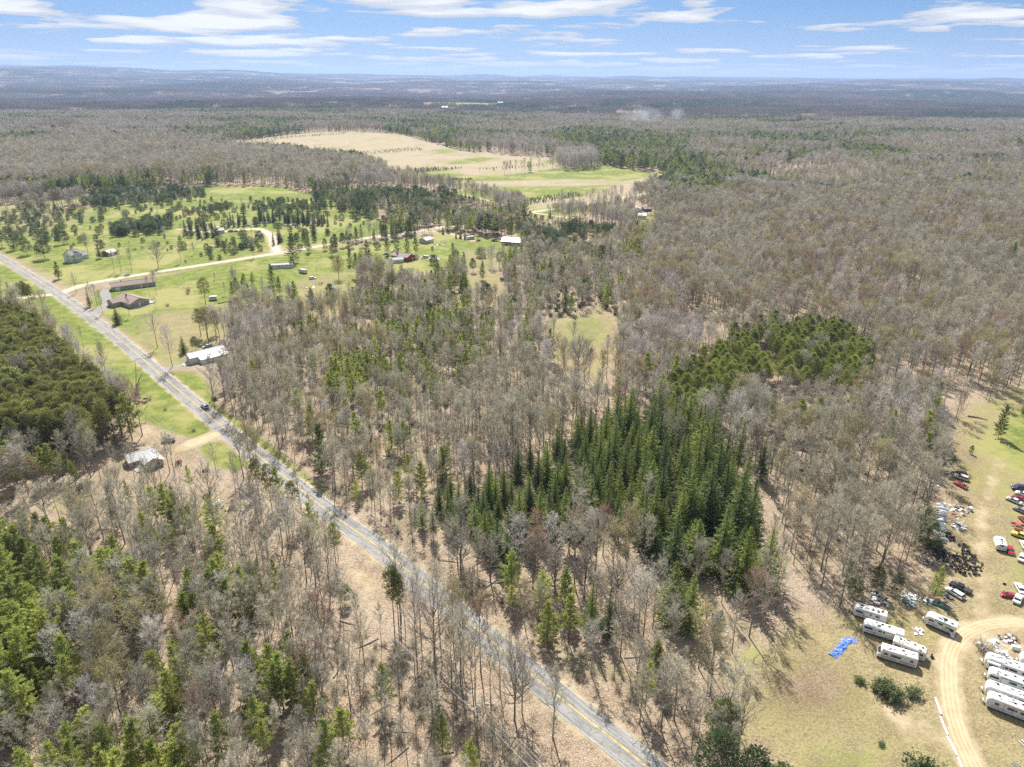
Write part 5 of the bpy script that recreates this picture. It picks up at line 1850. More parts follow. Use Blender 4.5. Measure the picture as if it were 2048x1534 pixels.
SHRUBS = [('evershrub', (1775, 1392), 3.2, 'largest green bush on the dry slope below the motorhome'), ('evershrub', (1765, 1378), 2.6, 'green bush behind the largest one on the dry slope'),
          ('evershrub', (1790, 1400), 2.6, 'green bush touching the right side of the largest one'), ('evershrub', (1826, 1392), 2.2, 'round green bush right of the others on the dry slope'),
          ('evershrub', (1719, 1364), 1.5, 'lone small green bush left on the dry slope'), ('evershrub', (1750, 1380), 1.3, 'little green bush left of the largest one'),
          ('evershrub', (1762, 1490), .9, 'tiny green bush near the bottom of the slope'),
          ('evershrub', (1840, 1560), 4.2, 'large bush cut by the bottom edge near the white pipes'), ('evershrub', (1870, 1570), 3.4, 'bush right beside the large one at the bottom edge'),
          ('shrub', (1965, 1302), 3.0, 'bare brush beside the scrap inside the track loop'),
          ('shrub', (1985, 1310), 2.5, 'bare brush at the end of the long trailer'),
          ('redshrub', (270, 500), 2.6, 'reddish bramble patch on the meadow behind the farmhouse, left part'), ('redshrub', (300, 498), 2.6, 'reddish bramble patch on the meadow behind the farmhouse, right part'),
          ('redshrub', (285, 496), 2.6, 'reddish bramble patch on the meadow behind the farmhouse, middle'),
          ('shrub', (375, 588), 2.5, 'bare bush below the apple tree'), ('shrub', (335, 612), 2.2, 'bare bush on the bright lawn'), ('shrub', (376, 582), 2.8, 'bare bush close to the apple tree'),
          ('shrub', (300, 800), 1.6, 'brush on the left grass strip'), ('shrub', (330, 820), 1.6, 'brush further down the left grass strip'), ('shrub', (388, 862), 1.6, 'brush at the corner of the dirt driveway'),
          ('evershrub', (430, 800), 1.6, 'bright bush beside the road near the white car')]
for k, p, h, lab in SHRUBS:
    x, y = at(*p)
    me = SHR[k][hash(lab) % 2 if False else len(lab) % 2]
    s = h / 2.5
    o = put('shrub', me, loc=(x, y, 0), rot=(0, 0, len(lab)), sc=(s * 1.25, s * 1.25, s))
    tag(o, lab, 'bush')

# tree-farm rows of young conifers
XP = []
for a, b, c_, nr, ns in (((420, 292), (560, 274), (545, 296), 9, 34), ((560, 276), (700, 266), (690, 270), 3, 40), ((700, 312), (850, 300), (838, 294), 4, 36), ((780, 352), (930, 336), (850, 336), 10, 40),
                         ((1045, 412), (1170, 392), (1150, 384), 8, 26), ((960, 342), (1100, 334), (1096, 328), 3, 22), ((855, 361), (945, 359), (945, 358), 2, 60)):
    A, B, Cc = (np.array(at(*q)) for q in (a, b, c_))
    for i in range(nr):
        for j in range(ns):
            if rg.uniform() < 0.2:
                continue
            XP.append(A + (B - A) * j / ns + (Cc - B) * i / max(1, nr) + rg.normal(size=2) * 0.5)
XP = np.array(XP)
ztx = terrain(XP[:, 0], XP[:, 1])
dx_ = np.hypot(XP[:, 0], XP[:, 1])
order = np.argsort(dx_)
near, farx = order[:300], order[300:]
for i in near:
    s = rg.uniform(0.55, 1.5)
    o = put('young_conifer', XM[i % 2], loc=(XP[i, 0], XP[i, 1], float(ztx[i])), rot=(0, 0, rg.uniform(0, 6)), sc=(s, s, s))
    tag(o, 'small dark conifer planted in the tree-farm rows beside the gravel road', 'young tree', 'young conifers in the tree-farm rows')
s = rg.uniform(0.6, 1.6, len(farx))
scatter('tree_farm_rows', XM, np.column_stack([XP[farx], ztx[farx]]), rg.uniform(0, 6, len(farx)), np.column_stack([s, s, s]), rg.integers(0, 2, len(farx)),
        'rows of young conifers on the far fields', 'young trees')


# ------------------------------------------------------------------ woods beyond 2.7 km, drawn in patches
def wood_patch(seed, n, W, conf):
    r = np.random.default_rng(seed)
    tb = TB(seed)
    for i in range(n):
        x, y = r.uniform(-W / 2, W / 2, 2)
        h = r.uniform(13, 20)
        if r.uniform() < conf:
            k = 16
            t = r.uniform(0.1, 1, k)
            a = r.uniform(0, 6.283, k)
            rad = (1 - t) * 3.2 + 0.3
            c = np.column_stack([x + np.cos(a) * rad * .6, y + np.sin(a) * rad * .6, h * t])
            tb.blades(c, np.column_stack([np.cos(a), np.sin(a), np.full(k, 0.4)]), 3.2, 1.8, 0, 0.2)
        else:
            k = 22
            a = r.uniform(0, 6.283, k)
            rad = r.uniform(0.2, 1, k) * 3.4
            z = h * r.uniform(0.45, 0.9, k)
            p0 = np.column_stack([x + np.cos(a) * rad * 0.4, y + np.sin(a) * rad * 0.4, z])
            p1 = np.column_stack([x + np.cos(a) * rad, y + np.sin(a) * rad, z + r.uniform(1.5, 4, k)])
            tb.twigs(p0, p1, 0.55, 1 if r.uniform() < .7 else 2)
            tb.twigs(np.array([[x, y, 0]]), np.array([[x, y, h * .8]]), 0.5, 1)
    return tb.mesh('wood_patch', [NEEDF, TWIGF, TWIGF])


PM = [wood_patch(800 + i, 210, 112, cf) for i, cf in enumerate((0.02, 0.06, 0.16, 0.4, 0.8, 0.0))]
PX, PS = [], []
for y0, y1, W, sc in ((2600, 7500, 108, 1.0), (7500, 27000, 235, 2.2)):
    P = jitter((-0.8 * y1, y0), (0.8 * y1, y1), W, rg)
    P = P[(np.abs(P[:, 0]) < 0.78 * P[:, 1] + 200) & (P[:, 1] > y0) & (P[:, 1] < y1)]
    P = P[~is_open(P, 15)]
    PX.append(P)
    PS.append(np.full(len(P), sc))
PX, PS = np.concatenate(PX), np.concatenate(PS)
con = vnoise(PX * np.array([0.45, 1.0]), 420.0, 31) * 0.6 + vnoise(PX, 150, 32) * 0.25 + rg.uniform(0, 1, len(PX)) * 0.15
pi = np.digitize(con, (0.32, 0.43, 0.52, 0.575, 0.62))
lut = np.array([5, 0, 1, 2, 3, 4])
zz = terrain(PX[:, 0], PX[:, 1])
scatter('far_woods', PM, np.column_stack([PX, zz - 0.3]), rg.integers(0, 4, len(PX)) * (math.pi / 2), np.column_stack([PS, PS, 1 + (PS - 1) * 0.25]), lut[pi],
        'far brown and green woods rolling to the horizon', 'woods')
print('PATCHES', len(PX), 'MEADOW', len(US))

# fallen trunks on the leaf litter
LOGM = []
for i in range(3):
    b = MB()
    r0 = 0.2 + .04 * i
    b.tube([(-4.2, 0, r0), (-1, .25 * (i - 1), r0 * .9 + .05), (2.2, .1, r0 * .75 + .1), (4.6, -.2 * i, .22)], [r0, r0 * .9, r0 * .7, r0 * .35], DEADW, 6)
    for k in range(4):
        x_ = -1 + 1.5 * k
        b.tube([(x_, 0, r0 * .8), (x_ + .9, (.9 if k % 2 else -.9), r0 + .5)], [.06, .02], DEADW, 3)
    LOGM.append(b.mesh('fallen_log'))
for poly, n, wh in (([(660, 1230), (850, 1350), (1080, 1530), (900, 1620), (700, 1480)], 16, 'under the power line'), ([(330, 1060), (560, 1120), (640, 1300), (420, 1420), (350, 1280)], 12, 'in the crowded poles left of the wires'),
                    ([(860, 1020), (1200, 1250), (1400, 1440), (1250, 1370), (900, 1130)], 14, 'on the right verge of the paved road'), ([(1560, 960), (1640, 920), (1800, 1020), (1700, 1170), (1600, 1100)], 10, 'in the wood left of the junk rows'),
                    ([(1260, 1180), (1480, 1230), (1600, 1220), (1540, 1290), (1350, 1300)], 5, 'on the open floor before the spruces')):
    poly = GP(*poly)
    lo, hi = poly.min(0), poly.max(0)
    k = 0
    while k < n:
        p = rg.uniform(lo, hi)
        if sdf(p[None], poly, 3)[0] < 0 or dist_line(p[None], ROAD)[0] < 8:
            continue
        s_ = rg.uniform(.4, .85)
        tag(put('fallen_log', LOGM[k % 3], loc=(p[0], p[1], 0), rot=(0, 0, rg.uniform(0, 6.28)), sc=(s_, s_, s_)), 'grey fallen trunk ' + wh, 'log', 'fallen trunks ' + wh)
        k += 1
# ------------------------------------------------------------------ built things: materials
M_WHITE = mat('white_siding', (0.66, 0.66, 0.64), 0.6, noise=0.08, scale=0.8)
M_CREAM = mat('beige_siding', (0.52, 0.47, 0.38), 0.65, noise=0.08, scale=0.8)
M_TAUPE = mat('taupe_siding', (0.40, 0.37, 0.32), 0.7, noise=0.1, scale=0.8)
M_SHINGLE = mat('brown_shingles', (0.265, 0.20, 0.175), 0.9, noise=0.22, scale=1.6)
M_GSHINGLE = mat('grey_shingles', (0.24, 0.235, 0.23), 0.9, noise=0.25, scale=1.4)
M_LSHINGLE = mat('light_grey_shingles', (0.46, 0.455, 0.45), 0.85, noise=0.18, scale=1.2)
M_METAL = mat('white_roof_metal', (0.66, 0.66, 0.67), 0.42, spec=0.6, noise=0.06, scale=0.5)
M_GALV = mat('galvanised_roof', (0.50, 0.51, 0.54), 0.4, metal=0.4, noise=0.2, scale=0.5)
M_RED = mat('red_barn_boards', (0.33, 0.05, 0.035), 0.75, noise=0.2, scale=1.0)
M_BARN = mat('weathered_brown_boards', (0.17, 0.12, 0.085), 0.85, noise=0.3, scale=1.0)
M_GLASS = mat('window_glass', (0.03, 0.035, 0.04), 0.08, spec=0.7)
M_TRIM = mat('white_trim', (0.78, 0.78, 0.76), 0.5)
M_DOOR = mat('grey_door', (0.45, 0.46, 0.47), 0.5)
M_DARK = mat('dark_opening', (0.025, 0.025, 0.027), 0.8)
M_DECK = mat('grey_deck_boards', (0.40, 0.37, 0.33), 0.85, noise=0.2, scale=1.5)
M_BRICK = mat('red_chimney_brick', (0.28, 0.12, 0.085), 0.85, noise=0.25, scale=3)
M_TYRE = mat('black_rubber', (0.022, 0.022, 0.023), 0.75, noise=0.3, scale=2.0)
M_RIM = mat('wheel_rim_grey', (0.5, 0.5, 0.51), 0.35, metal=0.7)
M_CHROME = mat('bumper_chrome', (0.62, 0.62, 0.63), 0.22, metal=0.9)
M_LAMP = mat('lamp_lens', (0.75, 0.75, 0.70), 0.15, spec=0.7)
M_TAIL = mat('tail_lamp_red', (0.35, 0.02, 0.015), 0.2, spec=0.6)
M_BLACK = mat('black_plastic', (0.03, 0.03, 0.032), 0.5)
M_RUST = mat('rusty_steel', (0.22, 0.10, 0.05), 0.85, noise=0.4, scale=3)
M_POLE = mat('pole_wood', (0.25, 0.20, 0.155), 0.9, noise=0.25, scale=1.5)
M_WIRE = mat('aluminium_wire', (0.55, 0.55, 0.56), 0.45, metal=0.5)
M_INS = mat('porcelain_insulator', (0.42, 0.40, 0.38), 0.25)
M_GREYST = mat('grey_steel', (0.33, 0.34, 0.35), 0.5, metal=0.5, noise=0.2)
M_ORANGE = mat('orange_plastic', (0.75, 0.28, 0.03), 0.5)
M_BLUE = mat('blue_tarpaulin', (0.045, 0.12, 0.50), 0.40, noise=0.3, scale=1.6, noise2=(0.16, 0.28, 0.66), detail=5)
M_PVC = mat('white_pipe', (0.80, 0.80, 0.78), 0.4)
M_LOG = mat('cut_logs', (0.27, 0.20, 0.14), 0.9, noise=0.3, scale=2)
M_STONE = mat('field_stones', (0.38, 0.34, 0.31), 0.9, noise=0.35, scale=1.5)

TZ = lambda x, y: float(terrain(x, y))


def frame_of(p, q):
    """origin at ground point p, heading towards q; returns x, y, angle, length"""
    a, b = np.array(at(*p)), np.array(at(*q))
    d = b - a
    return a[0], a[1], math.atan2(d[1], d[0]), float(np.hypot(*d))


def wall_window(parent, x, z, w, h, face, M=None, y=0.0, sill=True):
    """window on a wall lying along local x (face -1 looks to -y, +1 to +y; 'e' / 'w' for the ends)"""
    fr, pn = MB(), MB()
    if face in (-1, 1):
        for dx, dz, ww, hh in ((0, h / 2, w + .14, .08), (0, -h / 2, w + .14, .08), (-w / 2, 0, .08, h - .08), (w / 2, 0, .08, h - .08), (0, 0, .05, h - .08)):
            fr.box((x + dx, y + face * .035, z + dz), (ww, .07, hh), M or M_TRIM)
        pn.box((x, y + face * .02, z), (w - .08, .03, h - .08), M_GLASS)
    else:
        s = 1 if face == 'e' else -1
        for dx, dz, ww, hh in ((0, h / 2, w + .14, .08), (0, -h / 2, w + .14, .08), (-w / 2, 0, .08, h - .08), (w / 2, 0, .08, h - .08), (0, 0, .05, h - .08)):
            fr.box((x + s * .035, y + dx, z + dz), (.07, ww, hh), M or M_TRIM)
        pn.box((x + s * .02, y, z), (.03, w - .08, h - .08), M_GLASS)
    f = fr.obj('window', parent)
    pn.obj('pane', f)
    return f


def wall_door(parent, x, z0, w, h, face, y=0.0, M=None):
    d, hd = MB(), MB()
    if face in (-1, 1):
        d.box((x, y + face * .03, z0 + h / 2), (w, .06, h), M or M_DOOR)
        hd.box((x + w * .36, y + face * .09, z0 + 1.0), (.12, .06, .06), M_BLACK)
    else:
        s = 1 if face == 'e' else -1
        d.box((x + s * .03, y, z0 + h / 2), (.06, w, h), M or M_DOOR)
        hd.box((x + s * .09, y + w * .36, z0 + 1.0), (.06, .12, .06), M_BLACK)
    o = d.obj('door', parent)
    hd.obj('handle', o)
    return o


def gable(parent, x0, y0, L, W, H, rise, M_wall, M_roof, ridge='x', over=0.4, ribs=0.0, cap=True):
    """walls and a gable roof over the rectangle x0..x0+L, y0..y0+W (local)"""
    w = MB()
    x1, y1 = x0 + L, y0 + W
    for a, b in (((x0, y0), (x1, y0)), ((x1, y0), (x1, y1)), ((x1, y1), (x0, y1)), ((x0, y1), (x0, y0))):
        w.poly([(a[0], a[1], -0.3), (b[0], b[1], -0.3), (b[0], b[1], H), (a[0], a[1], H)], M_wall)
    if ridge == 'x':
        ym = (y0 + y1) / 2
        w.poly([(x1, y0, H), (x1, y1, H), (x1, ym, H + rise)], M_wall)
        w.poly([(x0, y1, H), (x0, y0, H), (x0, ym, H + rise)], M_wall)
    else:
        xm = (x0 + x1) / 2
        w.poly([(x0, y0, H), (x1, y0, H), (xm, y0, H + rise)], M_wall)
        w.poly([(x1, y1, H), (x0, y1, H), (xm, y1, H + rise)], M_wall)
    wo = w.obj('wall', parent)
    r = MB()
    t = 0.14
    hw = (W if ridge == 'x' else L) / 2
    k = rise / hw
    for s in (-1, 1):
        e = hw + over

        def P(u, v, dz):
            # u along the ridge, v out from the ridge
            if ridge == 'x':
                return (x0 - over + u * (L + 2 * over), (y0 + y1) / 2 + s * v, H + rise - k * v + .03 + dz)
            return ((x0 + x1) / 2 + s * v, y0 - over + u * (W + 2 * over), H + rise - k * v + .03 + dz)
        lo = [P(0, 0, 0), P(1, 0, 0), P(1, e, 0), P(0, e, 0)]
        hi = [P(0, 0, t), P(1, 0, t), P(1, e, t), P(0, e, t)]
        r.add(lo + hi, [(0, 1, 2, 3), (7, 6, 5, 4), (0, 4, 5, 1), (1, 5, 6, 2), (2, 6, 7, 3), (3, 7, 4, 0)], M_roof)
        if ribs:
            n = int((L if ridge == 'x' else W) / ribs)
            for i in range(n + 1):
                u = i / n
                a, b = P(u, 0.06, t + .03), P(u, e - .02, t + .03)
                r.tube([a, b], [.035, .035], M_roof, 4)
    ro = r.obj('roof', parent)
    if cap:
        c = MB()
        if ridge == 'x':
            c.box(((x0 + x1) / 2, (y0 + y1) / 2, H + rise + t + .06), (L + 2 * over + .02, .35, .08), M_roof)
        else:
            c.box(((x0 + x1) / 2, (y0 + y1) / 2, H + rise + t + .06), (.35, W + 2 * over + .02, .08), M_roof)
        c.obj('ridge_cap', ro)
    return wo, ro


def building(name, p, q, label, cat, z=None):
    x, y, a, L = frame_of(p, q)
    o = thing(name, (x, y, TZ(x, y)), a, label, cat)
    return o, L


# --- white farmhouse: local x along the front (right), local y away from the camera
o, L = building('farmhouse', (145, 526), (172, 519), 'white two storey farmhouse with grey cross gable roof beside bare tree', 'house')
gable(o, 0, 0, 9.5, 7.5, 5.4, 2.6, M_WHITE, M_GSHINGLE, ridge='x')
gable(o, 2.8, -1.2, 4.0, 5.0, 5.4, 2.0, M_WHITE, M_GSHINGLE, ridge='y', over=.3)
gable(o, 9.6, 2.0, 6.5, 6.0, 3.0, 1.8, M_WHITE, M_GSHINGLE, ridge='x')
for x_, z_ in ((1.4, 1.6), (8.2, 1.6), (1.4, 4.2), (8.2, 4.2)):
    wall_window(o, x_, z_, 0.9, 1.4, -1, y=0)
wall_window(o, 4.8, 4.3, 1.0, 1.4, -1, y=-1.2)
wall_window(o, 3.6, 1.6, .8, 1.3, -1, y=-1.2)
wall_door(o, 5.6, 0, 1.0, 2.1, -1, y=-1.2)
wall_window(o, 0, 1.6, .9, 1.4, 'w', y=3.5)
wall_window(o, 0, 4.2, .9, 1.4, 'w', y=3.5)
wall_window(o, 12, 1.6, 1.1, 1.2, -1, y=2.0)
b = MB(); b.box((2.2, 5.2, 8.0), (.7, .7, 1.9), M_BRICK); b.obj('chimney', o)
# garage right of it
o, L = building('garage', (219, 513), (233, 509), 'low brown garage with pale roof behind roadside trees right of farmhouse', 'garage')
gable(o, 0, 0, 8, 7, 2.6, 1.6, M_BARN, M_LSHINGLE, ridge='x')
wall_door(o, 4, 0, 3.0, 2.2, -1, M=M_TRIM)

# --- brown roofed ranch house, front wing
o, L = building('ranch_house', (262, 617), (299, 608), 'beige ranch house with brown gable roof and a row of white windows', 'house')
gable(o, 0, 0, 11.5, 17, 2.8, 2.3, M_TAUPE, M_SHINGLE, ridge='y', over=.6)
for i, x_ in enumerate((0.9, 2.4, 3.9, 7.2, 8.7, 10.3)):
    wall_window(o, x_, 1.55, 1.0, 1.4, -1)
wall_door(o, 5.5, 0.1, 1.0, 2.1, -1, M=M_TRIM)
for y_ in (4, 8, 12.5):
    wall_window(o, 0, 1.6, 1.2, 1.2, 'w', y=y_)
gable(o, -5.0, 9.5, 5.0, 7.0, 2.7, 1.6, M_TAUPE, M_SHINGLE, ridge='x', over=.4, cap=False)
d = MB()
d.box((13.3, 3.2, .35), (3.4, 7.0, .22), M_DECK)
for x_ in (11.9, 14.8):
    for y_ in (0, 3.2, 6.5):
        d.box((x_, y_, .6), (.1, .1, 1.5), M_TRIM)
d.box((14.8, 3.2, 1.3), (.08, 6.6, .08), M_TRIM)
d.obj('deck', o)
d = MB(); d.box((5.6, -1.7, .10), (9.5, 2.6, .2), M_DECK); d.obj('terrace', o)
b = MB(); b.box((4.0, 11.0, 5.2), (.7, .7, 1.5), M_BRICK); b.obj('chimney', o)
# --- long rear wing
o, L = building('long_garage', (226, 583), (300, 573), 'long low garage with brown roof behind the beige ranch house', 'garage')
gable(o, 0, 0, 25, 8.0, 2.8, 1.8, M_TAUPE, M_SHINGLE, ridge='x', over=.5)
wall_door(o, 3.0, 0, 2.6, 2.2, -1, M=M_TRIM)
wall_door(o, 16.5, 0, 1.0, 2.1, -1, M=M_TRIM)
for x_ in (8, 11.5, 19, 22):
    wall_window(o, x_, 1.6, 1.2, 1.0, -1)
b = MB(); b.box((6.0, 4.6, 4.9), (.6, .6, 1.0), M_BRICK); b.obj('chimney', o)

# --- white metal barn with lean-to
o, L = building('metal_barn', (386, 733), (452, 717), 'white metal barn with bright ribbed roof and lower lean-to by driveway', 'barn')
o.scale = (.82, .85, .95)
gable(o, 0.3, 3.6, 21, 7.0, 3.2, 1.7, M_WHITE, M_METAL, ridge='x', over=.3, ribs=0.9)
w = MB()
for a, b_ in (((5, 0), (21, 0)), ((21, 0), (21, 3.55)), ((5, 3.55), (5, 0))):
    w.poly([(a[0], a[1], -.2), (b_[0], b_[1], -.2), (b_[0], b_[1], 2.3 + .15 * b_[1]), (a[0], a[1], 2.3 + .15 * a[1])], M_WHITE)
w.obj('lean_to_wall', o)
r = MB()
r.add([(4.7, -.4, 2.38), (21.3, -.4, 2.38), (21.3, 3.5, 2.93), (4.7, 3.5, 2.93), (4.7, -.4, 2.48), (21.3, -.4, 2.48), (21.3, 3.5, 3.03), (4.7, 3.5, 3.03)],
      [(3, 2, 1, 0), (4, 5, 6, 7), (0, 1, 5, 4), (1, 2, 6, 5), (2, 3, 7, 6), (3, 0, 4, 7)], M_METAL)
for i in range(19):
    x_ = 4.75 + i * .918
    r.tube([(x_, -.38, 2.51), (x_, 3.45, 3.055)], [.03, .03], M_METAL, 4)
r.obj('lean_to_roof', o)
wall_door(o, 0.3, 0, 3.2, 2.7, 'w', y=7.0, M=M_DOOR)
wall_door(o, 0.3, 0, .95, 2.1, 'w', y=9.6, M=M_TRIM)
for x_ in (8, 12, 16):
    wall_window(o, x_, 1.4, 1.0, .8, -1)

# --- grey roofed house by the dirt drive (roof corners taken at eaves height)
def plan(pts, z):
    return np.array([at(px, py, z) for px, py in pts])


q = plan(((247, 900), (296, 886), (314, 910), (262, 922)), 3.4)
c0 = q.mean(0)
ax = q[1] - q[0]
a = math.atan2(ax[1], ax[0])
o = thing('bungalow', (c0[0], c0[1], 0), a, 'light grey roofed bungalow among bare trees beside the dirt driveway', 'house')
o.scale = (.74, .74, .84)
gable(o, -6.2, -4.4, 12.4, 8.8, 2.7, 1.9, M_CREAM, M_LSHINGLE, ridge='x', over=.5)
gable(o, -1.2, -11.0, 8.0, 7.2, 2.7, 1.7, M_CREAM, M_LSHINGLE, ridge='y', over=.5)
for x_ in (0.6, 4.6):
    wall_window(o, x_, 1.5, 1.2, 1.2, -1, y=-11.0)
wall_door(o, 2.7, 0.1, 1.0, 2.1, -1, y=-11.0)
wall_window(o, -4.2, 1.5, 1.3, 1.2, -1, y=-4.4)
wall_window(o, 6.2, 1.5, 1.2, 1.2, 'e', y=1.0)
wall_window(o, 6.8, 1.5, 1.2, 1.2, 'e', y=-8.0)
b = MB(); b.box((-2.5, 1.2, 4.7), (.6, .6, 1.2), M_BRICK); b.obj('chimney', o)
d = MB()
d.box((-3.4, -9.0, .3), (3.6, 4.0, .2), M_DECK)
for i in range(9):
    d.box((-5.1 + i * .43, -11.0, .75), (.06, .06, .8), M_TRIM)
d.box((-3.4, -11.0, 1.15), (3.6, .08, .08), M_TRIM)
d.obj('porch', o)

# --- mobile home and neighbours
o, L = building('mobile_home', (541, 538), (581, 536), 'long white mobile home with low roof beneath the large dark pine', 'mobile home')
gable(o, 0, 0, 15.5, 4.4, 2.6, .5, M_WHITE, M_LSHINGLE, ridge='x', over=.15)
for x_ in (1.6, 6.0, 11, 14):
    wall_window(o, x_, 1.6, 1.1, .9, -1)
wall_door(o, 8.0, .3, .9, 2.0, -1, M=M_DOOR)
d = MB()
for i in range(3):
    d.box((8.0, -.35 - .3 * i, .25 - .09 * i), (1.2, .3, .18), M_DECK)
d.obj('steps', o)

o, L = building('red_shed', (814, 524), (834, 518), 'red barn-like shed with brown roof between junk and tall pines', 'shed')
gable(o, 0, 0, 9.5, 15, 3.2, 1.7, M_RED, M_SHINGLE, ridge='y', over=.4)
wall_door(o, 3.2, 0, 2.6, 2.5, -1, M=M_RED)
wall_door(o, 6.4, 0, 1.0, 2.1, -1, M=M_TRIM)
wall_window(o, 8.2, 1.5, .8, .9, -1)
wall_window(o, 0, 1.6, 1, 1, 'w', y=10)
wall_window(o, 9.5, 1.6, 1, 1, 'e', y=6)
b = MB(); b.box((11.4, 2.4, 1.3), (3.6, 4.6, 2.6), M_WHITE); b.obj('side_room', o)
b = MB(); b.box((11.4, 2.4, 2.68), (3.9, 4.9, .12), M_GSHINGLE, ry=.0); b.obj('side_roof', o)
o, L = building('white_shed', (786, 527), (807, 525), 'small white shed touching the left side of the red shed', 'shed')
gable(o, 0, 0, 8.2, 5.0, 2.5, 1.2, M_WHITE, M_LSHINGLE, ridge='x', over=.3)
wall_door(o, 4, 0, 1.0, 2.0, -1)
wall_window(o, 1.8, 1.5, .9, .8, -1)
o, L = building('grey_shed', (853, 488), (876, 482), 'grey gabled shed at the upper end of the farm lawn', 'shed')
gable(o, 0, 0, 9, 8, 2.8, 1.7, M_LSHINGLE, M_LSHINGLE, ridge='x', over=.4)
wall_door(o, 6.5, 0, 2.4, 2.2, -1, M=M_TRIM)
wall_window(o, 2.5, 1.5, 1, .9, -1)
o, L = building('pole_barn', (1003, 490), (1037, 492), 'brown pole barn with pale grey metal roof at wood edge', 'barn')
gable(o, 0, 0, 16, 10.5, 3.2, 2.3, M_BARN, M_GALV, ridge='x', over=.4, ribs=1.0)
wall_door(o, 16, 0, 3.4, 2.8, 'e', y=5.2, M=M_RED)
for x_ in (4, 9, 13):
    wall_window(o, x_, 1.6, 1.1, .9, -1)
o, L = building('long_white_barn', (1265, 438.5), (1292.5, 438.5), 'long low white barn nearest on the far bright lawn', 'barn')
gable(o, 0, 0, 13.5, 9, 3.6, 1.6, M_WHITE, M_METAL, ridge='x', over=.3, ribs=1.2)
for x_ in (3, 7, 11):
    wall_window(o, x_, 1.7, 1.2, 1.0, -1)
o, L = building('white_house', (1264, 425.5), (1283, 425.5), 'white house with grey gable behind the long white barn', 'house')
gable(o, 0, 0, 10, 11, 3.2, 2.4, M_WHITE, M_LSHINGLE, ridge='y', over=.4)
for x_ in (2.4, 7.6):
    wall_window(o, x_, 1.6, 1.2, 1.2, -1)
wall_door(o, 5, 0, 1.0, 2.1, -1)
o, L = building('dark_shed', (1288, 423.5), (1305, 423), 'small dark shed right of the white house', 'shed')
gable(o, 0, 0, 8.5, 7, 2.7, 1.6, M_BARN, M_GSHINGLE, ridge='x', over=.3)
wall_door(o, 4.2, 0, 2.6, 2.2, -1, M=M_DARK)
o, L = building('lawn_shed', (662, 583), (674, 581), 'tiny white garden shed on the lawn below the small white car', 'shed')
gable(o, 0, 0, 3.4, 3.0, 2.0, .8, M_WHITE, M_LSHINGLE, ridge='x', over=.2)
wall_door(o, 1.7, 0, 1.0, 1.8, -1)
o, L = building('yard_cabin', (434, 468), (448, 466), 'small white cabin at the end of the dark spruce row', 'cabin')
gable(o, 0, 0, 7.0, 5.5, 2.6, 1.2, M_WHITE, M_LSHINGLE, ridge='x', over=.3)
wall_door(o, 3.5, 0, 1.0, 2.0, -1)
wall_window(o, 1.6, 1.5, 1, .9, -1)
for k, (px, py, lab) in enumerate(((758, 211, 'tiny white farmhouse far left of the distant green field'), (889, 221, 'tiny white shed just below the distant green field'), (1000, 214, 'tiny pale house at the right tip of the distant green field'),
                                   (1043, 208, 'tiny white house right of the distant green field'), (1174, 201, 'tiny bright white building among far dark pines'),
                                   (1700, 327, 'blue grey roofed house among pines beyond the right wood'), (1600, 314, 'pale house beside the far gravel road'))):
    x, y = at(px, py)
    o = thing('farmhouse', (x, y, TZ(x, y)), 0.1 * k, lab, 'house')
    s = 1.0 if py > 300 else 1.6
    gable(o, -8 * s, -5 * s, 16 * s, 10 * s, 5 * s, 3 * s, M_WHITE, M_METAL if k != 5 else M_GALV, ridge='x')
    wall_door(o, 0, 0, 2 * s, 3 * s, -1, y=-5 * s)
    for x_ in (-5, 5):
        wall_window(o, x_ * s, 2.4 * s, 1.8 * s, 1.8 * s, -1, y=-5 * s)

# ------------------------------------------------------------------ cars
PAINT = {}


def paint(name, c):
    if name not in PAINT:
        PAINT[name] = mat('car_paint_' + name, c, 0.32, spec=0.5, noise=0.22, scale=1.6, coat=0.25)
    return PAINT[name]


for nm, c in (('white', (.74, .74, .73)), ('red', (.33, .025, .03)), ('faded_red', (.45, .075, .06)), ('dark_red', (.20, .02, .02)), ('black', (.02, .02, .022)), ('silver', (.46, .47, .48)), ('grey', (.20, .20, .21)),
              ('navy', (.02, .03, .085)), ('beige', (.56, .52, .42)), ('yellow', (.62, .48, .06)), ('brown', (.22, .15, .10)), ('green', (.04, .13, .09))):
    paint(nm, c)

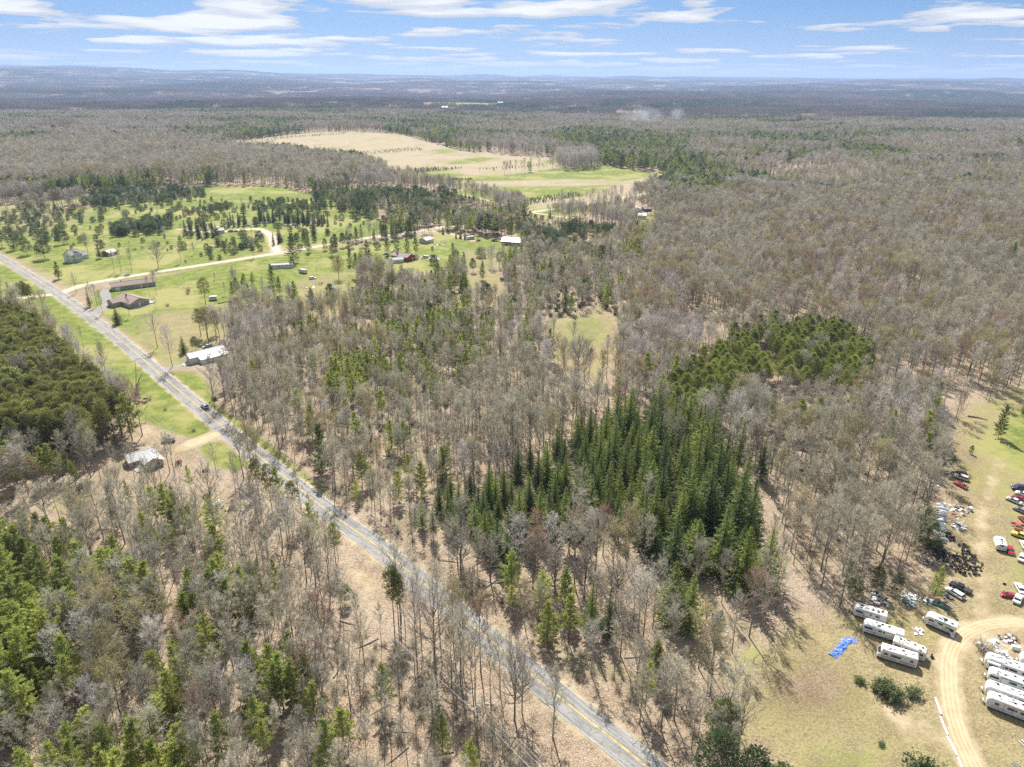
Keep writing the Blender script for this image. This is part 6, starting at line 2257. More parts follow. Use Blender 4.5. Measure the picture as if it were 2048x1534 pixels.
# side outlines: lower body and cabin, x forward, z up (car 4.6 m long, centred)
CARS = {
    'sedan': dict(L=4.7, W=1.78, low=[(-2.35, .42), (-2.30, .86), (-1.55, .95), (0.95, .95), (2.15, .80), (2.33, .58), (2.30, .36)], cab=[(-1.55, .94), (-0.95, 1.40), (0.35, 1.42), (1.15, .94)]),
    'wagon': dict(L=4.9, W=1.8, low=[(-2.42, .42), (-2.40, .92), (-1.6, .96), (0.95, .96), (2.25, .82), (2.42, .58), (2.38, .36)], cab=[(-2.36, .94), (-2.02, 1.44), (0.35, 1.46), (1.15, .94)]),
    'coupe': dict(L=4.6, W=1.76, low=[(-2.3, .42), (-2.28, .84), (-1.4, .90), (0.6, .88), (2.2, .70), (2.32, .50), (2.28, .34)], cab=[(-1.75, .88), (-0.75, 1.24), (0.05, 1.26), (0.85, .86)]),
    'suv': dict(L=4.7, W=1.88, low=[(-2.3, .48), (-2.28, 1.02), (-1.6, 1.08), (0.95, 1.08), (2.2, .98), (2.33, .70), (2.3, .42)], cab=[(-2.24, 1.06), (-1.95, 1.68), (0.35, 1.70), (1.05, 1.06)]),
    'pickup': dict(L=5.4, W=1.9, low=[(-2.7, .5), (-2.7, 1.02), (-0.6, 1.04), (0.9, 1.04), (2.5, .96), (2.66, .70), (2.62, .45)], cab=[(-0.65, 1.02), (-0.45, 1.68), (0.65, 1.70), (1.2, 1.02)]),
    'van': dict(L=5.2, W=1.95, low=[(-2.6, .5), (-2.6, 1.15), (-1.6, 1.18), (1.3, 1.18), (2.3, 1.0), (2.58, .75), (2.55, .45)], cab=[(-2.58, 1.16), (-2.48, 1.95), (0.9, 1.98), (1.75, 1.14)]),
}
_wheel = None


def wheel_meshes():
    global _wheel
    if _wheel is None:
        t, r = MB(), MB()
        ring = []
        for k in range(16):
            a = 2 * math.pi * k / 16
            ring.append((math.cos(a), math.sin(a)))
        sec = ((.20, -.09), (.315, -.10), (.335, -.05), (.335, .05), (.315, .10), (.20, .09))
        for i in range(len(sec) - 1):
            for k in range(16):
                k2 = (k + 1) % 16
                (r0, y0), (r1, y1) = sec[i], sec[i + 1]
                t.poly([(ring[k][0] * r0, y0, ring[k][1] * r0), (ring[k2][0] * r0, y0, ring[k2][1] * r0), (ring[k2][0] * r1, y1, ring[k2][1] * r1), (ring[k][0] * r1, y1, ring[k][1] * r1)], M_TYRE)
        for s in (-.06, .06):
            r.poly([(c * .21, s, d_) for c, d_ in ring], M_RIM)
        _wheel = (t.mesh('tyre'), r.mesh('rim'))
    return _wheel


def add_wheels(o, xs_, W, r=0.335):
    tm, rm = wheel_meshes()
    s = r / .335
    for x_ in xs_:
        for sy in (-1, 1):
            t = put('wheel', tm, o, (x_, sy * (W / 2 - .12), r), sc=(s, 1.05, s))
            put('rim', rm, t)


CARMESH = {}


def car_parts(kind, col):
    key = (kind, col)
    if key in CARMESH:
        return CARMESH[key]
    sp = CARS[kind]
    W, pt = sp['W'], PAINT[col]
    res = []
    low = sp['low']
    body = MB()
    n = len(low)
    rings = []
    for y_, inset, dz in ((-W / 2, .05, .0), (-W / 2 + .0, .0, -.1), (-W / 2 + .10, .0, .0), (W / 2 - .10, .0, .0), (W / 2, .0, -.1), (W / 2, .05, 0)):
        pass
    # lofted across the width: flanks tuck in at the top
    for y_, f, drop in ((-W / 2, .965, .07), (-W / 2 + .09, 1.0, 0.0), (W / 2 - .09, 1.0, 0.0), (W / 2, .965, .07)):
        ring = [(x_ * f, y_, max(.30, z_ - (drop if z_ > .6 else -0.04))) for x_, z_ in low]
        rings.append(ring)
    body.loft(rings, pt)
    res.append(('body', body.mesh('body')))
    cab = sp['cab']
    roof = MB()
    (ax_, az_), (bx, bz), (cx, cz), (dx, dz) = cab
    wi, wb = W / 2 - .20, W / 2 - .07
    # roof plate with thickness, pillars
    roof.loft([[(bx, -wi, bz - .05), (cx, -wi, cz - .05), (cx, -wi + .05, cz), (bx, -wi + .05, bz)], [(bx, wi, bz - .05), (cx, wi, cz - .05), (cx, wi - .05, cz), (bx, wi - .05, bz)]], pt)
    for s in (-1, 1):
        roof.tube([(ax_, s * wb, az_), (bx, s * wi, bz - .03)], [.05, .045], pt, 4)
        roof.tube([(dx, s * wb, dz), (cx, s * wi, cz - .03)], [.045, .04], pt, 4)
        mx = (bx + cx) / 2 - .1
        roof.tube([(mx, s * wb, az_), (mx, s * wi, bz - .03)], [.05, .045], pt, 4)
        if kind == 'van':
            roof.poly([(ax_ + .05, s * (wb + .002), az_), (mx, s * (wb + .002), az_), (mx, s * (wi + .002), bz - .04), (bx, s * (wi + .002), bz - .04)], pt)
    res.append(('roof', roof.mesh('roof')))
    ws = MB()
    ws.poly([(dx, -wb, dz), (dx, wb, dz), (cx, wi, cz - .03), (cx, -wi, cz - .03)], M_GLASS)
    res.append(('windshield', ws.mesh('windshield')))
    rw = MB()
    rw.poly([(ax_, wb, az_), (ax_, -wb, az_), (bx, -wi, bz - .03), (bx, wi, bz - .03)], M_GLASS)
    res.append(('rear_window', rw.mesh('rear_window')))
    for s in (-1, 1):
        sw = MB()
        q = [(ax_ + .04, s * (wb - .012), az_), (dx - .04, s * (wb - .012), dz), (cx, s * (wi - .012), cz - .04), (bx, s * (wi - .012), bz - .04)]
        sw.poly(q if s < 0 else q[::-1], M_GLASS)
        res.append(('side_window', sw.mesh('side_window')))
    xf, xr = low[-2][0], low[0][0]
    bp = MB()
    bp.box((xf + .02, 0, .46), (.14, W - .1, .16), M_CHROME if kind in ('sedan', 'coupe', 'wagon') else M_BLACK)
    res.append(('bumper', bp.mesh('bumper')))
    bp = MB()
    bp.box((xr - .02, 0, .50), (.14, W - .1, .16), M_CHROME if kind in ('sedan', 'coupe', 'wagon') else M_BLACK)
    res.append(('bumper', bp.mesh('bumper')))
    for s in (-1, 1):
        hl = MB()
        hl.box((xf - .02, s * (W / 2 - .32), low[-3][1] - .12), (.12, .34, .14), M_LAMP)
        res.append(('headlight', hl.mesh('headlight')))
        tl = MB()
        tl.box((xr - .0, s * (W / 2 - .25), low[1][1] - .14), (.10, .28, .14), M_TAIL)
        res.append(('tail_light', tl.mesh('tail_light')))
    if kind == 'pickup':
        bed = MB()
        bed.box((-1.68, 0, 1.045), (1.9, W - .36, .02), M_BLACK)
        res.append(('truck_bed', bed.mesh('truck_bed')))
    CARMESH[key] = res
    return res


def car(kind, col, c, heading, label, name='parked_car', z=0.0, group='salvage cars parked on the meadow', open_hood=False, sc=1.0, wheels=True, doors=False):
    """c ground point, heading radians of the nose"""
    o = thing(name, (c[0], c[1], TZ(*c) + z), heading, label, 'pickup' if kind == 'pickup' else ('van' if kind == 'van' else 'car'), group)
    o.scale = (sc, sc, sc)
    for nm, me in car_parts(kind, col):
        put(nm, me, o)
    sp = CARS[kind]
    if wheels:
        add_wheels(o, (-sp['L'] * .29, sp['L'] * .30), sp['W'])
    if open_hood:
        b = MB()
        b.box((sp['L'] * .24, 0, 1.28), (1.15, sp['W'] - .3, .04), PAINT[col], ry=-.75)
        b.obj('hood', o)
    if doors:
        for s in (-1, 1):
            b = MB()
            b.box((.75, s * (sp['W'] / 2 + .42), .72), (.07, .95, .62), PAINT[col], rz=s * .35)
            b.obj('door', o)
    return o


def car_at(kind, col, front, rear, label, **kw):
    """nose and tail given as photo pixels of the ground under the car"""
    a, b = np.array(at(*front)), np.array(at(*rear))
    d = a - b
    return car(kind, col, (a + b) / 2, math.atan2(d[1], d[0]), label, **kw)


def yz(zx, zy):
    return (1848 + zx / 4.51, 900 + zy / 4.51)


car_at('wagon', 'black', yz(255, 222), yz(372, 232), 'black wagon at the wood edge behind the beige wagon')
car_at('suv', 'beige', yz(275, 242), yz(390, 282), 'beige wagon parked against the black one at the wood edge')
car_at('coupe', 'red', yz(285, 305), yz(372, 352), 'bright red sports coupe alone below the beige wagon')
car_at('van', 'navy', yz(800, 352), yz(935, 372), 'dark blue van at the top of the right hand car rows')
car_at('sedan', 'white', yz(840, 395), yz(950, 430), 'white car squeezed between blue van and red coupe')
car_at('coupe', 'red', yz(798, 425), yz(920, 470), 'red coupe behind the silver sedan at the right edge')
car_at('sedan', 'silver', yz(740, 440), yz(880, 500), 'silver sedan in front of the red coupe at the right edge')
car_at('sedan', 'grey', yz(810, 530), yz(940, 590), 'dark grey sedan below the silver one')
car_at('coupe', 'dark_red', yz(860, 605), yz(950, 690), 'dark red car half outside the right edge')
car_at('coupe', 'faded_red', yz(840, 668), yz(846, 730), 'faded red car with both doors standing open', doors=True)
car_at('pickup', 'yellow', yz(815, 768), yz(940, 815), 'yellow pickup at the right edge', name='parked_pickup')
car_at('coupe', 'white', yz(885, 835), yz(920, 905), 'white rounded old car with dark windows at the right edge')
car_at('sedan', 'red', yz(755, 870), yz(785, 955), 'red sedan right beside the small white rounded camper')
car_at('sedan', 'white', yz(905, 945), yz(865, 1025), 'white sedan below the red sedan at the right edge')
car_at('pickup', 'black', yz(255, 1225), yz(392, 1290), 'black pickup above the white wagon by the pale pine', name='parked_pickup')
car_at('wagon', 'white', yz(208, 1265), yz(340, 1345), 'long white wagon next to the black pickup')
car_at('sedan', 'white', yz(835, 1215), yz(890, 1315), 'white sedan nose away, above the other white sedan')
car_at('sedan', 'red', yz(735, 1320), yz(795, 1330), 'small red car with its hood raised', open_hood=True, sc=.86)
car_at('sedan', 'white', yz(868, 1312), yz(820, 1405), 'white sedan beside the red car with raised hood')

d_ = ROAD[np.argmin(np.hypot(*(ROAD - np.array(at(392, 822))).T)):][:2]
hd = math.atan2(*(d_[1] - d_[0])[::-1])
nn = np.array([math.sin(hd), -math.cos(hd)])
cpt = d_[0] + nn * 1.75
car('suv', 'white', cpt, hd, 'white sport utility car driving on the paved road', name='driving_car', z=.1, group='cars out on the roads')
car_at('sedan', 'white', (264, 549), (244, 553), 'white sedan standing on the gravel road edge', z=.05, group='cars out on the roads')
car_at('suv', 'white', (635, 557), (616, 559), 'small white car on the lawn beside the yellow willow', group='cars on the farm lawns', sc=1.0)
car_at('coupe', 'red', (949, 483.5), (963, 481), 'red car in front of the white camper on the farm lawn', group='cars on the farm lawns')
car_at('pickup', 'black', (981, 482), (996, 484), 'black pickup left of the pole barn', group='cars on the farm lawns', name='parked_pickup')
car_at('suv', 'grey', (322, 886), (352, 882), 'dark grey car under the bare trees by the dirt driveway', group='cars on the farm lawns')
car_at('wagon', 'silver', (404, 697), (426, 692), 'silver car parked behind the white metal barn', group='cars on the farm lawns')
for px, py, k, c, lab in ((488, 453, 'sedan', 'white', 'white car left end of the far car row'), (498, 452, 'sedan', 'silver', 'silver car second in the far car row'), (512, 447, 'sedan', 'dark_red', 'dark red car in the far car row'),
                          (519, 447, 'sedan', 'white', 'white car right of the dark red one in the far row'), (526, 446, 'coupe', 'beige', 'beige car middle of the far row'), (517, 451.5, 'coupe', 'white', 'white car standing in front of the far row'),
                          (534, 447, 'pickup', 'white', 'white pickup in the far row'), (541, 444, 'suv', 'silver', 'silver car at the back of the far row'), (461, 464, 'suv', 'black', 'black car beside the small white cabin'),
                          (472, 463.5, 'sedan', 'grey', 'grey car next to the black one by the cabin'), (570, 452, 'sedan', 'white', 'white car under the long spruce row'), (577, 453, 'sedan', 'grey', 'grey car under the long spruce row'),
                          (589, 451, 'van', 'white', 'white van under the long spruce row'), (566, 449, 'coupe', 'silver', 'silver car close to the spruce row'), (445, 453, 'coupe', 'brown', 'brown car behind the small white cabin')):
    x, y = at(px, py)
    car(k, c, (x, y), 2.6 + (px % 7) * .08, lab, group='cars in the yard between planted spruces', name='parked_pickup' if k == 'pickup' else 'parked_car')
x, y = at(762, 521)
for k, (px, py, c) in enumerate(((722 + 50, 509, 'silver'), (735 + 50, 503, 'white'), (768, 527, 'grey'), (850, 516, 'white'), (872, 514, 'white'))):
    x, y = at(px, py)
    car('sedan' if k != 3 else 'van', c, (x, y), .4 + k, ('silver car under the tall pines', 'white car behind the red shed', 'grey car left of the white shed', 'white van right of the red shed', 'white car furthest right by the red shed')[k], group='cars around the red shed')

# ------------------------------------------------------------------ trailers and motorhome
M_RV = mat('trailer_white_skin', (0.66, 0.66, 0.64), 0.4, noise=0.10, scale=1.1)
M_RVR = mat('trailer_roof_white', (0.60, 0.60, 0.585), 0.6, noise=0.30, scale=1.0, detail=6)
M_RVB = mat('trailer_beige_skin', (0.60, 0.57, 0.48), 0.45, noise=0.06, scale=0.7)
M_RVBL = mat('trailer_pale_blue_roof', (0.62, 0.70, 0.74), 0.55, noise=0.25, scale=0.9, detail=6)
M_STRIPE = mat('trailer_stripe_brown', (0.24, 0.16, 0.12), 0.5)
M_STRIPEG = mat('trailer_stripe_grey', (0.33, 0.35, 0.38), 0.5)
M_GRIME = mat('roof_grime', (0.10, 0.10, 0.095), 0.9, noise=0.3)


def trailer(p, q, label, width=2.5, h=2.85, nose='left', skin=None, roof=None, stripe=None, name='travel_trailer', length=None, axles=2, patches=5, ac=1, seed=0, motor=False, slide=False, hitch=True, torn=False, cat='trailer', dark_end=False, win=None):
    """near lower edge from photo pixel p (left) to q (right)"""
    skin, roof, stripe = skin or M_RV, roof or M_RVR, stripe or M_STRIPEG
    x, y, a, L = frame_of(p, q)
    L = length = length or L
    r = random.Random(seed)
    o = thing(name, (x, y, 0), a, label, cat, None)
    z0 = .48
    # body: lofted along its length, rounded at the nose end
    prof = [(0, 0.0, 1.0), (L, 0.0, 1.0)]
    secs = []
    def sec(x_, zb, zt, ins):
        c = .12
        return [(x_, ins, z0 + zb), (x_, width - ins, z0 + zb), (x_, width - ins, zt - c), (x_, width - ins - c, zt), (x_, ins + c, zt), (x_, ins, zt - c)]
    if nose == 'left':
        xs_ = [(0, .35, h - .75, .06), (.25, .05, h - .25, .02), (.7, 0, h, 0), (L - .25, 0, h, 0), (L, .1, h - .12, .03)]
    else:
        xs_ = [(0, .1, h - .12, .03), (.25, 0, h, 0), (L - .7, 0, h, 0), (L - .25, .05, h - .25, .02), (L, .35, h - .75, .06)]
    if motor:
        xs_ = [(0, .15, h - 1.55, .05), (.55, .05, h - 1.35, .02), (.62, .02, h - .45, .02), (1.1, 0, h - .08, 0), (1.6, 0, h, 0), (L - .2, 0, h, 0), (L, .1, h - .12, .03)]
    b = MB()
    b.loft([sec(*s) for s in xs_], skin)
    b.obj('body', o)
    rf = MB()
    x_a = xs_[2][0] if nose == 'left' else xs_[1][0]
    x_b = xs_[-2][0] if nose == 'left' else xs_[-3][0]
    rf.box(((x_a + x_b) / 2, width / 2, h + .015), (x_b - x_a, width - .3, .04), roof)
    ro = rf.obj('roof', o)
    for k in range(patches):
        pt = MB()
        px_, py_ = r.uniform(x_a + .5, x_b - .5), r.uniform(.4, width - .4)
        n_ = r.randint(5, 7)
        rr = [r.uniform(.14, .46) for _ in range(n_)]
        pt.poly([(px_ + rr[i] * math.cos(6.283 * i / n_) * r.uniform(.8, 1.6), py_ + rr[i] * math.sin(6.283 * i / n_), h + .040) for i in range(n_)], M_GRIME)
        pt.obj('roof_patch', ro)
    for k in range(ac):
        v = MB()
        v.box((L * (.38 + .3 * k), width * .5, h + .16), (.85, .65, .26), M_TRIM, taper=.85)
        v.obj('air_conditioner', ro)
    for t in (.2, .62, .85):
        v = MB()
        v.box((L * t, width * .62, h + .09), (.5, .5, .14), M_LAMP if r.random() < .5 else M_BLACK, taper=.9)
        v.obj('roof_vent', ro)
    # stripe, windows and door on the near side (local y = 0)
    st = MB()
    x_s0, x_s1 = (.75, L - .3) if nose == 'left' else (.3, L - .75)
    st.box(((x_s0 + x_s1) / 2, -.006, z0 + .62), (x_s1 - x_s0, .012, .16), stripe)
    st.box(((x_s0 + x_s1) / 2, -.006, z0 + .30), (x_s1 - x_s0, .012, .07), stripe)
    st.obj('stripe', o)
    spots = win or [(.16, 1.3, .55), (.42, .7, .5), (.62, 1.0, .55), (.86, .6, .45)]
    for t, w_, hh in spots:
        fx = L * t
        f = MB()
        f.box((fx, -.02, z0 + 1.45), (w_ + .10, .04, hh + .10), M_GREYST)
        fo = f.obj('window', o)
        g_ = MB()
        g_.box((fx, -.045, z0 + 1.45), (w_, .02, hh), M_GLASS)
        g_.obj('pane', fo)
    dr = MB()
    dr.box((L * .52, -.02, z0 + 1.0), (.68, .04, 1.85), skin)
    do = dr.obj('door', o)
    g_ = MB()
    g_.box((L * .52, -.045, z0 + 1.45), (.4, .02, .5), M_GLASS)
    g_.obj('pane', do)
    ch = MB()
    ch.box((L / 2, width / 2, .40), (L - .5, width - .5, .16), M_BLACK)
    ch.obj('chassis', o)
    tm, rm = wheel_meshes()
    wx = [L * .56 + k * .82 for k in range(axles)] if not motor else [L * .13, L * .70]
    if nose == 'right' and not motor:
        wx = [L * .36 + k * .82 for k in range(axles)]
    for x_ in wx:
        for y_ in (.10, width - .10):
            t = put('wheel', tm, o, (x_, y_, .335), sc=(1, 1.1, 1))
            put('rim', rm, t)
    if motor:
        g_ = MB()
        g_.add([(-.01, .25, 1.42), (-.01, width - .25, 1.42), (.60, width - .3, 1.95), (.60, .3, 1.95)], [(0, 3, 2, 1)], M_GLASS)
        g_.obj('windshield', o)
        bm_ = MB(); bm_.box((-.06, width / 2, .55), (.14, width - .3, .22), M_CHROME); bm_.obj('bumper', o)
        for s in (.4, width - .4):
            hl = MB(); hl.box((-.02, s, .92), (.08, .3, .2), M_LAMP); hl.obj('headlight', o)
    if length > 6 and not motor and ac:
        aw = MB()
        aw.tube([(L * .30, -.10, h - .22), (L * .80, -.10, h - .22)], [.10, .10], (M_GREYST, M_STRIPE, M_TRIM, PAINT['green'])[seed % 4], 7)
        for t in (.31, .79):
            aw.box((L * t, -.06, 1.5), (.06, .05, 2.0), M_GREYST)
        aw.obj('awning', o)
    if not motor and hitch:
        s = -1 if nose == 'left' else 1
        xe = 0 if nose == 'left' else L
        hi = MB()
        hi.tube([(xe - s * .2, .55, .45), (xe + s * 1.05, width / 2, .45)], [.05, .05], M_BLACK, 4)
        hi.tube([(xe - s * .2, width - .55, .45), (xe + s * 1.05, width / 2, .45)], [.05, .05], M_BLACK, 4)
        hi.tube([(xe + s * .95, width / 2, .05), (xe + s * .95, width / 2, .8)], [.04, .04], M_GREYST, 5)
        ho = hi.obj('tow_hitch', o)
        for dy in (-.2, .2):
            tk = MB(); tk.tube([(xe + s * .5, width / 2 + dy, .5), (xe + s * .5, width / 2 + dy, .95)], [.15, .15], M_TRIM, 8); tk.obj('gas_bottle', ho)
    if slide:
        sl = MB(); sl.box((1.6, -.42, z0 + 1.15), (2.5, .82, 1.75), skin); so = sl.obj('slide_out', o)
        g_ = MB(); g_.box((1.6, -.845, z0 + 1.4), (1.7, .03, .55), M_GLASS); g_.obj('pane', so)
    if torn:
        tr = MB()
        tr.loft([[(L * .55, -.06, 1.6), (L * .55, -.03, 1.75), (L * .55, -.02, 1.70)], [(L * .80, -.20, 1.15), (L * .80, -.06, 1.45), (L * .8, -.05, 1.4)], [(L * .93, -.9, .25), (L * .96, -.12, .65), (L * .95, -.1, .6)], [(L * 1.0, -.7, .15), (L * 1.02, -.1, .5), (L * 1.01, -.1, .4)]], M_RVR)
        tr.obj('torn_panel', o)
        hole = MB(); hole.box((L * .8, -.012, 1.5), (1.9, .02, .7), M_DARK); hole.obj('opening', o)
    return o


def cz(zx, zy):
    return (1600 + zx / 3.534, 1100 + zy / 3.534)


def ez(zx, zy):
    return (1848 + zx / 4.885, 1220 + zy / 4.885)


trailer(cz(372, 466), cz(546, 520), 'white trailer with grimy dark roof end, uppermost in the left row', seed=1, patches=16, win=[(.17, 1.5, .5), (.72, .7, .45)], length=7.4)
trailer(cz(437, 582), cz(657, 652), 'long white trailer lying just below the uppermost one', seed=2, patches=8, win=[(.13, 1.7, .5), (.42, .6, .45), (.8, .6, .5)], length=8.8)
trailer(cz(872, 522), cz(1037, 592), 'white trailer with torn skirt panel standing alone near the track', seed=3, patches=14, torn=True, axles=1, win=[(.2, 1.0, .45), (.5, 1.0, .4)], length=6.8)
trailer(cz(640, 705), cz(830, 782), 'beige trailer half hidden behind the motorhome', seed=4, skin=M_RVB, roof=M_RVB, nose='right', patches=7, stripe=M_STRIPE, length=7.2)
trailer(cz(540, 762), cz(768, 832), 'white motorhome with brown stripe in front of the beige trailer', seed=5, motor=True, name='motorhome', stripe=M_STRIPE, cat='motorhome', patches=7, win=[(.2, .8, .5), (.42, 1.5, .55), (.55, .5, .55), (.86, .6, .5)], h=3.0, length=8.2)
trailer(ez(578, 556), ez(977, 700), 'longest white trailer with slide-out, uppermost inside the track loop', seed=6, slide=True, patches=16, length=11.5, win=[(.36, .6, .5), (.47, 1.4, .5), (.66, .9, .5), (.85, .6, .5)], h=3.0)
trailer(ez(608, 698), ez(892, 802), 'white boxy trailer second inside the track loop', seed=7, patches=7, win=[(.15, 1.6, .5), (.62, 1.0, .5), (.85, .5, .3)], length=7.8)
trailer(ez(582, 832), ez(977, 975), 'trailer with pale blue weathered roof, third inside the track loop', seed=8, roof=M_RVBL, patches=14, length=10.5)
trailer(ez(592, 946), ez(977, 1096), 'large white trailer nearest the camera inside the track loop', seed=9, patches=8, length=10.2, win=[(.18, .7, .55), (.43, 1.2, .55), (.66, 1.2, .55), (.9, .6, .5)], h=3.0)
x, y, a, L = frame_of(ez(925, 545), ez(1010, 572))
trailer(ez(925, 545), ez(1040, 580), 'white box trailer cut by the right edge above the long one', seed=10, length=6.5, patches=1, ac=0, win=[(.3, .8, .5)], h=2.7)
trailer(yz(640, 905), yz(722, 922), 'small white rounded camper beside the red sedan', seed=11, length=2.7, width=4.6, h=2.3, patches=6, ac=0, axles=1, hitch=False, win=[(.5, 1.0, .3)])
trailer((418, 602), (433, 601), 'small white camper on the lawn beside the tall open pine', seed=12, length=4.6, h=2.6, axles=1, patches=1, win=[(.3, .8, .5), (.75, .7, .5)])
trailer((936, 480.5), (955, 477.5), 'white camper at the end of the cone tree row on the farm lawn', seed=13, length=7.0, patches=1)
trailer((597, 545), (613, 549), 'old grey camper truck with open tail right of the mobile home', seed=14, length=7.0, skin=M_RVB, roof=M_LSHINGLE, patches=8, win=[(.3, .8, .5)])
b = MB(); b.box((0, 0, .16), (.9, .42, .3), M_ORANGE, taper=.8); b.box((.5, 0, .10), (.5, .18, .12), M_ORANGE)
x, y = at(*cz(850, 772)); tag(b.obj('plastic_case', loc=(x, y, 0)), 'orange case lying at the hitch of the beige trailer', 'case')
b = MB(); b.box((0, 0, .5), (1.9, .8, 1.0), M_TRIM, taper=.96); x, y = at(*ez(890, 385)); o = thing('chest_freezer', (x, y, 0), -.3, 'white chest freezer standing beside the scrap inside the loop', 'freezer')
b.obj('body', o); b = MB(); b.box((0, 0, 1.045), (1.94, .84, .08), M_LAMP); b.obj('lid', o)
b = MB(); b.box((0, 0, .55), (1.1, 1.0, 1.1), M_TRIM, taper=.95); x, y = at(*yz(415, 545)); o = thing('washing_machine', (x, y, 0), .4, 'white washing machine alone beside the worn track', 'washing machine')
b.obj('body', o); b = MB(); b.box((0, 0, 1.13), (1.12, 1.02, .05), M_LAMP); b.obj('lid', o)
b = MB(); b.box((0, -.52, .55), (.5, .04, .5), M_GLASS); b.obj('door', o)

# ------------------------------------------------------------------ tyres
tm, rm = wheel_meshes()
TYR = []
r_ = random.Random(4)


def heap(poly, n, zmax=0.0, group='', lab=''):
    poly = np.array([at(*p) for p in poly])
    lo, hi = poly.min(0), poly.max(0)
    k = 0
    while k < n:
        p = np.array([r_.uniform(lo[0], hi[0]), r_.uniform(lo[1], hi[1])])
        if sdf(p[None], poly, 3)[0] < 0:
            continue
        if any((p[0] - t[0]) ** 2 + (p[1] - t[1]) ** 2 < (.5 if zmax == 0 else .22) for t in TYR[-140:]):
            if r_.random() < .92:
                continue
        s = r_.uniform(.95, 1.25)
        flat = r_.random() < .62
        z = .12 if flat else .33 * s
        z += r_.uniform(0, zmax)
        rot = (math.pi / 2 + r_.uniform(-.25, .25), 0, r_.uniform(0, 6.28)) if flat else (r_.uniform(-.35, .35), 0, r_.uniform(0, 6.28))
        o = put('tyre', tm, None, (p[0], p[1], z), rot, (s, s, s))
        tag(o, lab, 'tyre', group)
        TYR.append(p)
        k += 1


heap([yz(225, 1040), yz(285, 970), yz(330, 960), yz(390, 890), yz(430, 940), yz(490, 1020), yz(470, 1110), yz(400, 1140), yz(320, 1110)], 118, .12, 'tyres in the broad heap beside the worn track', 'worn black tyre in the broad heap beside the worn track')
heap([yz(320, 860), yz(370, 850), yz(380, 880), yz(330, 890)], 7, 0, 'tyres strewn above the broad heap', 'black tyre strewn just above the broad heap')
heap([yz(180, 930), yz(230, 930), yz(245, 975), yz(200, 990)], 12, 0, 'tyres between the two heaps', 'black tyre lying between the two heaps')
heap([yz(30, 860), yz(120, 830), yz(190, 900), yz(200, 1010), yz(110, 980), yz(50, 920)], 74, .5, 'tyres in the tall heap under the dark pine', 'black tyre in the tall heap under the dark pine')
heap([yz(195, 750), yz(240, 770), yz(270, 800), yz(240, 830), yz(200, 790)], 18, .1, 'tyres at the foot of the panel row', 'black tyre at the foot of the panel row')
for px, py, z, lab in ((*cz(930, 752), .33, 'single tyre standing in the dry grass right of the beige trailer'), (*cz(934, 764), .12, 'tyre lying flat against the standing one'), (*yz(725, 1212), .12, 'lone tyre on the meadow above the red car')):
    x, y = at(px, py)
    tag(put('tyre', tm, None, (x, y, z + .05), (math.pi / 2 if z < .2 else 0.1, 0, 1.0), (1.3, 1.3, 1.3)), lab, 'tyre')

# ------------------------------------------------------------------ scrap: car panels and junk
def panel_mesh(seed, L, W, M):
    r = random.Random(seed)
    b = MB()
    rows = []
    for i in range(5):
        u = i / 4
        row = []
        for j in range(4):
            v = j / 3
            row.append((L * (u - .5), W * (v - .5) * (1 - .25 * abs(2 * u - 1)), .16 * math.sin(math.pi * v) + .06 * math.sin(math.pi * u) + r.uniform(-.02, .02)))
        rows.append(row)
    for i in range(4):
        for j in range(3):
            b.poly([rows[i][j], rows[i + 1][j], rows[i + 1][j + 1], rows[i][j + 1]], M)
            b.poly([(p[0], p[1], p[2] - .03) for p in (rows[i][j + 1], rows[i + 1][j + 1], rows[i + 1][j], rows[i][j])], M)
    return b.mesh('car_panel')


PCOL = [paint('white', None), paint('silver', None), paint('grey', None), paint('white', None), paint('beige', None), paint('silver', None)]
CNAME = ['white', 'silver', 'grey', 'white', 'beige', 'silver']
PANS = [panel_mesh(i, 2.6, 1.0, M) for i, M in enumerate(PCOL)]
for i in range(27):
    t = i / 26
    px, py = yz(155 + 16 * math.sin(i * 2.7) - 10 * t, 500 + 340 * t)
    x, y = at(px, py)
    k = r_.randrange(6)
    o = put('car_panel', PANS[k], None, (x, y, .42), (r_.uniform(.7, 1.05), r_.uniform(-.12, .12), r_.uniform(-.6, .1)), (r_.uniform(.7, 1.25), r_.uniform(.7, 1.2), 1))
    tag(o, CNAME[k] + ' car body panel leaning in the long row beside the dark pines', 'car part', 'car body panels leaning in the long row')


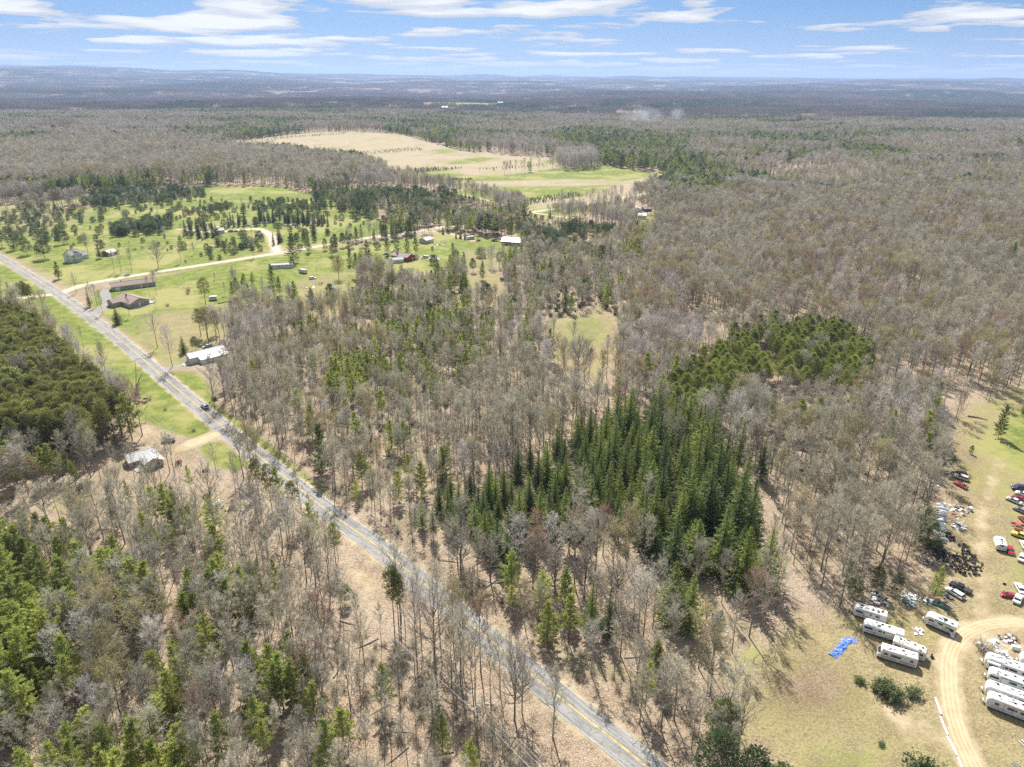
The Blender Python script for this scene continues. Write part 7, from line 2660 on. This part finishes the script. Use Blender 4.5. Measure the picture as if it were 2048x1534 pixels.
def junk(name, poly, n, cols, label, zmax=.5, size=(.3, 1.3), seed=0, cat='scrap pile'):
    """a heap whose pieces are parts of it"""
    r = random.Random(seed)
    poly = np.array([at(*p) for p in poly])
    c = poly.mean(0)
    lo, hi = poly.min(0), poly.max(0)
    o = thing(name, (c[0], c[1], TZ(*c)), 0, label, cat)
    rad = max(hi - lo) / 2 + .1
    k = 0
    while k < n:
        p = np.array([r.uniform(lo[0], hi[0]), r.uniform(lo[1], hi[1])])
        if sdf(p[None], poly, 3)[0] < 0:
            continue
        d_ = np.hypot(*(p - c)) / rad
        z = r.uniform(.05, .12 + zmax * max(0, 1 - d_))
        M = r.choice(cols)
        b = MB()
        s = r.uniform(*size)
        kind = r.random()
        if kind < .55:
            n_ = r.randint(4, 6)
            pts = []
            for i in range(n_):
                a_ = 6.283 * i / n_
                q = s * r.uniform(.35, .6)
                pts.append((math.cos(a_) * q * 1.4, math.sin(a_) * q, r.uniform(-.06, .06)))
            b.poly(pts, M)
            b.poly([(q[0], q[1], q[2] - .04) for q in reversed(pts)], M)
        elif kind < .8:
            b.box((0, 0, 0), (s, s * r.uniform(.2, .6), s * r.uniform(.1, .4)), M, taper=r.uniform(.7, 1))
        else:
            b.tube([(-s * .8, 0, 0), (0, .1 * s, .1), (s * .8, 0, 0)], [.05, .06, .05], M, 5)
        q = b.obj('scrap_piece', o, (p[0] - c[0], p[1] - c[1], z + .08))
        q.rotation_euler = (r.uniform(-.5, .5), r.uniform(-.5, .5), r.uniform(0, 6.28))
        k += 1
    return o


W_, S_, G_, B_ = M_TRIM, PAINT['silver'], PAINT['grey'], M_BLACK
junk('scrap_pile', [yz(240, 505), yz(330, 495), yz(372, 540), yz(360, 610), yz(300, 600), yz(240, 560)], 46, [W_, S_, G_, B_, W_, M_RUST], 'scrap pile of pale parts right of the panel row', .9, seed=1)
junk('scrap_pile', [yz(240, 650), yz(300, 620), yz(340, 660), yz(320, 745), yz(270, 720)], 34, [W_, W_, S_], 'fan of white sheet scrap right of the panel row', .5, size=(.5, 1.5), seed=2)
junk('scrap_pile', [yz(20, 235), yz(90, 225), yz(105, 320), yz(60, 370), yz(20, 330)], 26, [W_, S_, G_], 'pale scrap at the wood edge left of the red coupe', .4, size=(.5, 1.5), seed=3)
junk('scrap_pile', [yz(330, 420), yz(380, 415), yz(385, 450), yz(340, 460)], 12, [B_, M_RUST, G_], 'small dark engine scrap below the red coupe', .4, size=(.25, .7), seed=4)
junk('scrap_pile', [yz(0, 1000), yz(60, 1005), yz(65, 1045), yz(0, 1050)], 18, [B_, S_, PAINT['navy']], 'dark scrap below the tall tyre heap', .5, seed=5)
junk('scrap_pile', [cz(500, 350), cz(540, 300), cz(600, 320), cz(625, 380), cz(560, 400), cz(510, 380)], 44, [W_, S_, PAINT['navy'], B_, PAINT['dark_red'], W_], 'mixed scrap pile above the first trailer', .8, seed=6)
junk('scrap_pile', [cz(720, 350), cz(760, 340), cz(830, 390), cz(810, 410), cz(740, 385)], 30, [PAINT['green'], S_, B_, S_], 'row of dark green and silver scrap under small pines', .5, seed=7)
junk('scrap_pile', [cz(715, 305), cz(740, 300), cz(840, 345), cz(830, 360), cz(760, 330)], 22, [W_, W_, S_], 'line of white scrap strips under small pines', .3, size=(.5, 1.3), seed=8)
junk('scrap_pile', [cz(850, 350), cz(900, 340), cz(925, 375), cz(880, 390)], 26, [W_, S_, B_, M_RUST], 'scrap pile left of the magenta sheet', .6, seed=9)
junk('scrap_pile', [cz(1020, 300), cz(1045, 305), cz(1045, 350), cz(1015, 350)], 14, [S_, G_, B_], 'twisted grey scrap beside the pale pine', .6, seed=10)
junk('scrap_pile', [cz(800, 565), cz(850, 555), cz(870, 580), cz(840, 600), cz(805, 590)], 20, [W_, S_, W_], 'white litter left of the trailer with torn skirt', .25, size=(.3, 1.0), seed=11)
junk('scrap_pile', [ez(520, 350), ez(560, 310), ez(600, 315), ez(590, 340), ez(545, 360), ez(575, 400)], 20, [W_, S_], 'white frame scrap around brush inside the loop', .3, size=(.4, 1.0), seed=12)
junk('scrap_pile', [ez(650, 330), ez(690, 290), ez(740, 320), ez(760, 340), ez(700, 370)], 26, [W_, W_, S_], 'white crumpled scrap inside the track loop', .7, seed=13)
junk('scrap_pile', [ez(745, 250), ez(800, 250), ez(890, 260), ez(900, 310), ez(820, 325), ez(750, 290)], 46, [B_, S_, G_, M_RUST, W_], 'dark mixed scrap heap below the top of the loop', .7, seed=14)
junk('scrap_pile', [ez(690, 390), ez(730, 390), ez(810, 440), ez(790, 470), ez(720, 450)], 34, [W_, S_, G_, W_], 'pale scrap heap above the longest trailer', .5, seed=15)
junk('scrap_pile', [(715 + 50, 515), (730 + 50, 508), (742 + 50, 515), (725 + 50, 522)], 22, [W_, S_, G_, M_RUST], 'junk under the tall pines behind the red shed', .9, size=(.6, 2), seed=16)
junk('scrap_pile', [(866, 487), (888, 483), (892, 488), (870, 491)], 22, [W_, B_, G_], 'junk in front of the grey shed', .9, size=(.6, 2), seed=17)
junk('scrap_pile', [(842, 519), (866, 514), (884, 514), (880, 520), (850, 523)], 24, [W_, S_, W_, G_], 'white junk right of the red shed', .8, size=(.8, 2.2), seed=18)
junk('scrap_pile', [(606, 575), (622, 572), (634, 576), (620, 581)], 16, [W_, S_, G_], 'junk at the lower lawn edge left of the tiny shed', .6, size=(.5, 1.4), seed=19)
junk('scrap_pile', [(431, 455), (446, 451), (456, 453), (440, 458)], 16, [W_, S_, M_RUST], 'junk behind the small white cabin', .8, size=(.8, 2), seed=20)
junk('scrap_pile', [(565, 448), (585, 446), (605, 450), (590, 456), (570, 454)], 22, [W_, S_, G_], 'junk below the long spruce row', .8, size=(.8, 2.2), seed=21)
junk('scrap_pile', [(424, 1000), (440, 1003), (445, 1012), (430, 1016)], 14, [W_, S_, M_LOG], 'grey boards on the leafy yard by the power line', .3, size=(.5, 1.4), seed=22)
junk('rusty_plough', [(631, 567), (642, 565), (644, 569), (634, 571)], 9, [M_RUST], 'rusty brown farm implement on the lawn above the tiny shed', .5, size=(.6, 1.4), seed=23, cat='implement')
junk('scrap_pile', [(445, 1010), (478, 1012), (486, 1025), (455, 1026)], 18, [S_, W_, M_LOG], 'pale pallets under the trees by the power line', .5, size=(.6, 1.6), seed=24)
# logs, stones, brush
junk('stone_pile', [(62, 1012), (76, 1003), (98, 1001), (104, 1007), (80, 1012)], 34, [M_STONE], 'row of field stones on the pale clearing strip', .3, size=(.35, .9), seed=25, cat='stones')
junk('stone_pile', [(8, 1036), (30, 1022), (58, 1016), (60, 1021), (34, 1030), (14, 1040)], 36, [M_STONE, M_LOG], 'low row of stones and sticks at the left edge of clearing', .25, size=(.3, .9), seed=26, cat='stones')
junk('log_pile', [(170, 1075), (200, 1060), (224, 1052), (226, 1060), (200, 1072), (178, 1084)], 40, [M_LOG, M_BARN], 'dark pile of cut logs at the forest edge below clearing', .6, size=(.5, 1.5), seed=27, cat='logs')
junk('brush_pile', [(244, 800), (262, 792), (290, 798), (296, 806), (262, 810)], 46, [M_LOG, DEADW], 'heap of cut branches below the broken dead tree', .5, size=(.6, 2.2), seed=28, cat='brush')
for pts, lab in ((((436, 608), (452, 604), (470, 600)), 'long dead log beside the spreading pine'), (((452, 604), (478, 606), (486, 608)), 'shorter log crossing the long dead one'), (((1935, 833), (1955, 836), (1975, 841)), 'fallen trunk on the meadow edge above the lone pine')):
    b = MB()
    P = [(*at(*p), .35) for p in pts]
    b.tube(P, [.32, .28, .14], M_LOG, 7)
    tag(b.obj('fallen_log'), lab, 'log')

# broken dead tree on the grass strip
x, y = at(274, 789)
o = thing('dead_tree', (x, y, 0), 0, 'broken dead tree with stubby torn limbs on the grass strip', 'tree')
b = MB(); b.tube([(0, 0, -.2), (.1, 0, 1.2), (.2, .1, 2.6)], [.95, .75, .5], DEADW, 9); b.obj('trunk', o)
for a_, el, L_, r0 in ((2.7, .5, 6.5, .36), (.5, .9, 4.2, .3), (1.5, 1.2, 8.5, .34), (.1, .45, 3.2, .26), (3.6, .7, 2.6, .25), (4.6, .5, 2.8, .22), (1.2, 1.35, 13, .22)):
    rr = np.random.default_rng(int(a_ * 100))
    pts = curve((.1, 0, 1.6), (math.cos(a_) * math.cos(el), math.sin(a_) * math.cos(el), math.sin(el)), L_, 5, .10, .13, rr)
    b = MB(); b.tube([tuple(p) for p in pts], list(np.linspace(r0, r0 * .3, 6)), DEADW, 6)
    for k in range(4):
        p = pts[2 + k % 4]
        dd = unit(rr.normal(size=3) + np.array([0, 0, .5])) * L_ * .18
        b.tube([tuple(p), tuple(p + dd)], [.07, .02], DEADW, 4)
    b.obj('limb', o)

# blue tarpaulin, magenta sheet, pipes, boards
def sheet(name, pts, w, M, label, cat, amp=.25, seed=0, n=26, m_=9):
    L = polyline([at(*p) for p in pts], 0.5)
    L = L[np.linspace(0, len(L) - 1, n).astype(int)]
    T = np.gradient(L, axis=0)
    T /= np.linalg.norm(T, axis=1)[:, None]
    Nn = np.column_stack([-T[:, 1], T[:, 0]])
    r = np.random.default_rng(seed)
    Vv = []
    for i in range(n):
        for j in range(m_):
            v = (j / (m_ - 1) - .5) * w * (1 + .12 * math.sin(i * .8))
            p = L[i] + Nn[i] * v + r.normal(size=2) * .05
            edge = min(j, m_ - 1 - j) / 2
            Vv.append((p[0], p[1], .05 + min(1, edge) * amp * abs(math.sin(i * 1.3 + j * .9) * .6 + r.normal() * .45)))
    i = (np.arange(n - 1)[:, None] * m_ + np.arange(m_ - 1)[None]).ravel()
    q = np.column_stack([i, i + m_, i + m_ + 1, i + 1])
    return tag(put(name, quick_mesh(name, Vv, q, [M], np.zeros(len(q)))), label, cat)


sheet('tarpaulin', [cz(228, 752), cz(270, 715), cz(305, 675), cz(335, 640), cz(395, 640)], 2.0, M_BLUE, 'crumpled blue tarpaulin lying on the dry grass', 'tarpaulin', amp=.34, n=34, m_=10)
M_MAG = mat('magenta_sheet', (0.62, 0.05, 0.25), .5)
x, y = at(*cz(948, 372))
o = thing('folded_sheet', (x, y, 0), -.5, 'white and magenta sheet on the scrap line', 'sheet')
b = MB(); b.box((-.6, 0, .3), (1.2, 1.5, .12), M_TRIM, rx=.15); b.obj('white_half', o)
b = MB(); b.box((.62, 0, .3), (1.2, 1.5, .12), M_MAG, rx=.15); b.obj('magenta_half', o)
car_at('coupe', 'green', cz(965, 385), cz(1015, 405), 'dark green wreck lying in the scrap line beside the magenta sheet', wheels=False, z=-.25, sc=.9)
for i, (p, q) in enumerate(((cz(956, 1052), cz(997, 1166)), (cz(991, 1186), cz(1042, 1311)), (cz(1039, 1324), cz(1109, 1457)), (cz(1115, 1472), cz(1150, 1560)))):
    A, B = at(*p), at(*q)
    b = MB()
    b.tube([(*A, .20), (*B, .20)], [.20, .20], M_PVC, 10)
    dx, dy = B[0] - A[0], B[1] - A[1]
    b.tube([(A[0] - dx * .004, A[1] - dy * .004, .20), (A[0] + dx * .03, A[1] + dy * .03, .20)], [.24, .24], M_PVC, 10)
    tag(b.obj('pipe'), 'white pipe lying left of the track, ' + ('farthest from the camera', 'second from the far end', 'third from the far end', 'cut by the bottom edge')[i], 'pipe', 'white pipes laid end to end')
for k, (p, q, lab) in enumerate(((ez(925, 1280), ez(980, 1330), 'grey ladder frame in the grass below the nearest trailer'), (ez(855, 1495), ez(930, 1545), 'grey ladder frame at the bottom edge right of the track'), (cz(1040, 375), cz(1085, 410), 'pale wooden frame right of the scrap line'))):
    A, B = np.array(at(*p)), np.array(at(*q))
    d = unit(B - A)
    nrm = np.array([-d[1], d[0]]) * .7
    o = thing('frame', (A[0], A[1], 0), 0, lab, 'frame')
    for s in (0, 1):
        b = MB(); P0 = nrm * s; P1 = B - A + nrm * s; b.tube([(P0[0], P0[1], .12), (P1[0], P1[1], .12)], [.08, .08], M_GREYST if k < 2 else M_DECK, 4); b.obj('rail', o)
    for t in (.1, .35, .6, .85):
        P0 = (B - A) * t; b = MB(); b.tube([(P0[0], P0[1], .13), (P0[0] + nrm[0], P0[1] + nrm[1], .13)], [.05, .05], M_GREYST if k < 2 else M_DECK, 4); b.obj('rung', o)

# house yard things
def small(name, px, py, parts, label, cat, rz=0.0):
    x, y = at(px, py)
    o = thing(name, (x, y, 0), rz, label, cat)
    for nm, c, s, M, tp in parts:
        b = MB(); b.box(c, s, M, taper=tp); b.obj(nm, o)
    return o


small('garden_table', 309, 996, [('top', (0, 0, .75), (1.5, 1.5, .06), paint('green', None), 1), ('leg', (-.6, -.6, .36), (.08, .08, .72), B_, 1), ('leg', (.6, -.6, .36), (.08, .08, .72), B_, 1), ('leg', (-.6, .6, .36), (.08, .08, .72), B_, 1), ('leg', (.6, .6, .36), (.08, .08, .72), B_, 1)], 'green garden table under the trees below the bungalow', 'table')
small('water_trough', 414, 994, [('tub', (0, 0, .3), (2.2, .9, .6), M_BLACK, 1.12), ('water', (0, 0, .615), (2.2, .9, .01), M_GLASS, 1)], 'black water trough on the leafy yard', 'trough', .3)
small('storage_bin', 433, 1011, [('body', (0, 0, .5), (2.4, 1.3, 1.0), M_TRIM, .95), ('lid', (0, 0, 1.05), (2.5, 1.4, .1), M_LSHINGLE, .95)], 'pale storage bin on the leafy yard near the power line', 'bin', .8)
small('lawn_mower', 409, 943, [('deck', (0, 0, .35), (1.6, 1.1, .35), paint('red', None), .8), ('seat', (-.3, 0, .75), (.5, .5, .45), M_BLACK, .8), ('hood', (.6, 0, .65), (.7, .7, .4), paint('red', None), .85)], 'small red riding mower on the sandy yard by the green patch', 'mower', .5)
small('tractor', 358, 928, [('hood', (.9, 0, 1.1), (1.6, .8, .7), paint('faded_red', None), .9), ('seat', (-.7, 0, 1.3), (.6, .6, .5), M_BLACK, .8), ('fender', (-.7, -.75, 1.1), (1.2, .3, .25), paint('faded_red', None), .8), ('fender', (-.7, .75, 1.1), (1.2, .3, .25), paint('faded_red', None), .8)], 'old red tractor beside the bare twin tree at the bungalow', 'tractor', 1.9)
o = bpy.data.objects[[ob.name for ob in bpy.data.objects if ob.name.startswith('tractor')][-1]]
add_wheels(o, (-.7,), 1.9, .7)
add_wheels(o, (1.3,), 1.6, .38)

# ------------------------------------------------------------------ road sign, mailboxes, power line
x, y = at(611, 962)
o = thing('road_sign', (x, y, 0), math.radians(130), 'yellow diamond warning sign on the right road verge', 'sign')
b = MB(); b.box((0, 0, 1.35), (.07, .07, 2.7), M_GREYST); b.obj('post', o)
b = MB(); b.box((0, -.06, 2.5), (.85, .03, .85), mat('sign_yellow', (.75, .50, .03), .5), ry=math.pi / 4); b.obj('sign_plate', o)
for px, py, lab in ((467, 858, 'dark mailbox beside the right road edge near the bare trees'), (331, 752, 'mailbox at the corner of the barn driveway')):
    x, y = at(px, py)
    o = thing('mailbox', (x, y, 0), 2.3, lab, 'mailbox')
    b = MB(); b.box((0, 0, .55), (.1, .1, 1.1), M_POLE); b.obj('post', o)
    b = MB(); b.box((0, 0, 1.22), (.52, .22, .26), M_BLACK, taper=.8); b.obj('box', o)

PB = [np.array(at(955, 1486)), np.array(at(566, 1096)), np.array(at(174, 752)), np.array(at(64, 668))]
PB = [PB[0] + (PB[0] - PB[1]) * .9] + PB
PB.append(PB[-1] + (PB[-1] - PB[-2]))
POLE_H = 10.6
LBL = ['utility pole just below the bottom edge', 'utility pole with pale crossarm between bare trees near the bottom', 'utility pole with crossarm where the wires leave the pines', 'utility pole on the left grass strip by the pine block', 'utility pole near the side lane', 'utility pole beyond the side lane']
ends = []
for i, p in enumerate(PB):
    t = unit(PB[min(i + 1, len(PB) - 1)] - PB[max(i - 1, 0)])
    a = math.atan2(t[1], t[0]) + math.pi / 2
    o = thing('utility_pole', (p[0], p[1], 0), a, LBL[i], 'utility pole', 'wooden poles of the power line')
    b = MB(); b.tube([(0, 0, -.3), (0, 0, POLE_H)], [.17, .11], M_POLE, 8); b.obj('post', o)
    b = MB()
    b.box((0, .14, POLE_H - .5), (2.7, .11, .13), mat('crossarm_weathered', (.48, .45, .41), .8, noise=.15))
    b.box((0, -.14, POLE_H - .5), (2.7, .11, .13), MATS['crossarm_weathered'])
    b.tube([(-.7, .2, POLE_H - .55), (0, .14, POLE_H - 1.2)], [.025, .025], M_GREYST, 4)
    b.tube([(.7, .2, POLE_H - .55), (0, .14, POLE_H - 1.2)], [.025, .025], M_GREYST, 4)
    b.obj('crossarm', o)
    row = []
    for x_ in (-1.2, -.45, 1.2):
        q = MB(); q.tube([(x_, 0, POLE_H - .44), (x_, 0, POLE_H - .32), (x_, 0, POLE_H - .22)], [.05, .07, .04], M_INS, 7); q.obj('insulator', o)
        row.append((p[0] + math.cos(a) * x_, p[1] + math.sin(a) * x_, POLE_H - .22))
    row.append((p[0] + math.cos(a) * .16, p[1] + math.sin(a) * .16, POLE_H - 2.0))
    ends.append(row)
WL = ['left outer', 'left inner', 'right outer', 'lower neutral']
for k in range(4):
    w = MB()
    for i in range(len(PB) - 1):
        A, B = np.array(ends[i][k]), np.array(ends[i + 1][k])
        n_ = 10
        pts = [tuple(A + (B - A) * t - np.array([0, 0, 1.3 * 4 * t * (1 - t)])) for t in np.linspace(0, 1, n_)]
        w.tube(pts, [.03] * n_, M_WIRE, 4, cap=False)
    tag(w.obj('power_line'), WL[k] + ' wire of the power line along the paved road', 'wire', 'wires of the power line')

# white rail beside the farm field drive: short board fence
def board_fence(pts, label, posts, M=M_DECK):
    L = [np.array(at(*p)) for p in pts]
    o = thing('board_fence', (*L[0], TZ(*L[0])), 0, label, 'fence')
    for A, B in zip(L[:-1], L[1:]):
        for t in np.linspace(0, 1, posts):
            p = A + (B - A) * t - L[0]
            b = MB(); b.box((p[0], p[1], .6), (.14, .14, 1.2), M); b.obj('post', o)
        for z_ in (.5, 1.0):
            p, q = A - L[0], B - L[0]
            b = MB(); b.tube([(p[0], p[1], z_), (q[0], q[1], z_)], [.05, .05], M, 4); b.obj('rail', o)
    return o


board_fence([(1055, 418), (1072, 416)], 'short weathered fence at the farm track corner', 6)

# thin smoke of a brush fire far off
SM = new_mat('smoke_plume')
sn, sl = SM.node_tree.nodes, SM.node_tree.links
so = sn.new('ShaderNodeOutputMaterial'); sv = sn.new('ShaderNodeVolumePrincipled')
sv.inputs['Color'].default_value = (.9, .93, 1, 1)
tc = sn.new('ShaderNodeTexCoord'); nz = sn.new('ShaderNodeTexNoise'); nz.inputs['Scale'].default_value = 2.2; nz.inputs['Detail'].default_value = 3
mp_ = sn.new('ShaderNodeMapping'); mp_.inputs['Scale'].default_value = (1.0, 1.0, .5); mp_.inputs['Rotation'].default_value = (0, .6, 0)
sl.new(tc.outputs['Object'], mp_.inputs[0]); sl.new(mp_.outputs[0], nz.inputs['Vector'])
ln = sn.new('ShaderNodeVectorMath'); ln.operation = 'LENGTH'; sl.new(tc.outputs['Object'], ln.inputs[0])
m1 = sn.new('ShaderNodeMapRange'); m1.inputs['From Min'].default_value = 1.0; m1.inputs['From Max'].default_value = .25; sl.new(ln.outputs['Value'], m1.inputs['Value'])
m2 = sn.new('ShaderNodeMapRange'); m2.inputs['From Min'].default_value = .45; m2.inputs['From Max'].default_value = .75; sl.new(nz.outputs['Fac'], m2.inputs['Value'])
mm = sn.new('ShaderNodeMath'); mm.operation = 'MULTIPLY'; sl.new(m1.outputs[0], mm.inputs[0]); sl.new(m2.outputs[0], mm.inputs[1])
m3 = sn.new('ShaderNodeMath'); m3.operation = 'MULTIPLY'; m3.inputs[1].default_value = .05; sl.new(mm.outputs[0], m3.inputs[0])
sl.new(m3.outputs[0], sv.inputs['Density']); sl.new(sv.outputs[0], so.inputs['Volume'])
for k, (px, py, sx, sz, lab) in enumerate(((1285, 252, 75, 34, 'thin white brush smoke drifting over the far wood'), (1352, 246, 30, 30, 'faint smaller smoke right of the main wisp'))):
    x, y = at(px, py)
    b = MB()
    n_ = 8
    rings = []
    for i in range(n_ + 1):
        ph = -math.pi / 2 + math.pi * (i + .02) / (n_ + .04)
        rings.append([(math.cos(ph) * math.cos(2 * math.pi * j / 14), math.cos(ph) * math.sin(2 * math.pi * j / 14), math.sin(ph)) for j in range(14)])
    b.loft(rings, SM)
    o = b.obj('smoke', loc=(x, y, TZ(x, y) + 26))
    o.scale = (sx, 45, sz)
    tag(o, lab, 'smoke', kind='stuff')
